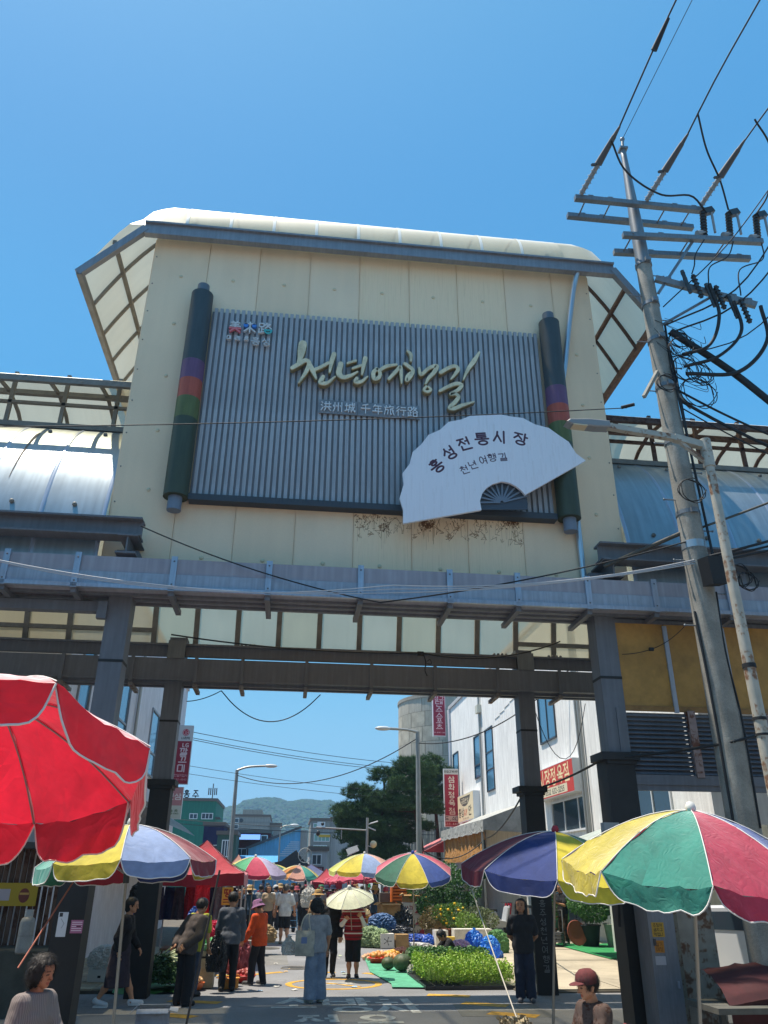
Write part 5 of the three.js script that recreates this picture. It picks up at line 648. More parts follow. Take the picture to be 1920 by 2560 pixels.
// ---------- parasols and tents ----------
const CLOTH = { red: 0xb5283c, crimson: 0x8e2438, pink: 0xc8385a, yellow: 0xd8c636, teal: 0x2a9a88, green: 0x20664f, blue: 0x3555a4, sky: 0x8fa6d0, lav: 0xb3a6c8, lime: 0xc2c84a, orange: 0xd4862c, peach: 0xd49a86, hot: 0xf02440, navy: 0x2b3a70, mint: 0x3aa870, violet: 0x8a78b8, wine: 0x7a1a34, deep: 0x1c3474 };
const cloth = (k, tr = .3, o = {}) => mat(CLOTH[k], { t: tGrime, s: 1.4, r: .85, b: o.b ?? .005, bt: tFold, bs: o.bs ?? 1.1, tr });
function parasol(label, c, R, tiltX, tiltZ, ph, cols, o = {}) {
  const a = rad(tiltX), b = rad(tiltZ), N = V(Math.sin(b), Math.cos(a) * Math.cos(b), Math.sin(a)).normalize(), e1 = N.clone().cross(V(0, 0, 1)).normalize(), e2 = N.clone().cross(e1), n = cols.length, C = A(c), h = R * (o.hr ?? .42), len = o.pole ?? (C.y / N.y);
  const base = C.clone().addScaledVector(N, -len), g = thing(o.name ?? 'parasol', label, 'parasol', base.toArray(), 0, o.group), K = C.clone().sub(base), pr = rad(ph);
  const rib = (k, s) => { const f = pr + k * 2 * Math.PI / n; return K.clone().addScaledVector(e1, Math.cos(f) * R * s).addScaledVector(e2, Math.sin(f) * R * s).addScaledVector(N, h * (1 - Math.pow(s, 1.75))); };
  const vh = o.val ?? .2, wav = o.wave ?? .012;
  const pt = (k, s, t) => { const p = rib(k, s).lerp(rib(k + 1, s), t), q = 4 * t * (1 - t); p.addScaledVector(N, -q * s * R * .035); const w = wav * s * noise3(p.x * 5 + k, p.y * 5, p.z * 5); return p.addScaledVector(N, w); };
  const edge = (k, t, d) => { const p = pt(k, 1, t), prof = Math.pow(Math.min(1, Math.min(t, 1 - t) / .16), .45), out = p.clone().sub(K); out.addScaledVector(N, -out.dot(N)).normalize(); const dd = vh * d * prof; return p.addScaledVector(V(0, -1, 0), dd).addScaledVector(out, dd * .12 + wav * d * noise3(k * 7 + t * 6, d * 2, 3)); };
  const trimM = mat(0xd9d6d2, { r: .8 });
  for (let k = 0; k < n; k++) {
    const m = cloth(cols[k], o.tr, o.crease ? { b: .0035, bs: .4 } : {});
    const P = obj('panel', [grid(8, 10, (u, v) => pt(k, Math.max(.015, v), u).toArray())], m, g);
    if (vh) { obj('valance', [grid(14, 3, (u, v) => edge(k, u, v).toArray())], m, P); if (o.trim !== 0) obj('trim', [tube(Array.from({ length: 15 }, (_, i) => edge(k, i / 14, 1.01)), o.trim ?? .006, 24, 4)], trimM, P); }
    if (o.trim !== 0) obj('seam', [tube(Array.from({ length: 7 }, (_, i) => rib(k, .05 + .95 * i / 6).addScaledVector(N, .006)), .005, 8, 4)], trimM, P);
    const r = obj('rib', [tube(Array.from({ length: 5 }, (_, i) => rib(k, .04 + .95 * i / 4).addScaledVector(N, -.02)), .007, 8, 4)], mat(0x8f8f8c, { r: .4, m: .5 }), g);
    if (o.strut !== 0) obj('strut', [cyl(K.clone().addScaledVector(N, -.12), rib(k, .55).addScaledVector(N, -.03), .006, .006, 4)], mat(0x8f8f8c, { r: .4, m: .5 }), r);
  }
  obj('pole', [cyl([0, 0, 0], K.clone().addScaledVector(N, h), o.pr ?? .018, (o.pr ?? .018) * .85, 8)], mat(o.poleHex ?? 0x9a958a, { r: .35, m: .5 }), g);
  obj('hub', [cyl(K.clone().addScaledVector(N, -.2), K.clone().addScaledVector(N, -.08), .035)], mPor, g);
  if (o.fin !== 0) obj('finial', [lathe([[0, -.02], [.045, -.02], [.05, .03], [.03, .075], [0, .08]]).applyQuaternion(new THREE.Quaternion().setFromUnitVectors(V(0, 1, 0), N)).translate(...K.clone().addScaledVector(N, h).toArray())], mat(o.fin ?? 0xc9c9c6, { r: .5 }), g);
  return g;
}
parasol('all red parasol with pale trim, tilted high above the left front column', [-2.14, 2.74, -5.68], 1.2, -18.4, .8, 307.1, Array(8).fill('hot'), { val: .27, hr: .36, trim: .007, tr: .62, strut: 0, pole: 2.9, wave: .02 });
parasol('worn multicolour parasol of yellow, pale blue and maroon before the black left column', [-1.82, 2.11, -10.09], 1.0, -1.6, -3, 231, ['yellow', 'sky', 'crimson', 'yellow', 'navy', 'red', 'green', 'teal'], { val: .15, trim: .006 });
parasol('creased yellow, teal and pink parasol standing by the utility pole', [3.7, 2.04, -7.41], 1.17, 6.9, 3.4, 160.3, ['yellow', 'teal', 'pink', 'blue', 'yellow', 'mint', 'red', 'violet'], { val: .17, wave: .03, crease: 1, tr: .42, fin: 0xd8d8d2, hr: .46 });
parasol('maroon, navy and yellow parasol between the right columns with a red finial', [3.49, 2.04, -10.8], 1.22, 4.6, 4.3, 163.6, ['wine', 'deep', 'yellow', 'green', 'wine', 'deep', 'yellow', 'green'], { val: .17, fin: 0xa02030, tr: .12, trim: .006 });  // wine and deep: crimson and blue cloth darkened to stand in for arcade shade
parasol('bright parasol with a blue knot on top over the onion baskets', [3.62, 2.13, -24.1], 1.15, 15, -2.4, 192.1, ['green', 'yellow', 'blue', 'pink', 'green', 'yellow', 'violet', 'pink'], { val: .12, fin: 0x2440a0, trim: .007 });
parasol('green, pink, lavender and lime parasol behind the red pagoda tent', [-1.05, 2.1, -29], 1.12, 4, 2, 120, ['lime', 'yellow', 'mint', 'pink', 'lav', 'yellow', 'lime', 'green'], { val: .12 });
parasol('yellow and lavender parasol beside the solar panel', [2.85, 2.2, -31], 1.3, 3, 0, 215, ['yellow', 'sky', 'peach', 'mint', 'yellow', 'sky', 'peach', 'lime'], { val: .14 });
parasol('small orange and green parasol deep in the market', [.6, 2.02, -40], 1.0, 8, 4, 200, ['orange', 'peach', 'teal', 'yellow', 'orange', 'green', 'red', 'yellow'], { val: .1, trim: .01 });
parasol('crinkled raspberry red parasol over the fish stalls', [2.5, 1.92, -34], .98, 3, -5, 200, Array(10).fill('pink'), { val: .08, hr: .28, wave: .04, trim: 0 });
parasol('second raspberry red parasol overlapping the crinkled one', [3.5, 1.85, -36.5], .9, 0, -4, 190, Array(8).fill('red'), { val: .1, hr: .3, trim: 0 });
parasol('yellow and orange parasol half hidden behind the market tents', [-.6, 2.05, -43], 1.1, 4, 0, 190, ['orange', 'yellow', 'green', 'yellow', 'orange', 'lime', 'red', 'yellow'], { val: .12, trim: 0 });
parasol('faded blue and yellow parasol at the back of the market', [4.2, 1.95, -39], 1.1, 4, 0, 200, ['navy', 'yellow', 'navy', 'lime', 'navy', 'yellow', 'navy', 'lime'], { val: .14, trim: 0 });

function tent(label, x0, x1, z0, z1, ye, ya, col, o = {}) {
  const t = thing('canopy_tent', label, 'tent', [(x0 + x1) / 2, 0, (z0 + z1) / 2]), w = (x1 - x0) / 2, d = Math.abs(z0 - z1) / 2, m = cloth(col, .25), cs = [[-w, d], [w, d], [w, -d], [-w, -d]];
  for (let k = 0; k < 4; k++) { const a = cs[k], b = cs[(k + 1) % 4]; const f = (u, v) => { const x = (a[0] + (b[0] - a[0]) * u) * (1 - v), z = (a[1] + (b[1] - a[1]) * u) * (1 - v); return [x, ye + (ya - ye) * Math.pow(v, o.pow ?? 1.5) - .05 * Math.sin(u * Math.PI) * (1 - v) + .015 * noise3(x * 3, z * 3, k), z]; }; const p = obj('roof_panel', [grid(10, 10, f)], m, t); obj('valance', [grid(16, 3, (u, v) => { const q = f(u, 0); return [q[0] * (1 + .012 * v), q[1] - (o.val ?? .27) * v, q[2] * (1 + .012 * v) + .01 * Math.sin(u * 30) * v]; })], m, p); obj('seam', [tube([0, .3, .6, .95].map((v) => { const q = f(0, v); return [q[0], q[1] + .012, q[2]]; }), .008, 10, 4)], mat(0x5a1c24, {}), p); }
  for (const [x, z] of cs) obj('leg', bar([x * .98, 0, z * .98], [x * .98, ye, z * .98], .035), mat(0xb9bcbc, { r: .4 }), t);
  return t;
}
tent('red pagoda tent with dark seams over the clothes stall', -3.12, -1.0, -21, -23.2, 2.06, 2.82, 'red', { pow: 1.35 });
tent('smaller red tent with a white patch, in the middle of the market', 1.15, 2.45, -37, -39, 1.78, 2.3, 'red');
tent('peach pink tent peak behind the lavender parasol', -3.4, -1.6, -44, -46, 2.1, 3.0, 'peach');
tent('maroon tent at the back of the market lane', -2.6, -.4, -46, -49, 2.1, 2.6, 'crimson'); tent('navy tent shading the far crowd', .2, 2.6, -46, -50, 2.05, 2.6, 'navy'); tent('dull green tent at the end of the market lane', 2.8, 5.4, -44, -48, 2.05, 2.6, 'green');

// ---------- goods ----------
const KRAFT = 0xb08d5c, mKraft = mat(KRAFT, { t: tGrime, s: .5, r: .9 });
function carton(label, x, y, z, w, h, d, o = {}) {
  const t = thing('cardboard_box', label, 'box', [x, y, z], o.turn ?? 0, o.group), m = o.m ?? mKraft;
  obj('side', [bb(-w / 2, w / 2, 0, h, d / 2, d / 2 - .008), bb(-w / 2, w / 2, 0, h, -d / 2 + .008, -d / 2), bb(-w / 2, -w / 2 + .008, 0, h, d / 2 - .008, -d / 2 + .008), bb(w / 2 - .008, w / 2, 0, h, d / 2 - .008, -d / 2 + .008), bb(-w / 2 + .008, w / 2 - .008, .002, .012, d / 2 - .008, -d / 2 + .008)], m, t);
  if (o.print) obj('print', [grid(1, 1, (u, v) => [-w / 2 + w * u, h * v, d / 2 + .002])], o.print, t, true);
  if (o.open) for (const [sx, sz] of [[0, 1], [0, -1], [1, 0], [-1, 0]]) { const l = sz ? h * .35 : d * .35, a = .7 + rnd() * .7; obj('flap', [sz ? box(w - .01, .006, l, 0, h + Math.cos(a) * l / 2 * .7, sz * (d / 2 + Math.sin(a) * l / 2), sz * (Math.PI / 2 - a)) : box(l, .006, d - .01, sx * (w / 2 + Math.sin(a) * l / 2), h + Math.cos(a) * l / 2 * .7, 0, 0, 0, -sx * (Math.PI / 2 - a))], m, t); }
  else obj('lid', [bb(-w / 2, w / 2, h, h + .008, d / 2, -d / 2)], m, t);
  if (o.slot) obj('hand_hole', bb(-.05, .05, h * .6, h * .6 + .035, d / 2 + .001, d / 2 + .003), mat(0x2a241c, {}), t);
  return t;
}
function bag(label, x, y, z, w, h, d, hex, o = {}) {
  const g = new THREE.IcosahedronGeometry(1, 13), p = g.attributes.position, s = rr(0, 90);
  for (let i = 0; i < p.count; i++) { const v = V().fromBufferAttribute(p, i), r = 1 + .16 * (1 - Math.abs(noise3(v.x * 2 + s, v.y * 2, v.z * 2)) * 2) + .1 * (1 - Math.abs(noise3(v.x * 5, v.y * 5 + s, v.z * 5)) * 2) + .06 * (1 - Math.abs(noise3(v.x * 12 + s, v.y * 9, v.z * 12)) * 2); const f = v.y < 0 ? Math.max(v.y, -.55) : v.y * (o.peak ?? 1); const k = v.y > .55 && o.neck ? 1 - (v.y - .55) * o.neck : 1; p.setXYZ(i, v.x * r * w / 2 * k, (f + .55) / 1.55 * h * (v.y > 0 ? (.75 + .25 * r) : 1), v.z * r * d / 2 * k); }
  g.computeVertexNormals(); const n = thing(o.name ?? 'plastic_bag', label, 'bag', [x, y, z], 0, o.group); obj('body', [g], mat(hex, { r: o.r ?? .3, tr: o.tr ?? .25, b: .01, bt: tFold, bs: .3 }), n); if (o.tie !== 0) obj('tie', [cyl([0, h * .93, 0], [.01, h * 1.1, 0], .02, .05, 7)], mat(hex, { r: .4 }), n); return n;
}
function bowl(label, x, y, z, r, hex, fruit, n, o = {}) {
  const t = thing(o.name ?? 'produce_basket', label, 'basket', [x, y, z], 0, o.group); obj('bowl', [lathe([[0, 0], [r * .7, 0], [r, .1], [r * 1.05, .11], [r * 1.05, .12], [r * .96, .1], [r * .66, .012], [0, .012]], 0, 0, 0, 20)], mat(hex, { r: .45 }), t);
  const gg = geo(new THREE.SphereGeometry(1, 9, 7)); const ms = fruit.map((f) => mat(f, { r: .5, t: tGrime, s: .1 }));
  for (let i = 0; i < n; i++) { const a = i * 2.4, q = Math.sqrt((i + .5) / n) * r * .8, m = new THREE.Mesh(gg, ms[i % ms.length]); m.name = o.item ?? 'fruit'; const s = (o.s ?? .045) * rr(.85, 1.15); m.scale.set(s, s * .9, s); m.position.set(Math.cos(a) * q, .1 + s * .6 + (1 - q / r) * r * .45, Math.sin(a) * q); m.rotation.set(rnd(), rnd() * 6, rnd()); t.add(m); m.castShadow = m.receiveShadow = true; } return t;
}
function leaves(n, f, size, hex, hv = .35, o = {}) {                     // many small bent leaves in one mesh, each coloured on its own
  const pos = [], col = [];
  for (let i = 0; i < n; i++) { const q = f(i), p = q[0], d = q[1].clone().normalize(), s = size * rr(.7, 1.3), w = V(rr(-1, 1), rr(-.3, .3), rr(-1, 1)).cross(d).normalize().multiplyScalar(s * (o.w ?? .3)), m = p.clone().addScaledVector(d, s * .5), e = p.clone().addScaledVector(d, s); e.y -= s * (o.droop ?? .25); const c = 1 - hv + rnd() * hv * 1.4, tri = (a, b, c2) => pos.push(a.x, a.y, a.z, b.x, b.y, b.z, c2.x, c2.y, c2.z); const l = m.clone().add(w), r2 = m.clone().sub(w); tri(p, r2, l); tri(l, r2, e); for (let k = 0; k < 6; k++) col.push(c * (o.warm ? .8 + .5 * rnd() : 1), c, c * .9); }
  const g = new THREE.BufferGeometry(); g.setAttribute('position', new THREE.Float32BufferAttribute(pos, 3)); g.setAttribute('color', new THREE.Float32BufferAttribute(col, 3)); g.setAttribute('uv', new THREE.Float32BufferAttribute(new Float32Array(pos.length / 3 * 2), 2)); g.computeVertexNormals(); return g;
}
const inBlob = (rx, ry, rz, y0) => () => { let d; do d = V(rr(-1, 1), rr(-1, 1), rr(-1, 1)); while (d.length() > 1); const k = Math.pow(d.length(), -.35); d.multiplyScalar(k); return [V(d.x * rx, y0 + d.y * ry, d.z * rz), V(d.x + rr(-.5, .5), d.y * .6 + rr(.0, .7), d.z + rr(-.5, .5))]; };
function pottedPlant(label, x, y, z, pot, blobs, hex, size, n, o = {}) {
  const t = thing('potted_plant', label, 'plant', [x, y, z], 0, o.group); obj('pot', [o.box ? bb(-pot[0], pot[0], 0, pot[1], pot[0] * .6, -pot[0] * .6) : lathe([[0, 0], [pot[0] * .75, 0], [pot[0], pot[1]], [pot[0] * 1.08, pot[1]], [pot[0] * 1.08, pot[1] + .04], [pot[0] * .9, pot[1] + .03], [0, pot[1] - .03]])], mat(o.pot ?? 0x6e3f2c, { t: tGrime, s: .4, r: .8 }), t);
  const st = []; for (const [bx, by, bz, rx, ry] of blobs) st.push(tube([[bx * .2, pot[1] - .05, bz * .2], [bx * .6, (pot[1] + by) / 2, bz * .6], [bx, by, bz]], .012, 8, 4)); obj('stem', st, mat(0x5a5a34, { r: .9 }), t);
  obj('foliage', mergeGeometries(blobs.map(([bx, by, bz, rx, ry]) => leaves(Math.round(n / blobs.length), inBlob(rx, ry, rx, 0), size, hex, .4, o).translate(bx, by, bz))), mat(hex, { r: .7, vc: true, tr: .25 }), t, 'raw');
  if (o.flowers) { const fg = []; for (let i = 0; i < o.flowers[1]; i++) { const b = blobs[i % blobs.length], f = inBlob(b[3], b[4], b[3], 0)()[0]; fg.push(ball(.05, b[0] + f.x, b[1] + f.y, b[2] + f.z + .08, 1, .8, 1, 6)); } obj('flower', fg, mat(o.flowers[0], { r: .7 }), t).userData.kind = 'stuff'; }
  return t;
}
{ // green mat, squash, onions
  const mt = thing('ground_mat', 'mint green mat strips laid along the road edge', 'mat', [0, 0, 0]);
  [[[2.25, -24.2], [3.3, -24.2], [3.0, -19.9], [2.05, -20.4]], [[2.05, -20.35], [3.0, -19.85], [2.95, -18.1], [2.26, -18.25]], [[2.26, -18.2], [2.95, -18.05], [2.88, -17.45], [2.2, -17.55]]].forEach((q, i) => obj('strip', [poly(q.map(([x, z]) => [x, -z]), .008).rotateX(-Math.PI / 2).translate(0, .012 + i * .009, 0)], mat(0x62b892, { t: tGrain, s: .8, r: .95 }), mt));
  for (const [x, z, r, l] of [[2.78, -20.3, .22, 'round dark green squash in front of the pole base'], [3.25, -21.4, .27, 'tall green squash leaning beside the seedlings'], [2.5, -20.7, .16, 'small dark squash in the shade of the mat']]) { const t = thing('squash', l, 'squash', [x, .03, z]), g = new THREE.SphereGeometry(1, 32, 18), p = g.attributes.position; for (let i = 0; i < p.count; i++) { const v = V().fromBufferAttribute(p, i), a = Math.atan2(v.z, v.x), k = 1 - .09 * Math.pow(Math.abs(Math.cos(a * 5)), 6); p.setXYZ(i, v.x * r * k, (v.y + 1) * r * .82, v.z * r * k); } g.computeVertexNormals(); obj('flesh', [g], mat(0x4a5a38, { t: tClay, s: .3, r: .6 }), t); obj('stalk', [cyl([0, r * 1.55, 0], [.03, r * 1.8, 0], .025, .018)], mat(0x6d6a44, {}), t); }
  [[2.42, -22.4, 'low red basket of peaches at the front of the onion heap', 0xd23a20, [0xe0a050, 0xd88a3c], .06], [2.75, -21.9, 'flat red basket beside the peaches', 0xc83018, [0xe0a868, 0xd09050], .055], [2.85, -22.8, 'raised red basket in the middle of the onion heap', 0xd8401c, [0xe6b040, 0xe09a30], .06], [3.25, -23.9, 'red basket at the back of the onion heap', 0xcf2f1e, [0xd8a888, 0xc99478], .05]].forEach(([x, z, l, h, f, s]) => bowl(l, x, .02, z, .22, h, f, 16, { s, item: 'peach' }));
  const on = thing('onion_heap', 'spread of loose tan onions behind the red baskets', 'onions', [2.75, .02, -23.3]); const og = geo(lathe([[0, -.04], [.03, -.035], [.045, 0], [.03, .035], [.008, .06], [0, .065]], 0, 0, 0, 9)), om = [mat(0xd2a27c, { r: .6 }), mat(0xc48c66, { r: .6 }), mat(0xdcb692, { r: .6 })];
  for (let i = 0; i < 130; i++) { const m = new THREE.Mesh(og, om[i % 3]); m.name = 'onion'; m.castShadow = m.receiveShadow = true; const a = rnd() * 6.28, q = Math.sqrt(rnd()); m.position.set(Math.cos(a) * q * .6, .05 + (1 - q) * .14, Math.sin(a) * q * .85); m.rotation.set(rnd() * 3, rnd() * 3, rnd() * 3); on.add(m); }
  bag('crumpled grey net bag beside the squash', 2.98, .02, -19.7, .3, .22, .25, 0xb4b2ac, { r: .6 });
  // seedling trays
  const tr = thing('seedling_tray', 'black plug trays packed with tall lime green seedlings on the road', 'seedlings', [3.72, .02, -18.6]);
  obj('tray', [bb(-.9, .95, 0, .03, 1.35, -1.2)], mat(0x1b1d1e, { r: .5 }), tr); for (let i = 0; i < 10; i++) for (let k = 0; k < 6; k++) if (i < 4 || k === 0) obj('cell_rim', [bb(-.9 + i * .185, -.9 + i * .185 + .012, .03, .06, 1.35 - k * .2, 1.17 - k * .2), bb(-.9 + i * .185, -.9 + i * .185 + .185, .03, .058, 1.35 - k * .2, 1.338 - k * .2)], mat(0x2a2c2e, { r: .45 }), tr);
  const sl = leaves(17000, () => { const x = rr(-.82, .92), z = rr(-1.15, 1.2 - Math.max(0, -.45 - x) * 1.8), hh = .29 + .13 * noise3(x * 2.5, z * 2.5, 5) + .1 * noise3(x * 8, z * 8, 2), y = .06 + hh * Math.pow(rnd(), .55); return [V(x, y, z), V(rr(-1, 1), rr(.1, .9), rr(-1, 1))]; }, .046 + .02 * rnd(), 0x8fb83a, .55, { w: .34, warm: 1 }); obj('seedlings', sl, mat(0x9ec640, { r: .6, vc: true, tr: .4 }), tr, 'raw').userData.kind = 'stuff';
  obj('stems', leaves(1500, () => [V(rr(-.82, .92), .05, rr(-1.15, 1.2)), V(rr(-.1, .1), 1, rr(-.1, .1))], .3, 0x9ab85a, .2, { w: .012, droop: 0 }), mat(0x8aa850, { vc: true }), tr, 'raw').userData.kind = 'stuff';
  const t2 = thing('seedling_tray', 'darker leafy pepper seedlings at the back of the lime seedlings', 'seedlings', [3.9, .02, -20.6]); obj('tray', bb(-.9, .9, 0, .05, .5, -.5), mat(0x1b1d1e, {}), t2); obj('seedlings', leaves(3200, () => [V(rr(-.9, .9), .1 + .35 * Math.pow(rnd(), .6), rr(-.5, .5)), V(rr(-1, 1), rr(.1, .8), rr(-1, 1))], .07, 0x3f7a34, .4), mat(0x4c7f38, { r: .6, vc: true, tr: .25 }), t2, 'raw').userData.kind = 'stuff';
}
{ // goods along the right kerb
  bag('green cabbages heaped in a taut net sack', 2.75, .02, -27.3, .75, .55, .6, 0x7f9468, { r: .7, tr: .1, tie: 0 }); bag('second sack of pale cabbages beside the white carton', 3.05, .02, -27.0, .5, .5, .5, 0x8aa070, { r: .7, tr: .1, tie: 0 }); bag('blue grey crumpled tarpaulin over the cabbage sacks', 3.2, .45, -28.2, .8, .45, .6, 0x37669a, { r: .5, tie: 0 });
  const pr = canvasMat(128, 128, (c) => { fill(c, '#d9d5cb', 0, 0, 128, 128); c.fillStyle = '#4a4a46'; c.strokeStyle = '#4a4a46'; c.lineWidth = 5; for (let k = 0; k < 5; k++) { const a = k * 1.256; c.beginPath(); c.moveTo(64, 64); c.lineTo(64 + 34 * Math.cos(a), 64 + 34 * Math.sin(a)); c.stroke(); c.fillRect(60 + 34 * Math.cos(a), 60 + 34 * Math.sin(a), 9, 9); } }), apple = canvasMat(128, 64, (c) => { fill(c, '#dcd8d2', 0, 0, 128, 64); c.fillStyle = '#b63244'; c.beginPath(); c.moveTo(70, 60); c.lineTo(124, 6); c.lineTo(128, 60); c.fill(); c.fillStyle = '#3a2228'; c.fillRect(86, 22, 5, 36); c.fillRect(98, 18, 5, 40); write(c, '사과', 36, 30, 24, 4, '#8a2a3a'); }), mPale = mat(0xd6d2c8, { t: tGrime, s: .6, r: .85 });
  carton('white carton with a dark snowflake print in front of the cabbages', 3.2, .02, -26.9, .42, .38, .4, { m: mPale, print: pr }); carton('plain brown carton beside the snowflake carton', 3.66, .02, -26.9, .4, .36, .4, {}); carton('white snowflake carton standing by the blue sheet', 4.95, .05, -27.3, .4, .42, .4, { m: mPale, print: pr, turn: .1 });
  for (let i = 0; i < 3; i++) carton(['lowest', 'middle', 'topmost'][i] + ' white fruit carton with a red corner in the stack of three', 4.65, .05 + i * .37, -31.2, .8, .35, .5, { m: mPale, print: apple }); carton('open carton perched on the stack of fruit cartons', 4.6, 1.17, -31.2, .6, .2, .45, { open: 1 }); carton('brown slotted crate box beside the fruit cartons', 5.5, .05, -30.6, .6, .5, .45, { slot: 1 }); carton('white foam box with a handle next to the brown crate', 6.05, .05, -30, .38, .5, .4, { m: mat(0xe3e3df, { r: .9 }) });
  carton('open brown carton with raised flaps on the dark bags', 3.7, .75, -30.5, .7, .35, .5, { open: 1, turn: .2 }); carton('yellow plastic crate behind the open carton', 3.0, .3, -31, .55, .4, .4, { m: mat(0xd79a1c, { r: .5 }) }); carton('tall grey carton at the back of the stall', 4.0, .2, -34, .5, 1.2, .5, { m: mat(0x6e675c, { t: tGrime, s: .7 }) });
  bag('large black refuse bag before the fruit cartons', 4.15, .02, -30.5, .8, 1.0, .7, 0x23282a, { tr: 0 }); bag('dark folded bags lying under the open carton', 3.7, .02, -29.6, 1.4, .5, .6, 0x2b3038, { tr: 0, tie: 0 }); bag('royal blue plastic sheet bundled on the kerb', 4.3, .02, -28.0, 1.1, .3, .5, 0x1f4fb0, { tie: 0 }); bag('small knotted blue bag by the snowflake carton', 4.6, .02, -27.4, .35, .32, .3, 0x2a66d0); bag('thin white plastic lying beside the blue sheet', 4.1, .02, -27.0, .9, .14, .5, 0xd0d0cc, { tie: 0 });
  const cr = thing('plastic_crate', 'orange latticed plastic crate stood on end at the stall', 'crate', [4.55, .95, -33.4]); obj('frame', [bb(-.42, .42, 0, .06, .2, -.2), bb(-.42, .42, .74, .8, .2, -.2), bb(-.42, -.36, 0, .8, .2, -.2), bb(.36, .42, 0, .8, .2, -.2)], mat(0xe0701c, { r: .5 }), cr); for (let k = 0; k < 6; k++) obj('slat', bb(-.36, .36, .1 + k * .11, .16 + k * .11, .18, .16), mat(0xe0701c, { r: .5 }), cr); obj('back', bb(-.36, .36, .06, .74, -.16, -.18), mat(0xb8560f, { r: .6 }), cr); const cs = thing('crate_stand', 'dark wooden stand carrying the orange crate', 'stand', [4.55, 0, -33.4]); obj('top', bb(-.5, .5, .88, .945, .3, -.3), mat(0x4a3a2c, {}), cs); for (const s of [-1, 1]) for (const q of [-1, 1]) obj('leg', bb(s * .45 - .03, s * .45 + .03, 0, .88, q * .25 + .03, q * .25 - .03), mat(0x4a3a2c, {}), cs);
  bag('bulging bright blue bag beside the seated seller', 5.35, .02, -24.2, .5, .62, .42, 0x3a9cf4, { tr: .55 }); bag('sky blue plastic sack tipped over the seedlings', 5.0, .25, -20.9, .42, .46, .32, 0x4ab4ff, { tr: .55, tie: 0 }); bag('low blue sheet folded between the bags', 5.5, .02, -23.2, .7, .28, .5, 0x3a78c8, { tie: 0 }); bag('white and purple sack lying behind the seller', 4.9, .02, -24.0, .6, .4, .5, 0xc4aed0, { r: .6, tie: 0 }); bag('dull red cloth bundle by the blue sheet', 5.1, .02, -22.6, .5, .25, .4, 0x9c3a44, { r: .9, tr: 0, tie: 0 }); bag('green woven shopping bag standing behind the blue bag', 6.1, .02, -24.6, .6, .75, .35, 0x5a8a50, { r: .8, tr: .05, tie: 0, peak: .7 });
  carton('long low white carton at the kerb', 5.9, .02, -27, 1.2, .5, .5, { m: mPale }); carton('small yellow carton beside the planter', 5.05, .05, -26.2, .25, .3, .25, { m: mat(0xd9b84a, {}) });
  // plants on the kerb
  pottedPlant('tall leafy pepper bush in a brown planter, the biggest of the kerb plants', 5.7, .03, -31, [.5, .35], [[-.6, 1.55, 0, .62, .62], [.1, 1.85, .1, .7, .6], [.8, 1.6, 0, .64, .62], [-.3, 1.0, .2, .6, .45], [.6, 1.0, .2, .6, .45]], 0x3f7030, .11, 5200, { box: 1, pot: 0x5a3626 });
  pottedPlant('yellow blooming shrub under the pepper bush', 5.75, .03, -29.8, [.28, .3], [[-.3, .85, .1, .32, .25], [.2, .9, .1, .32, .25], [0, .62, .2, .35, .2]], 0x5f8a36, .08, 1600, { flowers: [0xe6b818, 26] }); pottedPlant('round silvery green shrub in a wooden box', 6.6, .03, -29.4, [.45, .28], [[-.3, .6, .1, .42, .3], [.3, .65, .1, .42, .32], [.0, .8, 0, .4, .25]], 0x6f8058, .07, 2600, { box: 1, pot: 0x4a2c20, warm: 1 }); pottedPlant('reddish young shrub in a foam box', 5.1, .03, -29.8, [.25, .3], [[0, .72, .1, .32, .3], [-.2, .55, .1, .25, .2]], 0x7a7046, .07, 1100, { warm: 1, pot: 0x5a5048 }); pottedPlant('small lime shrub next to the silvery one', 6.1, .03, -28.6, [.3, .3], [[0, .62, 0, .36, .28], [.3, .5, .1, .28, .22]], 0x7fa040, .08, 1400, { pot: 0x4a2c20 });
  pottedPlant('bushy rosemary like plant in a large black pot before the shop door', 9.5, .09, -26.4, [.34, .55], [[-.1, 1.25, 0, .5, .42], [.15, .95, .1, .42, .3]], 0x5a8a48, .09, 2600, { pot: 0x2a2d2e }); pottedPlant('tall sparse plant in a grey tub against the mint door', 10.15, .09, -26.0, [.3, .6], [[-.1, 1.6, 0, .3, .5], [.1, 1.2, .1, .36, .4], [.2, 2.0, 0, .2, .4]], 0x4a7a40, .1, 1900, { pot: 0x8f948c }); pottedPlant('low plant in a patterned pot at the end of the shop front', 10.35, .09, -24.9, [.24, .45], [[0, .75, 0, .3, .25]], 0x4f7a42, .1, 700, { pot: 0x9aa098 }); pottedPlant('potted shrub with a terracotta pot beside the cart', 8.35, .09, -26.9, [.26, .42], [[0, .95, 0, .3, .4], [0, 1.5, 0, .22, .3]], 0x557a3c, .09, 1100, { pot: 0x8a4a34 });
  tag(obj('clay_plate', [lathe([[0, 0], [.34, .02], [.36, .05], [.34, .06], [0, .03]]).rotateX(1.35).rotateY(.3).translate(9.0, .45, -26.2)], mat(0x8a4632, { r: .7 })), 'round terracotta dish leaning on the black pot', 'dish');
}
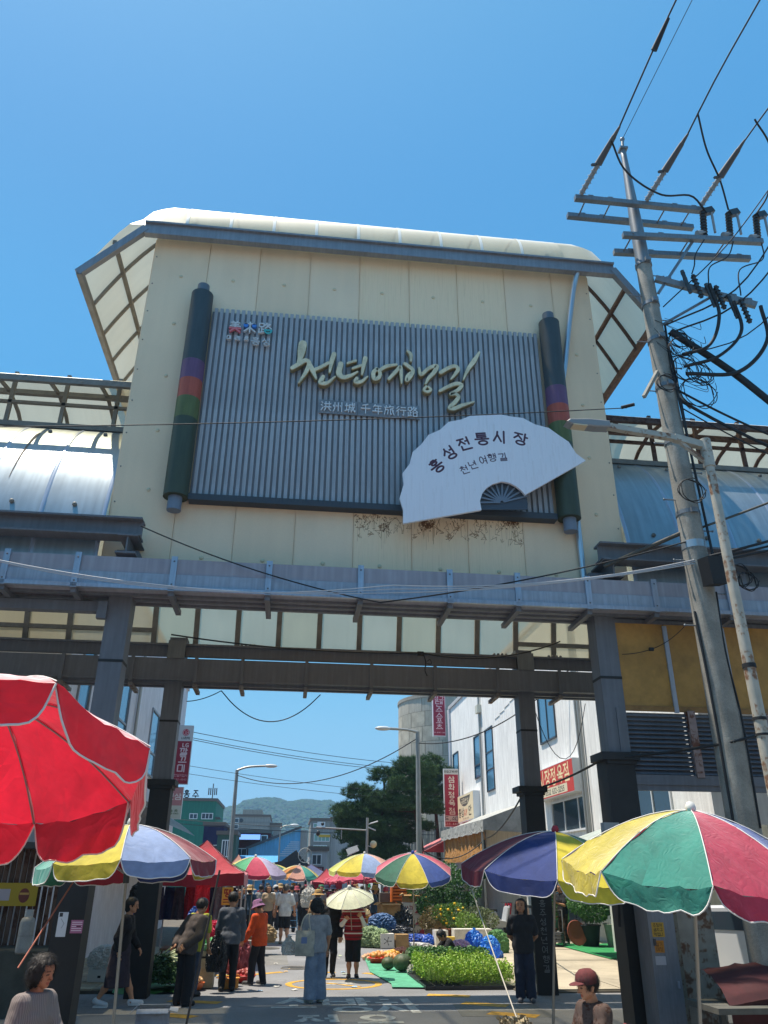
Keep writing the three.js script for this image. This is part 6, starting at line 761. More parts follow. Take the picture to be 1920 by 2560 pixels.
{ // left kerb: boxes, greens, stall under the red tent
  carton('lower of two stacked foam fruit boxes', -1.5, .02, -17.9, .42, .33, .36, { m: mat(0xb7b09a, { r: .9, t: tGrime, s: .6 }) }); carton('upper of two stacked foam fruit boxes with a hand slot', -1.5, .36, -17.9, .42, .27, .36, { m: mat(0xc9c3ae, { r: .9, t: tGrime, s: .6 }), slot: 1 });
  bowl('orange bowl of potatoes at the foot of the foam boxes', -1.6, .02, -17.55, .17, 0xc4683c, [0xdab888, 0xcfa878], 12, { s: .05, item: 'potato' }); bowl('green tray of peas on top of the foam boxes', -1.42, .65, -17.9, .2, 0x6fae88, [0x3f9a50, 0x48a85a], 40, { s: .028, item: 'pea' }); bag('bright green net bag with a red label by the peas', -1.1, .7, -18.2, .22, .3, .2, 0x4aa878);
  bowl('red tray with price card behind the grey suit', -.72, .02, -18.7, .22, 0xb02a24, [0x9a3a34, 0xb0564a], 14, { s: .05 }); carton('tilted orange price card carton', -.98, .02, -17.7, .3, .18, .24, { m: mat(0xd08a3c, {}), turn: .5, open: 1 });
  const gh = thing('greens_heap', 'dark heap of scallions and leafy greens on a green sheet', 'greens', [-2.3, .02, -17.6]); obj('sheet', [grid(8, 6, (u, v) => [-.75 + 1.5 * u, .02 + .05 * noise3(u * 4, v * 4, 2), -.55 + 1.1 * v])], mat(0x3a7a34, { r: .6 }), gh); obj('leafage', leaves(3000, () => { const a = rnd() * 6.3, q = Math.sqrt(rnd()); return [V(Math.cos(a) * q * .6, .05 + (1 - q) * .5 * rnd() + .1, Math.sin(a) * q * .4), V(rr(-1, 1), rr(-.1, .8), rr(-1, 1))]; }, .16, 0x2c5228, .5, { w: .12 }), mat(0x3a5e30, { r: .6, vc: true }), gh, 'raw').userData.kind = 'stuff'; obj('stalks', Array.from({ length: 26 }, () => cyl([rr(-.3, .1), .42 + rr(0, .12), rr(-.35, -.1)], [rr(.1, .6), .45 + rr(-.1, .25), rr(-.4, .1)], .012)), mat(0xc9d0a8, {}), gh).userData.kind = 'stuff';
  const fb = thing('foam_box', 'white foam box stuffed with plastic bags on the left pavement edge', 'box', [-3.55, .05, -18.4]); obj('box', [bb(-.22, .22, 0, .28, .16, -.16)], mat(0xd8dad6, { r: .85 }), fb); obj('logo', bb(-.03, .03, .1, .14, .162, .165), mat(0x2a2c2e, {}), fb); bag('torn white plastic bag spilling from the foam box', -3.5, .3, -18.4, .6, .4, .4, 0xe2e2df, { tr: .4, tie: 0 });
  bag('black plastic bag hanging from the stall rail', -3.15, 1.35, -19.8, .5, .55, .4, 0x15171a, { tr: 0, neck: .8 }); bag('blue plastic bag hanging below the black one', -3.1, .85, -19.6, .4, .6, .3, 0x1f5fd8, { tr: .5, neck: .8 });
  // clothes stall
  const rk = thing('clothes_rack', 'market clothes rack with dark garments under the red tent', 'rack', [-2.5, 0, -22.6]); obj('rail', [bar([-1.1, 1.75, 0], [1.3, 1.75, 0], .03), bar([-1.1, 0, 0], [-1.1, 1.75, 0], .03), bar([1.3, 0, 0], [1.3, 1.75, 0], .03)], mPipe, rk);
  const shirts = [0x2a2f48, 0x3a3f5a, 0x24345e, 0x4a4a55, 0xb0202c, 0xc02030, 0x2f3a66, 0x8a8f98, 0x303448]; shirts.forEach((h, i) => obj('garment', [grid(8, 8, (u, v) => [-.95 + i * .26 + (u - .5) * (.24 + .08 * v), 1.72 - .75 * v, .08 * Math.sin(u * 9 + i) * v + (i % 2) * .06])], mat(h, { t: tGrime, s: .4, r: .9, b: .02, bt: tFold, bs: .7 }), rk));
  tag(obj('hanging_shirt', [grid(8, 8, (u, v) => [-1.95 + (u - .5) * (.34 + .04 * v), 1.78 - .62 * v, -20.95 + .04 * Math.sin(u * 12) * v])], mat(0xd01424, { r: .9, tr: .3, b: .02, bt: tFold, bs: .6 })), 'bright red shirt hung at the front edge of the red tent', 'shirt');
  const pc = thing('price_sign', 'yellow price card with red lettering hung from the red tent', 'sign', [0, 0, 0]); obj('card', [grid(1, 1, (u, v) => [-1.48 + .26 * u, 1.36 + .38 * v, -20.9])], canvasMat(96, 128, (c) => { fill(c, '#d9a93a', 0, 0, 96, 128); write(c, '땡', 48, 42, 56, 10, '#9a2418'); fill(c, '#9a2418', 14, 84, 68, 9); fill(c, '#7a1c14', 14, 104, 68, 7); }), pc, true);
  const tb = thing('market_table', 'low table of fruit boxes beside the clothes stall', 'table', [-2.1, 0, -20.2]); obj('top', bb(-.55, .55, .5, .54, .4, -.4), mat(0x6a4a34, {}), tb); for (const s of [-1, 1]) for (const q of [-1, 1]) obj('leg', bb(s * .5 - .02, s * .5 + .02, 0, .5, q * .35 + .02, q * .35 - .02), mat(0x5a3c2c, {}), tb);
  carton('tan open box of red chillies on the low table', -2.0, .545, -20.1, .7, .3, .5, { m: mat(0xb8884c, { t: tGrime, s: .5 }) }); bowl('red chilli tray heaped on the tan box', -2.0, .86, -20.1, .28, 0x8a2a20, [0xa02c22, 0x8a2018], 40, { s: .045, item: 'chilli' }); bag('hot pink sack behind the chilli tray', -1.55, .54, -20.6, .6, .5, .4, 0xd82a5a, { r: .5, tie: 0 }); bag('blue and white printed bag behind the chilli tray', -2.05, .95, -20.4, .24, .36, .2, 0x4a7ad0);
  bag('red mesh sack of onions by the tent leg', -.95, .02, -20.2, .5, .75, .45, 0x8a4048, { r: .8, tr: 0, tie: 0 }); bag('wicker coloured sack on the low stand', -.55, .3, -25, .7, .45, .5, 0x9a8460, { r: .9, tr: 0, tie: 0 }); carton('grey carton at the corner of the red tent', -.75, .02, -24.6, .6, .35, .4, { m: mat(0x8f8a80, {}) });
  // hoarding, gas bottle, banner behind the left column
  const sh = thing('shop_shed', 'brown corrugated shed wall with a low grey ledge behind the left column', 'shed', [-5.6, 0, -15.6]); for (let i = 0; i < 30; i++) obj('sheet', bb(-1.0 + i * .1, -.93 + i * .1, .9, 2.4, .03 * (i % 2), .03 * (i % 2) - .04), mat(i % 3 ? 0x6a5040 : 0x5c4638, { t: tRust, s: 1 }), sh); obj('ledge', bb(-1.2, 2.0, 0, .9, 1.1, -.1), mat(0x5a5c54, { t: tGrain, s: 1 }), sh); obj('eave', bb(-1.3, 2.1, 2.4, 2.5, .5, -2.6), mat(0x4a4c4c, {}), sh);
  const gb = thing('gas_cylinder', 'grey gas cylinder standing on the ledge by the shed', 'gas cylinder', [-3.92, .9, -14.05]); obj('body', [lathe([[0, 0], [.1, 0], [.11, .03], [.11, .42], [.09, .48], [.04, .51], [0, .51]], 0, 0, 0, 20)], mat(0x9c9c98, { t: tGrime, s: .5, r: .5 }), gb); obj('collar', [new THREE.CylinderGeometry(.065, .065, .1, 16, 1, true).translate(0, .55, 0)], mat(0xa8a8a4, { r: .5 }), gb); obj('valve', [cyl([0, .5, 0], [0, .57, 0], .02)], mPor, gb); obj('band', cyl([0, .24, 0], [0, .245, 0], .112, .112, 20), mat(0x6a6a66, {}), gb);
  const bn = thing('price_banner', 'yellow banner with a printed price and jar picture on the brown shed', 'banner', [0, 0, 0]); obj('sheet', [grid(1, 1, (u, v) => [-5.6 + 1.35 * u, 1.5 + .36 * v, -15.5])], canvasMat(512, 128, (c) => { fill(c, '#b89a24', 0, 0, 512, 128); fill(c, '#b9aeb4', 40, 34, 300, 64); write(c, '500원', 190, 68, 52, 6, '#3a2a34'); c.fillStyle = '#7a3a2c'; c.beginPath(); c.ellipse(430, 70, 34, 40, 0, 0, 7); c.fill(); fill(c, '#c89a50', 400, 54, 60, 12); }), bn, true);
  carton('open white carton of jars with its flaps spread, standing in the shade', -1.75, .0, -13.2, .44, .26, .34, { m: mat(0xaeb6c4, { t: tGrime, s: .5 }), turn: .05, open: 1 }); bag('grey green net on the shaded carton', -1.75, .12, -13.2, .25, .14, .2, 0x8aa89a, { tie: 0 }); bag('deep blue bag on the ground under the left parasol', -2.1, .3, -9.2, .35, .3, .3, 0x1c3f86, { tie: 0 });
  const cb = thing('storage_cabinet', 'rust streaked grey steel cabinets with yellow stickers beside the right front column', 'cabinet', [5.42, 0, -11.2]); obj('door', bb(-.62, -.26, .25, 2.0, .12, -.3), mat(0x7f838a, { t: tStreak, s: .8, r: .5 }), cb); obj('plinth', bb(-.66, .5, 0, .24, .1, -.35), mConc, cb); obj('panel', bb(-.24, .34, .1, 2.0, .02, -.3), mat(0xa09484, { t: tRust, s: 1.3, r: .6 }), cb); obj('edge', bb(-.255, -.2, .1, 2.02, .1, -.3), mat(0x7f7766, { t: tRust, s: .6 }), cb); obj('handle', bb(-.58, -.55, 1.2, 1.28, .14, .12), mPor, cb); obj('handle', bb(-.33, -.3, .72, .8, .14, .12), mAlu, cb);
  obj('sticker', [grid(1, 1, (u, v) => [-.58 + .17 * u, 1.3 + .17 * v, .123])], canvasMat(128, 128, (c) => { fill(c, '#b8902c', 0, 0, 128, 128); ['주정차', '금지구', '역입니'].forEach((s, i) => write(c, s, 64, 24 + i * 40, 30, 4, '#2a2418', { gap: 1.1 })); }), cb, true); obj('sticker', [grid(1, 1, (u, v) => [-.57 + .13 * u, 1.12 + .14 * v, .123])], canvasMat(64, 64, (c) => { fill(c, '#b87a24', 0, 0, 64, 64); write(c, '철거', 32, 20, 22, 3, '#7a4a14'); write(c, '예정', 32, 46, 22, 3, '#7a4a14'); }), cb, true); obj('sticker', bb(-.58, -.44, .98, 1.08, .121, .123), mat(0xb4b4ba, {}), cb);
  const bx = thing('meter_box', 'grey electric meter box bracketed to the right front column', 'meter box', [4.55, 2.5, -11.4]); obj('box', box(.22, .42, .14), mat(0x9a9c9c, { r: .5 }), bx); obj('bracket', [bar([.1, -.1, 0], [.3, -.08, -.15], .04), cyl([.3, -.08, -.15], [.3, .1, -.15], .06)], mPipe, bx); obj('cable', [tube([[0, -.2, 0], [.02, -.5, 0], [0, -1.1, -.05]], .02)], mWire, bx);
  obj('door_panel', bb(5.95, 6.12, .9, 1.95, -13.2, -13.25), mat(0xc9e0d0, { r: .5 })).userData = { label: 'narrow pale mint panel seen behind the cabinets', category: 'panel' };
  // red table, barrel cover and car in the shade at the right
  const rt = thing('covered_stall', 'dark bench stall under a maroon tarpaulin beside the cabinets', 'stall', [5.9, 0, -10.2]); obj('tarp', [grid(14, 8, (u, v) => [-.75 + 1.6 * u, .98 + .08 * Math.sin(u * 3) - .3 * v * v + .02 * noise3(u * 6, v * 6, 1), -.3 + .6 * v]), grid(14, 4, (u, v) => [-.75 + 1.6 * u, .68 + .08 * Math.sin(u * 3) - .3 * v, .3 + .02 * Math.sin(u * 20)])], mat(0x4a1418, { t: tGrime, s: .8, r: .7 }), rt); obj('shelf', bb(-1.0, 1.0, .62, .68, .5, -.3), mat(0x5f5f58, { t: tGrime, s: .8 }), rt); obj('shelf', bb(-1.0, 1.0, .38, .42, .45, -.3), mat(0x4a4c48, { t: tGrime, s: .8 }), rt); for (const s of [-.9, .9]) obj('leg', bb(s - .03, s + .03, 0, .62, .4, .34), mat(0x3a3c3a, {}), rt);
  const lb = thing('net_bundle', 'straw coloured net bundle at the foot of the guy rope', 'bundle', [2.38, 0, -9]); obj('net', leaves(1400, () => [V(rr(-.14, .14), .4 + rr(0, .32) * (1 - 1.2 * Math.abs(rr(-.4, .4))), rr(-.12, .12)), V(rr(-1, 1), rr(0, 1), rr(-1, 1))], .07, 0x9a8c74, .4), mat(0x9a8c74, { vc: true, r: .9 }), lb, 'raw').userData.kind = 'stuff'; obj('sack', [lathe([[0, 0], [.17, 0], [.18, .3], [.13, .55], [0, .62]])], mat(0x7d7462, { t: tGrain, s: .3, r: 1 }), lb);
  tag(obj('guy_rope', [sag([2.36, 1.98, -10.9], [2.4, .7, -9], .02, .008, 10, 5)], mat(0xb9b2a4, {})), 'pale rope slanting from the navy parasol to the net bundle', 'rope'); tag(obj('guy_rope', [sag([4.4, 1.85, -7.1], [6.6, .95, -7.6], .05, .006, 10, 5)], mat(0xb9b2a4, {})), 'pale rope running right from the creased parasol', 'rope'); tag(obj('guy_rope', [sag([-2.5, 1.95, -10.6], [-2.75, 1.1, -9.8], 0, .01, 6, 5)], mat(0xb06a58, {})), 'salmon rope slanting down from the worn parasol', 'rope'); tag(obj('tent_pole', [cyl([-1.0, 0, -9.4], [-.72, 2.05, -9.5], .012)], mat(0x3a3430, {})), 'thin dark pole standing in the shade by the worn parasol', 'pole');
}
{ // parked car deep under the arcade
  const c = thing('parked_car', 'white car parked in the shade behind the covered stall', 'car', [9.6, 0, -17.5], -1.2), mC = mat(0xc4c8cc, { r: .3, coat: .6 }), prof = [[-2.1, .35], [-2.12, .75], [-1.9, .95], [-1.1, 1.02], [-.55, 1.42], [.7, 1.47], [1.5, 1.1], [2.05, .98], [2.12, .7], [2.1, .35]]; obj('body', [poly(prof, 1.6, .05).translate(0, 0, -.8)], mC, c); obj('windscreen', [poly([[-1.02, 1.04], [-.56, 1.38], [-.5, 1.38], [-.9, 1.04]], 1.3).translate(-.04, .015, -.65)], mGlassD, c);
  obj('side_window', [poly([[-.85, 1.03], [-.5, 1.36], [.62, 1.4], [1.3, 1.08]], .02).translate(0, 0, .845)], mGlassD, c); for (const x of [-1.35, 1.35]) for (const s of [-1, 1]) { const w = obj('wheel', [cyl([x, .32, s * .66], [x, .32, s * .86], .32, .32, 20)], mat(0x1a1b1c, {}), c); obj('rim', cyl([x, .32, s * .86], [x, .32, s * .87], .2, .2, 16), mAlu, w); } obj('headlight', [box(.06, .14, .3, -2.12, .72, .55), box(.06, .14, .3, -2.12, .72, -.55)], mat(0xd8dcde, { r: .1 }), c);
  const s = thing('scooter', 'parked silver and red motor scooter before the dark shop entrance', 'scooter', [7.75, .03, -31], .5); for (const x of [-.55, .55]) { const w = obj('wheel', [new THREE.TorusGeometry(.22, .06, 8, 18).translate(x, .28, 0)], mat(0x17181a, {}), s); obj('rim', cyl([x, .28, -.03], [x, .28, .03], .15, .15, 12), mAlu, w); } obj('body', [poly([[-.75, .45], [-.7, .7], [-.2, .78], [0, .5], [.3, .45], [.45, .9], [.55, .95], [.6, .5], [.3, .3], [-.3, .3]], .22, .03).translate(0, .05, -.11)], mat(0xa9adb0, { r: .3, coat: .5 }), s); obj('seat', [bb(-.7, -.1, .82, .92, .12, -.12)], mPor, s); obj('front_shield', [box(.05, .5, .32, .52, .85, 0, 0, 0, -.25)], mat(0x9a2230, { r: .3 }), s); obj('handlebar', [cyl([.48, 1.12, -.3], [.48, 1.12, .3], .018), cyl([.55, .9, 0], [.48, 1.12, 0], .025)], mPor, s); obj('rear_rack', [bb(-.95, -.6, .9, .93, .15, -.15), bar([-.95, .92, .15], [-1.15, 1.05, .15], .02), bar([-.95, .92, -.15], [-1.15, 1.05, -.15], .02)], mAlu, s);
}

{ // low trestle stalls along both sides of the lane, each with trays of produce
  const trays = [[0xc23a24, [0xd8a040, 0xc87a2c]], [0x2f6a4a, [0x5f9a3c, 0x78a84c]], [0xb8b4a8, [0xb03a30, 0x9a2c28]], [0x3a62a8, [0xd8c890, 0xcabb80]], [0xd0a83a, [0x8a5a3a, 0x7a4c30]]];
  const spots = [[-2.35, -25.2], [-2.3, -27.6], [-2.25, -30], [-2.1, -32.4], [-2.0, -34.8], [-1.9, -37.4], [3.6, -33.4], [3.3, -36], [3.4, -38.6], [3.2, -41.2], [-1.8, -40.4], [3.1, -43.6]];
  spots.forEach(([x, z], i) => {
    const t = thing('trestle_stall', 'low trestle stall with trays of produce along the market lane', 'stall', [x, 0, z], rr(-.1, .1), 'trestle stalls along the lane'); obj('top', bb(-.55, .55, .42, .46, .85, -.85), mat(0x8a7252, { t: tGrime, s: .7 }), t); for (const s of [-1, 1]) for (const q of [-1, 1]) obj('leg', bar([s * .45, .42, q * .75], [s * .5, 0, q * .8], .04), mat(0x6a5a44, {}), t);
    for (let k = 0; k < 6; k++) { const [h, f] = trays[(i + k * 2) % 5], px = -.27 + (k % 2) * .54, pz = -.55 + Math.floor(k / 2) * .55, tr = obj('tray', [lathe([[0, .46], [.15, .46], [.22, .56], [.2, .56], [.14, .475], [0, .475]], px, 0, pz, 12)], mat(h, { r: .5 }), t); const g = []; for (let q = 0; q < 14; q++) { const a = q * 2.4, d = Math.sqrt(q / 14) * .16; g.push(ball(.045, px + Math.cos(a) * d, .56 + (.16 - d) * .5, pz + Math.sin(a) * d, 1, .9, 1, 6)); } obj('produce', g, mat(f[k % 2], { r: .6 }), tr).userData.kind = 'stuff'; }
    obj('price_card', [box(.2, .14, .006, .1, .66, .8, -.3)], mat(0xd6c89a, { r: .9 }), t);
    carton('brown supply carton pushed under a trestle stall', x + rr(-.1, .1), .005, z + rr(-.3, .3), .5, .32, .4, { group: 'cartons under the trestle stalls', turn: rr(-.3, .3) });
  });
}
// ---------- people: one continuous skin per body, clothing and hair as children ----------
function nets(f, lo, hi, c) {                                          // surface nets over a grid
  const nx = Math.ceil((hi[0] - lo[0]) / c) + 1, ny = Math.ceil((hi[1] - lo[1]) / c) + 1, nz = Math.ceil((hi[2] - lo[2]) / c) + 1, d = new Float32Array(nx * ny * nz), I = (x, y, z) => x + nx * (y + ny * z);
  for (let z = 0; z < nz; z++) for (let y = 0; y < ny; y++) for (let x = 0; x < nx; x++) d[I(x, y, z)] = f(lo[0] + x * c, lo[1] + y * c, lo[2] + z * c);
  const vid = new Int32Array(nx * ny * nz).fill(-1), pos = [], idx = [];
  for (let z = 0; z < nz - 1; z++) for (let y = 0; y < ny - 1; y++) for (let x = 0; x < nx - 1; x++) {
    let m = 0; for (let k = 0; k < 8; k++) if (d[I(x + (k & 1), y + (k >> 1 & 1), z + (k >> 2))] < 0) m |= 1 << k; if (m === 0 || m === 255) continue;
    let sx = 0, sy = 0, sz = 0, n = 0; for (let a = 0; a < 8; a++) for (let q = 0; q < 3; q++) { const b = a | (1 << q); if (b === a) continue; if (((m >> a) & 1) === ((m >> b) & 1)) continue; const da = d[I(x + (a & 1), y + (a >> 1 & 1), z + (a >> 2))], db = d[I(x + (b & 1), y + (b >> 1 & 1), z + (b >> 2))], t = da / (da - db); sx += (a & 1) + (q === 0 ? t : 0); sy += (a >> 1 & 1) + (q === 1 ? t : 0); sz += (a >> 2) + (q === 2 ? t : 0); n++; }
    vid[I(x, y, z)] = pos.length / 3; pos.push(lo[0] + (x + sx / n) * c, lo[1] + (y + sy / n) * c, lo[2] + (z + sz / n) * c);
  }
  const quad = (a, b, e, g, flip) => { if (a < 0 || b < 0 || e < 0 || g < 0) return; flip ? idx.push(a, e, b, a, g, e) : idx.push(a, b, e, a, e, g); };
  for (let z = 1; z < nz - 1; z++) for (let y = 1; y < ny - 1; y++) for (let x = 1; x < nx - 1; x++) {
    const s = d[I(x, y, z)] < 0;
    if (s !== (d[I(x + 1, y, z)] < 0)) quad(vid[I(x, y - 1, z - 1)], vid[I(x, y, z - 1)], vid[I(x, y, z)], vid[I(x, y - 1, z)], !s);
    if (s !== (d[I(x, y + 1, z)] < 0)) quad(vid[I(x - 1, y, z - 1)], vid[I(x - 1, y, z)], vid[I(x, y, z)], vid[I(x, y, z - 1)], !s);
    if (s !== (d[I(x, y, z + 1)] < 0)) quad(vid[I(x - 1, y - 1, z)], vid[I(x, y - 1, z)], vid[I(x, y, z)], vid[I(x - 1, y, z)], !s);
  }
  const g = new THREE.BufferGeometry(); g.setAttribute('position', new THREE.Float32BufferAttribute(pos, 3)); g.setIndex(idx);
  const nn = new Float32Array(pos.length), e = c * .5; for (let i = 0; i < pos.length; i += 3) { const [x, y, z] = [pos[i], pos[i + 1], pos[i + 2]]; let a = f(x + e, y, z) - f(x - e, y, z), b = f(x, y + e, z) - f(x, y - e, z), q = f(x, y, z + e) - f(x, y, z - e); const l = Math.hypot(a, b, q) || 1; nn[i] = a / l; nn[i + 1] = b / l; nn[i + 2] = q / l; }
  g.setAttribute('normal', new THREE.BufferAttribute(nn, 3)); return g;
}
function field(prims, k, grow = 0, wr = 0, cuts = []) {                 // tapered capsules joined by a smooth minimum
  const P = prims.map(([a, b, r, s]) => { const dx = b.x - a.x, dy = b.y - a.y, dz = b.z - a.z; return [a.x, a.y, a.z, dx, dy, dz, 1 / Math.max(1e-9, dx * dx + dy * dy + dz * dz), r + grow, (s ?? r) - r]; });
  return (x, y, z) => {
    let d = 1e3;
    for (let i = 0; i < P.length; i++) { const p = P[i], ax = x - p[0], ay = y - p[1], az = z - p[2]; let t = (ax * p[3] + ay * p[4] + az * p[5]) * p[6]; t = t < 0 ? 0 : t > 1 ? 1 : t; const ex = ax - t * p[3], ey = ay - t * p[4], ez = az - t * p[5], q = Math.sqrt(ex * ex + ey * ey + ez * ez) - p[7] - t * p[8], h = k - Math.abs(d - q); d = Math.min(d, q); if (h > 0) d -= h * h / (4 * k); }
    if (wr && d < .06) d += wr * (noise3(x * 11, y * 5, z * 11) + .6 * noise3(x * 21, y * 13, z * 21));
    for (let i = 0; i < cuts.length; i++) { const c = cuts[i]; d = Math.max(d, c[0] * x + c[1] * y + c[2] * z - c[3]); }
    return d;
  };
}
const span = (prims, m) => { const lo = [9, 9, 9], hi = [-9, -9, -9]; for (const [a, b, r, s] of prims) for (const q of [a, b]) ['x', 'y', 'z'].forEach((k, i) => { const R = Math.max(r, s ?? r) + m; lo[i] = Math.min(lo[i], q[k] - R); hi[i] = Math.max(hi[i], q[k] + R); }); return [lo, hi]; };
const skinM = mat(0xc08a68, { r: .6, vc: true });
function person(o) {
  const H = o.H ?? 1.6, ps = o.pose ?? {}, cell = o.cell ?? .018, S = (v) => V(v[0] * H, v[1] * H, v[2] * H), g = thing('person', o.label, 'person', o.pos, o.yaw ?? 0, o.group);
  const lean = rad(ps.lean ?? 2), up = V(0, Math.cos(lean), Math.sin(lean)), fw = V(0, -Math.sin(lean), Math.cos(lean)), hip = S([0, ps.hip ?? .525, 0]), on = (h, x = 0, z = 0) => hip.clone().addScaledVector(up, h * H).addScaledVector(fw, z * H).add(V(x * H, 0, 0)), fat = o.fat ?? 1;
  const neck = on(.305), J = {};
  for (const [s, n] of [[1, 'L'], [-1, 'R']]) {                          // L is the person's own left (+x when facing +z)
    J['sh' + n] = on(.278, s * .103); const a = ps['arm' + n] ?? {}; J['el' + n] = a.e ? J['sh' + n].clone().add(S(a.e)) : J['sh' + n].clone().add(S([s * .035, -.168, -.02])); J['wr' + n] = a.w ? J['el' + n].clone().add(S(a.w)) : J['el' + n].clone().add(S([s * .0, -.138, .045]));
    J['hp' + n] = hip.clone().add(S([s * .05, -.012, 0])); const l = ps['leg' + n] ?? {}; J['kn' + n] = l.k ? S(l.k) : S([s * .056, .285, .012]); J['an' + n] = l.a ? S(l.a) : S([s * .06, .048, -.012]); const ty = l.ty ?? s * .12; J['to' + n] = J['an' + n].clone().add(S([Math.sin(ty) * .095, l.ti ?? -.026, Math.cos(ty) * .095]));
  }
  const r = (v) => v * H, torso = [[J.shL.clone().add(S([-.012, -.004, 0])), J.shR.clone().add(S([.012, -.004, 0])), r(.04)], [on(.2, .052, .008), on(.2, -.052, .008), r(.064 * fat)], [on(.1, .04), on(.1, -.04), r(.058 * fat)], [on(.02, .045, -.006), on(.02, -.045, -.006), r(.066 * fat)], [on(.25), on(.05), r(.062 * fat)]];
  const arm = (n) => [[J['sh' + n], J['el' + n], r(.031), r(.025)], [J['el' + n], J['wr' + n], r(.025), r(.0165)]], leg = (n) => [[J['hp' + n], J['kn' + n], r(.051 * Math.sqrt(fat)), r(.034)], [J['kn' + n], J['an' + n].clone().lerp(J['kn' + n], .45), r(.034), r(.033)], [J['an' + n].clone().lerp(J['kn' + n], .45), J['an' + n], r(.032), r(.02)]], foot = (n) => [[J['an' + n].clone().add(S([0, -.016, -.018])), J['to' + n], r(.021), r(.017)]];
  const hd = (ps.headYaw ?? 0), hp = (ps.headPitch ?? 0), hq = new THREE.Quaternion().setFromEuler(new THREE.Euler(rad(hp) + lean * .5, rad(hd), rad(ps.headRoll ?? 0), 'YXZ')), hc = neck.clone().addScaledVector(up, .02 * H).add(V(0, .082 * H, .014 * H).applyQuaternion(hq)), hs = H / 1.6, hv = (x, y, z) => V(x * hs, y * hs, z * hs).applyQuaternion(hq).add(hc);
  const body = [...torso, [on(.26), hc.clone().add(V(0, -.03 * hs, -.01)), r(.033), r(.031)], ...arm('L'), ...arm('R'), ...leg('L'), ...leg('R'), ...foot('L'), ...foot('R')];
  const head = [[hv(0, .03, -.022), hv(0, .034, .006), .088 * hs], [hv(0, -.018, .022), hv(0, -.07, .044), .06 * hs, .036 * hs], [hv(.03, -.04, .02), hv(-.03, -.04, .02), .045 * hs], [hv(0, .012, .088), hv(0, -.026, .101), .009 * hs, .014 * hs], [hv(.084, .004, -.012), hv(.082, -.03, -.006), .014 * hs, .01 * hs], [hv(-.084, .004, -.012), hv(-.082, -.03, -.006), .014 * hs, .01 * hs], [hv(0, -.08, -.02), hv(0, -.12, -.03), .052 * hs]];
  const geos = [nets(field(body, .03), ...span(body, .03), cell), nets(field(head, .018), ...span(head, .02), o.head ?? .0085)];
  for (const n of ['L', 'R']) {                                          // a palm and five fingers, curled
    const s = n === 'L' ? 1 : -1, d = J['wr' + n].clone().sub(J['el' + n]).normalize(), side = V(0, 0, 1).cross(d).normalize(); if (side.length() < .2) side.set(1, 0, 0); const nrm = d.clone().cross(side).normalize(), w = J['wr' + n], hpt = (a, b, c) => w.clone().addScaledVector(d, a * hs).addScaledVector(side, b * hs).addScaledVector(nrm, c * hs), cu = (ps['curl' + n] ?? .4), pr = [[hpt(-.01, 0, 0), hpt(.03, 0, 0), .024 * hs], [hpt(.04, -.026, 0), hpt(.04, .026, 0), .019 * hs], [hpt(.075, -.03, 0), hpt(.075, .03, 0), .014 * hs]];
    [[-.033, .062], [-.011, .073], [.011, .068], [.033, .052]].forEach(([b, l]) => { const m = hpt(.08 + l * .5 * Math.cos(cu), b, -l * .5 * Math.sin(cu) * s), e = hpt(.08 + l * .5 * Math.cos(cu) + l * .55 * Math.cos(cu * 2.3), b, (-l * .5 * Math.sin(cu) - l * .55 * Math.sin(cu * 2.3)) * s); pr.push([hpt(.076, b, 0), m, .0092 * hs, .0085 * hs], [m, e, .0085 * hs, .0072 * hs]); });
    pr.push([hpt(.015, .03, -.008 * s), hpt(.05, .058, -.02 * s), .0125 * hs, .01 * hs], [hpt(.05, .058, -.02 * s), hpt(.078, .06, -.03 * s), .01 * hs, .008 * hs]);
    geos.push(nets(field(pr, .009), ...span(pr, .012), o.hand ?? .0065));
  }
  const sk = new THREE.Color(o.skin ?? 0xffffff), colour = (q) => { const p = q.attributes.position, c = new Float32Array(p.count * 3), v = V(), inv = hq.clone().invert(); for (let i = 0; i < p.count; i++) { v.fromBufferAttribute(p, i).sub(hc).applyQuaternion(inv).multiplyScalar(1 / hs); let k = [1, 1, 1]; if (v.z > .05 && v.length() < .16) { const ex = Math.abs(v.x) - .032; if (Math.hypot(ex, (v.y - .006) * 1.7) < .014) k = [.16, .12, .1]; else if (Math.abs(ex) < .02 && Math.abs(v.y - .03) < .0055) k = [.3, .24, .2]; else if (Math.hypot(v.x * .55, v.y + .062) < .0125) k = [.85, .5, .5]; else if (Math.hypot(Math.abs(v.x) - .01, v.y + .034) < .006) k = [.5, .4, .35]; } c[i * 3] = sk.r * k[0]; c[i * 3 + 1] = sk.g * k[1]; c[i * 3 + 2] = sk.b * k[2]; } q.setAttribute('color', new THREE.BufferAttribute(c, 3)); q.setAttribute('uv', new THREE.BufferAttribute(new Float32Array(p.count * 2), 2)); return flat(q); };
  obj('body', mergeGeometries(geos.map(colour)), skinM, g, 'raw');
  const wear = (name, prims, k, grow, wr, cuts, m, c = cell) => obj(name, [nets(field(prims, k, grow, wr, cuts), ...span(prims, grow + .05), c)], m, g);
  const T = o.top ?? {}, tm = T.m ?? mat(T.c ?? 0x888888, { t: T.t ?? tGrime, s: T.s ?? .5, r: .9 }), hem = (T.hem ?? .0), above = (p, h) => [-up.x, -up.y, -up.z, -up.dot(on(h))];
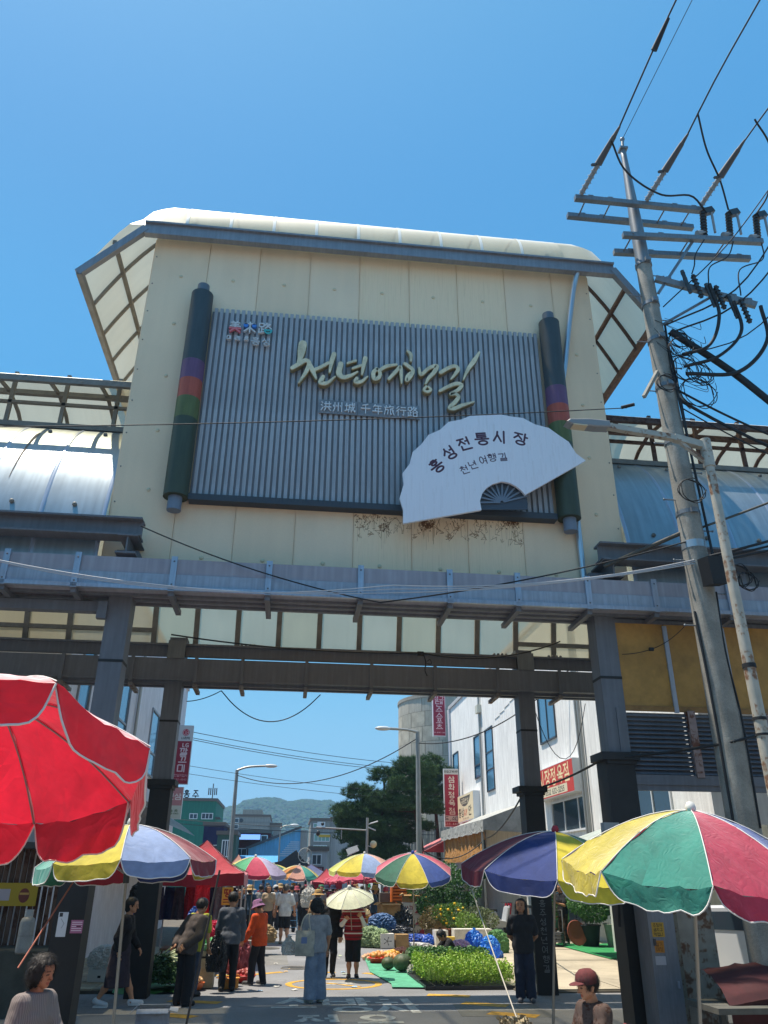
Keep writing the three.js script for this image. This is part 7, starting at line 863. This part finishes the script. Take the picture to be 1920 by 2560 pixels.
  const sl = T.sleeve ?? 'short', arms = [[on(.262), on(.318, 0, .004), r(.046), r(.037)], [on(.268, .06), on(.306, .02), r(.038), r(.034)], [on(.268, -.06), on(.306, -.02), r(.038), r(.034)], ...['L', 'R'].flatMap((n) => sl === 'long' ? [[J['sh' + n], J['el' + n], r(.037), r(.033)], [J['el' + n], J['wr' + n].clone().lerp(J['el' + n], .06), r(.033), r(.026)]] : sl === 'short' ? [[J['sh' + n], J['sh' + n].clone().lerp(J['el' + n], .72), r(.038), r(.037)]] : [])];
  if (T.c !== undefined || T.m) wear('top', [...torso, ...arms, ...(T.coat ? [[on(.0), on(hem - .02), r(.085 * fat), r((.085 + T.coat) * fat)], [on(-.0, .03), on(hem - .02, .03), r(.07 * fat)], [on(-.0, -.03), on(hem - .02, -.03), r(.07 * fat)]] : [[on(.05, .03), on(hem - .02, .03), r(.068 * fat)], [on(.05, -.03), on(hem - .02, -.03), r(.068 * fat)]])], .03, T.grow ?? .015, .0035, [above(0, hem), [up.x, up.y, up.z, up.dot(on(.326))]], tm);
  if (o.sleeves) wear('arm_sleeves', ['L', 'R'].flatMap((n) => [[J['sh' + n].clone().lerp(J['el' + n], .5), J['el' + n], r(.028), r(.026)], [J['el' + n], J['wr' + n], r(.026), r(.019)]]), .02, .008, .002, [], mat(o.sleeves, { r: .9 }));
  const Bt = o.bottom ?? {}, bm = Bt.m ?? mat(Bt.c ?? 0x202226, { t: Bt.t ?? tGrime, s: .5, r: .92 });
  if (Bt.type === 'skirt') wear('skirt', [[on(.06), on(-.02), r(.075), r(.09)], [on(-.02), S([0, Bt.hem, (Bt.fz ?? 0)]), r(.09), r(Bt.w ?? .15)]], .04, .012, .006, [[0, -1, 0, -Bt.hem * H], [up.x, up.y, up.z, up.dot(on(.07))]], bm);
  else { const wl = Bt.wide ?? 0, lo = (Bt.hem ?? .035) * H, lg = ['L', 'R'].flatMap((n) => [[J['hp' + n], J['kn' + n], r(.055 * Math.sqrt(fat)), r(.041 + wl * .6)], [J['kn' + n], J['an' + n].clone().add(V(0, -.015, 0)), r(.041 + wl * .6), r(.03 + wl)]]); wear('trousers', [...torso.slice(3), ...lg, [on(.06, .03), on(.0, .03), r(.062 * fat)], [on(.06, -.03), on(0, -.03), r(.062 * fat)]], .022, .011, .004, [[0, -1, 0, -lo], [up.x, up.y, up.z, up.dot(on(.09))]], bm); }
  for (const n of ['L', 'R']) { const f = J['to' + n], a = J['an' + n]; const sp = [[a.clone().add(S([0, -.018, -.022])), f.clone().add(V(0, .004, 0)), r(.024), r(.022)], [a.clone().add(S([0, -.006, -.006])), a.clone().add(S([0, -.02, 0])), r(.024)]]; const sh = obj('shoe', [nets(field(sp, .02, .006, 0, [[0, -1, 0, -(Math.min(a.y - .048 * H, f.y - .022 * H) + .004)]]), ...span(sp, .02), .012)], mat(o.shoes ?? 0x2a2a2c, { r: .7 }), g); if (o.sole) { const by = Math.min(a.y - .048 * H, f.y - .022 * H); obj('sole', [bar(V(a.x, by + .012, a.z - .03 * H), V(f.x, by + .012, f.z + .02 * H), .075 * hs, .022)], mat(o.sole, { r: .8 }), sh); } }
  if (o.hair) {
    const [st, hex] = o.hair, hm = mat(hex, { r: .6 }), big = st === 'curly' ? .014 : 0, pr = [[hv(0, .045, -.03), hv(0, .045, -.008), (.099 + big) * hs]];
    if (st === 'curly') pr.push([hv(.05, .0, -.03), hv(-.05, .0, -.03), .085 * hs], [hv(.075, -.02, -.005), hv(.07, .05, 0), .04 * hs], [hv(-.075, -.02, -.005), hv(-.07, .05, 0), .04 * hs], [hv(0, -.05, -.05), hv(0, 0, -.05), .075 * hs]);
    if (st === 'bob' || st === 'long') for (const s of [-1, 1]) pr.push([hv(s * .07, .03, -.02), hv(s * .085, st === 'long' ? -.17 : -.08, -.015), .045 * hs, .035 * hs], [hv(s * .03, .0, -.06), hv(s * .05, st === 'long' ? -.19 : -.09, -.06), .06 * hs, .045 * hs]);
    if (st === 'bun') pr.push([hv(0, .0, -.1), hv(0, -.01, -.11), .035 * hs], [hv(0, -.04, -.05), hv(0, .02, -.05), .07 * hs]);
    const base = field(pr, .02), inv = hq.clone().invert(), q = V(); const f = (x, y, z) => { let d = base(x, y, z); q.set(x, y, z).sub(hc).applyQuaternion(inv).multiplyScalar(1 / hs); const face = Math.max(.035 - q.z + (q.y > .06 ? (q.y - .06) * 1.6 : 0), q.y - .085, Math.abs(q.x) - .072); d = Math.max(d, -face * hs); const neckc = st === 'short' ? -.035 - q.y + q.z * .3 : -1; d = Math.max(d, neckc * hs); return d + .0025 * noise3(x * 30, y * 14, z * 30) + (big ? .005 * noise3(x * 19, y * 19, z * 19) : 0); };
    const hg = nets(f, ...span(pr, .03), o.head ?? .0085), hm2 = obj('hair', [hg.clone()], hm, g), hp2 = hg.attributes.position, hn = hg.attributes.normal, ns = o.cell > .03 ? 0 : (o.cell ?? 1) < .016 ? 2600 : 500, sp2 = []; // loose strands over the hair
    for (let i = 0; i < ns; i++) { const k = Math.floor(rnd() * hp2.count), p = V().fromBufferAttribute(hp2, k), n = V().fromBufferAttribute(hn, k), d = V(rr(-.5, .5), st === 'curly' ? rr(-1, .6) : -1, rr(-.5, .5)); d.addScaledVector(n, -d.dot(n)).normalize(); const w = n.clone().cross(d).multiplyScalar(.0016), a = p.clone().addScaledVector(n, .001), b = p.clone().addScaledVector(d, rr(.018, .04)).addScaledVector(n, rr(.002, .009)), c = p.clone().addScaledVector(d, rr(.045, .075)).addScaledVector(n, rr(-.004, .006)); for (const q of [a.clone().sub(w), a.clone().add(w), b, b, b.clone().add(w), c]) sp2.push(q.x, q.y, q.z); }
    if (ns) { const sg = new THREE.BufferGeometry(); sg.setAttribute('position', new THREE.Float32BufferAttribute(sp2, 3)); sg.computeVertexNormals(); obj('strands', [uvBox(sg)], hm, hm2, true).userData.kind = 'stuff'; }
  }
  if (o.hat) {
    const [kind, hex, tt] = o.hat, hm = mat(hex, { t: tt ?? tGrime, s: .12, r: .9 }); let q;
    if (kind === 'cap') q = [lathe([[.108, 0], [.112, .035], [.1, .085], [.06, .118], [0, .128]], 0, .03, -.012, 20), new THREE.SphereGeometry(1, 12, 6, 0, Math.PI).rotateX(-Math.PI / 2).scale(.085, .02, .1).translate(0, .04, .085)]; else q = [lathe(kind === 'straw' ? [[.2, -.03], [.19, -.01], [.125, .01], [.112, .03], [.105, .1], [.07, .125], [0, .13]] : [[.165, -.045], [.15, -.03], [.112, .02], [.105, .085], [.08, .11], [0, .115]], 0, .035, -.012, 24)];
    const G = join(q); G.scale(hs, hs, hs).applyQuaternion(hq).translate(hc.x, hc.y, hc.z); obj('hat', [G], hm, g);
  }
  g.userData.J = undefined; delete g.userData.J; return [g, J, on, hc];
}
const PI = Math.PI, worldOf = (g, v) => { g.updateMatrixWorld(true); return v.clone().applyMatrix4(g.matrixWorld); };
function stool(label, x, z, h, yaw = 0) { const t = thing('stool', label, 'stool', [x, 0, z], yaw); obj('seat', [box(.32, .03, .32, 0, h - .015, 0)], mat(0x3a5a7a, { r: .5 }), t); for (const s of [-1, 1]) for (const q of [-1, 1]) obj('leg', bar([s * .13, h - .03, q * .13], [s * .16, 0, q * .16], .03), mat(0x3a5a7a, { r: .5 }), t); }
{ // people near the gate
  const behind = { e: [.045, -.165, -.05], w: [-.075, -.1, -.09] }, behindR = { e: [-.045, -.165, -.05], w: [.075, -.1, -.09] };
  const [jw, jJ] = person({ label: 'woman in a grey t-shirt and pale wide jeans with her back turned, carrying a tote', pos: [.62, 0, -15.8], yaw: PI + .3, H: 1.6, hair: ['curly', 0x17130f], top: { c: 0xa3a8ae, sleeve: 'short', hem: -.045, grow: .02 }, bottom: { c: 0x8b9bb0, wide: .03 }, shoes: 0x9aa29a, pose: { armL: { e: [.03, -.165, .02], w: [.0, .04, .13] }, headPitch: 12, headYaw: -8 } });
  { const p = worldOf(jw, jJ.shL), t = thing('tote_bag', 'cream canvas tote hanging from the shoulder of the woman in jeans', 'bag', [p.x - .05, .72, p.z + .1], -.1); obj('body', [grid(8, 8, (u, v) => [-.17 + .34 * u, .4 * v, .06 * Math.sin(u * PI) * Math.sin(v * 2.6)]), grid(8, 8, (u, v) => [-.17 + .34 * u, .4 * v, -.04 * Math.sin(u * PI)])], mat(0xc9c4b4, { t: tGrime, s: .3, r: .95 }), t); obj('strap', [tube([[-.09, .4, .02], [-.03, .6, .06], [.06, .66, -.05], [.04, .55, -.1], [.06, .4, -.02]], .012), tube([[.09, .4, .02], [.06, .6, .06], [.08, .66, -.05], [.08, .5, -.1]], .012)], mat(0xc9c4b4, {}), t); obj('print', bb(-.06, .04, .2, .3, .064, .066), mat(0x7a8ab0, {}), t); bag('small white carrier bag dangling from the hand of the woman in jeans', p.x - .33, .72, p.z - .15, .22, .28, .16, 0xd8dad6, { tr: .4, neck: 1.4 }); }
  person({ label: 'man in a slate grey jacket and black trousers seen from behind by the fruit boxes', pos: [-1.0, 0, -17.4], yaw: PI + .08, H: 1.68, hair: ['short', 0x121110], top: { c: 0x565c66, sleeve: 'long', hem: -.06, coat: .005, grow: .022 }, bottom: { c: 0x15161a }, shoes: 0x141416, pose: { lean: 6, armL: { e: [.03, -.165, .02], w: [.01, -.13, .06] }, armR: { e: [-.03, -.165, .03], w: [-.0, -.12, .07] }, headPitch: 12 } }); bag('large black carrier bag held beside the grey jacket', -1.22, .35, -17.15, .34, .62, .22, 0x17181b, { tr: 0, neck: .8 });
  person({ label: 'woman in a bright orange top and purple bucket hat looking at the stall', pos: [-.46, 0, -18.3], yaw: PI + .95, H: 1.52, hair: ['short', 0x171310], hat: ['bucket', 0x9a6a94, tClay], top: { c: 0xd8501c, sleeve: 'long', hem: -.07, grow: .02, coat: .005 }, bottom: { c: 0x1c1d22, wide: .006 }, shoes: 0x3a3a3c, sole: 0xc9c6be, pose: { lean: 4, armL: { e: [.03, -.165, .04], w: [0, -.11, .09] }, armR: { e: [-.03, -.165, .02], w: [0, -.13, .05] }, headPitch: 18, legL: { k: [.056, .285, .05], a: [.06, .048, .06] }, legR: { k: [-.056, .285, .0], a: [-.06, .048, -.06] } } });
  person({ label: 'stooping man in a brown jacket with hands clasped behind his back', pos: [-1.62, 0, -15.6], yaw: PI - .75, H: 1.64, hair: ['short', 0x2a2622], top: { c: 0x4f4642, sleeve: 'long', hem: -.07, grow: .022, coat: .01 }, bottom: { c: 0x1b1c22, wide: .012 }, shoes: 0x17171a, pose: { lean: 20, armL: { e: [.05, -.15, -.09], w: [-.07, -.08, -.1] }, armR: { e: [-.05, -.15, -.09], w: [.07, -.08, -.1] }, headPitch: 10 } });
  person({ label: 'person in a lime vest and blue grey trousers beyond the stooping man', pos: [-1.62, 0, -16.7], yaw: PI - .5, H: 1.6, hair: ['short', 0x14120f], top: { c: 0xa8ac3a, sleeve: 'short', hem: -.08, grow: .02 }, bottom: { c: 0x4a5468 }, shoes: 0x1c1c20, pose: { lean: 16 } });
  person({ label: 'woman in a black floral top and long skirt striding past the left column', pos: [-2.72, 0, -15.55], yaw: 1.5, H: 1.62, hair: ['bun', 0x14110f], top: { c: 0x1f1d22, t: tRust, sleeve: 'long', hem: -.02 }, bottom: { type: 'skirt', hem: .18, w: .125, c: 0x3c333e }, shoes: 0xdcdcdc, sole: 0xe2e2de, pose: { lean: 7, legL: { k: [.03, .285, .08], a: [.03, .06, .17] }, legR: { k: [-.03, .275, -.04], a: [-.03, .075, -.17], ti: -.05 }, armL: { e: [.03, -.165, .03], w: [0, -.1, .08] }, armR: { e: [-.03, -.165, -.05], w: [0, -.12, .02] } } });
  person({ label: 'woman in a charcoal t-shirt and navy trousers looking up beside the lettered pedestal', pos: [4.36, 0, -15.65], yaw: -.25, H: 1.62, hair: ['long', 0x15110e], top: { c: 0x2c2d31, sleeve: 'short', hem: -.06, grow: .022 }, bottom: { c: 0x2b3348, wide: .016 }, shoes: 0x55565c, pose: { armL: behind, armR: behindR, headYaw: -12, headPitch: -10, lean: -2 } });
  const [w1] = person({ label: 'woman in black walking under the pale parasol, head bowed', pos: [1.05, 0, -19.5], yaw: .05, H: 1.62, hair: ['bun', 0x3a2418], top: { c: 0x17181c, sleeve: 'long', hem: -.05, coat: .01, grow: .02 }, bottom: { c: 0x121317 }, shoes: 0x2a2a2c, sole: 0xc4c4c0, pose: { headPitch: 28, headYaw: 10, legL: { k: [.05, .3, .09], a: [.045, .09, .03], ti: -.06 }, legR: { k: [-.05, .285, .02], a: [-.055, .048, .04] }, armR: { e: [-.04, -.165, .0], w: [.0, -.13, .05] } } });
  const [w2, J2] = person({ label: 'woman in a red striped shirt and cropped black trousers holding the pale parasol', pos: [1.56, 0, -19.35], yaw: -.08, H: 1.58, fat: 1.12, sleeves: 0xd8d4d0, hair: ['short', 0x1c1714], top: { m: mat(0xffffff, { t: tex(64, (u, v) => { const k = (v * 6) % 1; return k < .1 ? [.85, .82, .78] : k > .45 && k < .55 ? [.15, .13, .15] : [.55, .06, .1]; }), s: .85, r: .9 }), sleeve: 'short', hem: -.06, grow: .02 }, bottom: { c: 0x141519, hem: .2, wide: .014 }, shoes: 0x26262a, sole: 0xcfcfca, pose: { armL: { e: [.05, -.15, .03], w: [-.05, .1, .1] }, armR: { e: [-.06, -.15, .05], w: [.06, .07, .1] }, curlL: 1.2, legL: { k: [.05, .285, .03], a: [.052, .048, .02] }, legR: { k: [-.05, .285, .0], a: [-.052, .048, .05] } } });
  { const p = worldOf(w2, J2.wrL); parasol('pale celadon folding umbrella held by the woman in red stripes', [p.x - .26, 1.52, p.z + .12], .56, 16, -6, 20, Array(8).fill('lime'), { name: 'umbrella', val: 0, hr: .42, pole: .62, trim: .004, wave: .006, fin: 0xd8d8d0, pr: .008 }); const u = scene.children[scene.children.length - 1]; u.userData.category = 'umbrella'; const m = mat(0xdfe3c4, { r: .7, t: tGrime, s: .6, tr: .2 }); u.traverse((q) => { if (q.name === 'panel') q.material = m; }); }
  person({ label: 'grey haired man in a white shirt and black shorts walking away with a hand truck', pos: [.05, 0, -28.6], yaw: PI, H: 1.72, hair: ['short', 0x5a5856], top: { c: 0xdcdcd8, sleeve: 'short', hem: -.06, grow: .024 }, bottom: { c: 0x1b1c20, hem: .27, wide: .014 }, shoes: 0x8a8478, pose: { armL: { e: [.06, -.16, .0], w: [.02, -.12, .06] }, armR: { e: [-.06, -.16, 0], w: [-.02, -.12, .06] }, legL: { k: [.055, .285, .04], a: [.06, .048, .03] }, legR: { k: [-.055, .29, .03], a: [-.06, .1, -.09], ti: -.06 } } });
  { const t = thing('hand_truck', 'light blue two wheeled hand truck pulled along by the man in shorts', 'hand truck', [.34, 0, -29.1], .1); obj('frame', [bar([-.16, .15, 0], [-.12, 1.0, -.2], .022), bar([.16, .15, 0], [.12, 1.0, -.2], .022), ...[.25, .45, .65, .95].map((y) => bar([-.15, y, -.03 - y * .18], [.15, y, -.03 - y * .18], .018))], mat(0x6aa0c8, { r: .4 }), t); for (const s of [-1, 1]) obj('wheel', [cyl([s * .18, .09, 0], [s * .22, .09, 0], .09, .09, 14)], mat(0x1b1c1e, {}), t); obj('plate', bb(-.16, .16, .03, .05, .25, 0), mat(0x8aa4b4, {}), t); }
  person({ label: 'shopper in a brown plaid shirt and straw hat walking away', pos: [1.02, 0, -26.2], yaw: PI + .15, H: 1.58, fat: 1.15, hair: ['short', 0x1b1815], hat: ['straw', 0xb8935a, tClay], top: { m: mat(0xffffff, { t: tPlaid, s: .5, r: .9 }), sleeve: 'long', hem: -.07, grow: .022 }, bottom: { c: 0x17181c } });
  person({ label: 'seller in black crouching behind the seedlings with hands busy', pos: [4.25, 0, -21.3], yaw: -1.35, H: 1.55, hair: ['bun', 0x12100e], top: { c: 0x141519, sleeve: 'short', hem: -.03, grow: .02 }, bottom: { c: 0x1a1b1f }, pose: { hip: .13, lean: 34, legL: { k: [.1, .3, .18], a: [.1, .05, .1] }, legR: { k: [-.1, .3, .18], a: [-.1, .05, .1] }, armL: { e: [.04, -.12, .1], w: [-.02, -.02, .15] }, armR: { e: [-.04, -.12, .1], w: [.02, -.02, .15] }, headPitch: 30 } });
  person({ label: 'stallholder in a white shirt, straw hat and black waist bag by the concrete post', pos: [5.1, .03, -33.2], yaw: -.9, H: 1.7, hair: ['short', 0x1a1613], hat: ['straw', 0xc0a070, tClay], top: { c: 0xdfe1e4, sleeve: 'long', hem: -.02 }, bottom: { c: 0x16171b }, cell: .024 });
  person({ label: 'helper in a yellow top bending beside the concrete post', pos: [5.45, .03, -33.0], yaw: -.5, H: 1.55, hair: ['short', 0x181410], top: { c: 0xd49a1c, sleeve: 'long', hem: -.04 }, bottom: { c: 0x3a3c44 }, pose: { lean: 28, headPitch: 25 }, cell: .024 });
  person({ label: 'man in a black t-shirt and checked trousers holding a folded cloth at the shop', pos: [8.95, .07, -27.2], yaw: -1.1, H: 1.72, hair: ['short', 0x141210], top: { c: 0x141518, sleeve: 'short', hem: -.06 }, bottom: { c: 0x8a887c, t: tPlaid }, shoes: 0x8a8c88, pose: { armL: { e: [.03, -.15, .06], w: [-.04, .03, .13] }, armR: { e: [-.03, -.15, .06], w: [.04, .03, .13] } } });
  { const t = thing('trolley', 'folding shopping trolley with stacked trays beside the man in black', 'trolley', [8.55, .07, -26.6], -.6); obj('frame', [bar([-.15, .1, 0], [-.15, 1.0, -.1], .02), bar([.15, .1, 0], [.15, 1.0, -.1], .02), bar([-.15, 1, -.1], [.15, 1, -.1], .02)], mPipe, t); for (let k = 0; k < 3; k++) obj('tray', bb(-.18, .18, .12 + k * .1, .19 + k * .1, .3, 0), mat(0x4a4c4e, { r: .6 }), t); for (const s of [-1, 1]) obj('wheel', cyl([s * .17, .06, .05], [s * .2, .06, .05], .06, .06, 10), mPor, t); tag(obj('folded_cloth', [grid(8, 8, (u, v) => [8.45 + .28 * u, 1.02 + .12 * Math.sin(u * PI) * Math.sin(v * PI) + .03 * noise3(u * 4, v * 4, 1), -26.95 + .2 * v])], mat(0x6a8a98, { t: tPlaid, s: .3 })), 'blue checked cloth held by the man in black', 'cloth'); }
  person({ label: 'seated woman in a striped grey shirt resting by the worn parasol', pos: [-2.02, 0, -7.7], yaw: 1.15, H: 1.5, hair: ['curly', 0x1a1512], skin: 0xf0d8d0, top: { m: mat(0x8a807c, { t: tex(64, (u) => .86 + .14 * (Math.floor(u * 16) % 2)), s: .14, r: .9 }), sleeve: 'long', hem: -.04, grow: .02 }, bottom: { c: 0x33343a }, pose: { hip: .43, lean: 6, legL: { k: [.08, .33, .25], a: [.08, .05, .24] }, legR: { k: [-.08, .33, .25], a: [-.08, .05, .24] }, armL: { e: [.04, -.16, .05], w: [-.02, -.06, .13] }, armR: { e: [-.05, -.16, .0], w: [.02, -.09, .12] } }, cell: .014, head: .006, hand: .0045 }); stool('low blue stool under the seated woman in stripes', -2.05, -7.72, .53, .3);
  person({ label: 'seated person in a maroon cap and dark flecked blouse facing the street', pos: [2.9, 0, -8], yaw: -1.35, H: 1.5, hair: ['short', 0x1a1512], hat: ['cap', 0x6a3236], top: { c: 0x5a4a44, t: tRust, s: .3, sleeve: 'long', hem: -.04, grow: .02 }, bottom: { c: 0x3a2c30 }, pose: { hip: .33, lean: 8, legL: { k: [.08, .3, .25], a: [.08, .05, .24] }, legR: { k: [-.08, .3, .25], a: [-.08, .05, .24] }, armL: { e: [.04, -.16, .05], w: [-.02, -.06, .13] }, armR: { e: [-.04, -.16, .05], w: [.02, -.06, .13] }, headPitch: 4 }, cell: .014, head: .006, hand: .0045 }); stool('low blue stool under the person in the maroon cap', 2.93, -8, .4, 1.2);
  tag(obj('folded_parka', [nets(field([[V(3.14, .75, -7.95), V(3.18, .35, -7.9), .07, .13]], .03, 0, .01), [2.95, .15, -8.2], [3.4, .95, -7.7], .015)], mat(0x7a3438, { r: .9, t: tGrime, s: .4 })), 'rose coloured jacket draped on a post behind the person in the cap', 'jacket');
}
{ // shoppers further in, eight looks, then copies among the far tents
  const looks = [['shopper in a white top and cap among the far tents', 0xd8d8d4, 0x2a2c33, ['cap', 0xc9c9c6]], ['shopper in black among the far tents', 0x16171b, 0x1a1b1f, null], ['shopper in a maroon top and navy hat among the far tents', 0x7a2438, 0x22242c, ['bucket', 0x232c4c]], ['shopper in a green sun hat among the far tents', 0x2a3a44, 0x1c1e22, ['bucket', 0x1f8a58]], ['shopper in a beige vest among the far tents', 0xb29a7c, 0x24262c, null], ['shopper in a denim blue shirt among the far tents', 0x3d5878, 0x1d1f26, ['straw', 0xb09468]], ['shopper in a grey striped top among the far tents', 0x8a8c90, 0x202228, null], ['shopper in a rose top among the far tents', 0xb06a74, 0x2a2b30, ['bucket', 0xa84a5a]]];
  const spots = [[-.35, -36, 0], [-.75, -37.5, 1], [.75, -36.5, 1], [1.15, -37, 4], [1.5, -35.2, 3], [1.75, -36, 2], [2.05, -36.8, 2], [-.1, -39, 6], [.35, -40, 5], [.85, -41, 1], [1.35, -40.5, 0], [1.95, -41, 6], [2.4, -39.5, 1], [-.95, -35, 6], [-1.5, -33, 1], [-1.2, -30.5, 5], [2.6, -42, 7], [3.1, -38, 5], [-.4, -42.5, 1], [.15, -43, 0], [.7, -44, 4], [1.2, -44.5, 1], [2.15, -44, 0], [3.6, -40, 1], [-1.4, -27.5, 1], [-1.75, -25.4, 4], [4.3, -36.5, 7], [3.75, -34.8, 1], [3.3, -31.8, 5], [2.6, -33.5, 6], [-1.05, -40.5, 2], [1.6, -42.8, 3], [-.6, -33.8, 4], [.3, -34.6, 6], [.55, -38.3, 7], [-.2, -37.2, 5], [-1.8, -29.4, 6], [-1.5, -36.2, 0], [.1, -41.6, 2], [1.05, -43.4, 7], [2.9, -36.2, 0], [2.3, -45, 5], [-.9, -44.6, 4], [.5, -46, 2], [1.7, -46.5, 1], [3.4, -43, 6], [-1.9, -31.5, 0], [-2.2, -26.8, 5], [4.0, -41.5, 3], [.0, -35.4, 1], [1.9, -38.6, 5], [1.4, -33.8, 6]];
  const protos = [], seen = looks.map(() => 0);
  for (const [x, z, k] of spots) { const L = looks[k], yaw = [PI, PI - .4, PI + .5, .3, -.4, 1.4][Math.floor(rnd() * 6)]; if (!protos[k]) protos[k] = person({ label: L[0], group: 'shoppers among the far tents', pos: [x, 0, z], yaw, H: rr(1.55, 1.68), hair: [['short', 'bob', 'bun'][k % 3], 0x17130f], hat: L[3], top: { c: L[1], sleeve: k % 2 ? 'long' : 'short', hem: -.06, grow: .02 }, bottom: { c: L[2], wide: k % 3 ? 0 : .012 }, cell: .032, head: .016, hand: .014, pose: { legL: { k: [.05, .285, .04], a: [.055, .048, .06] }, legR: { k: [-.05, .285, .0], a: [-.055, .05, -.07] } } })[0]; else copyOf(protos[k], [x, 0, z], yaw); }
  bag('big white plastic sack carried through the crowd', .95, .9, -33.5, .55, .75, .4, 0xd6d4cc, { tr: .4, neck: 1.2 });
}
renderer.render(scene, camera);
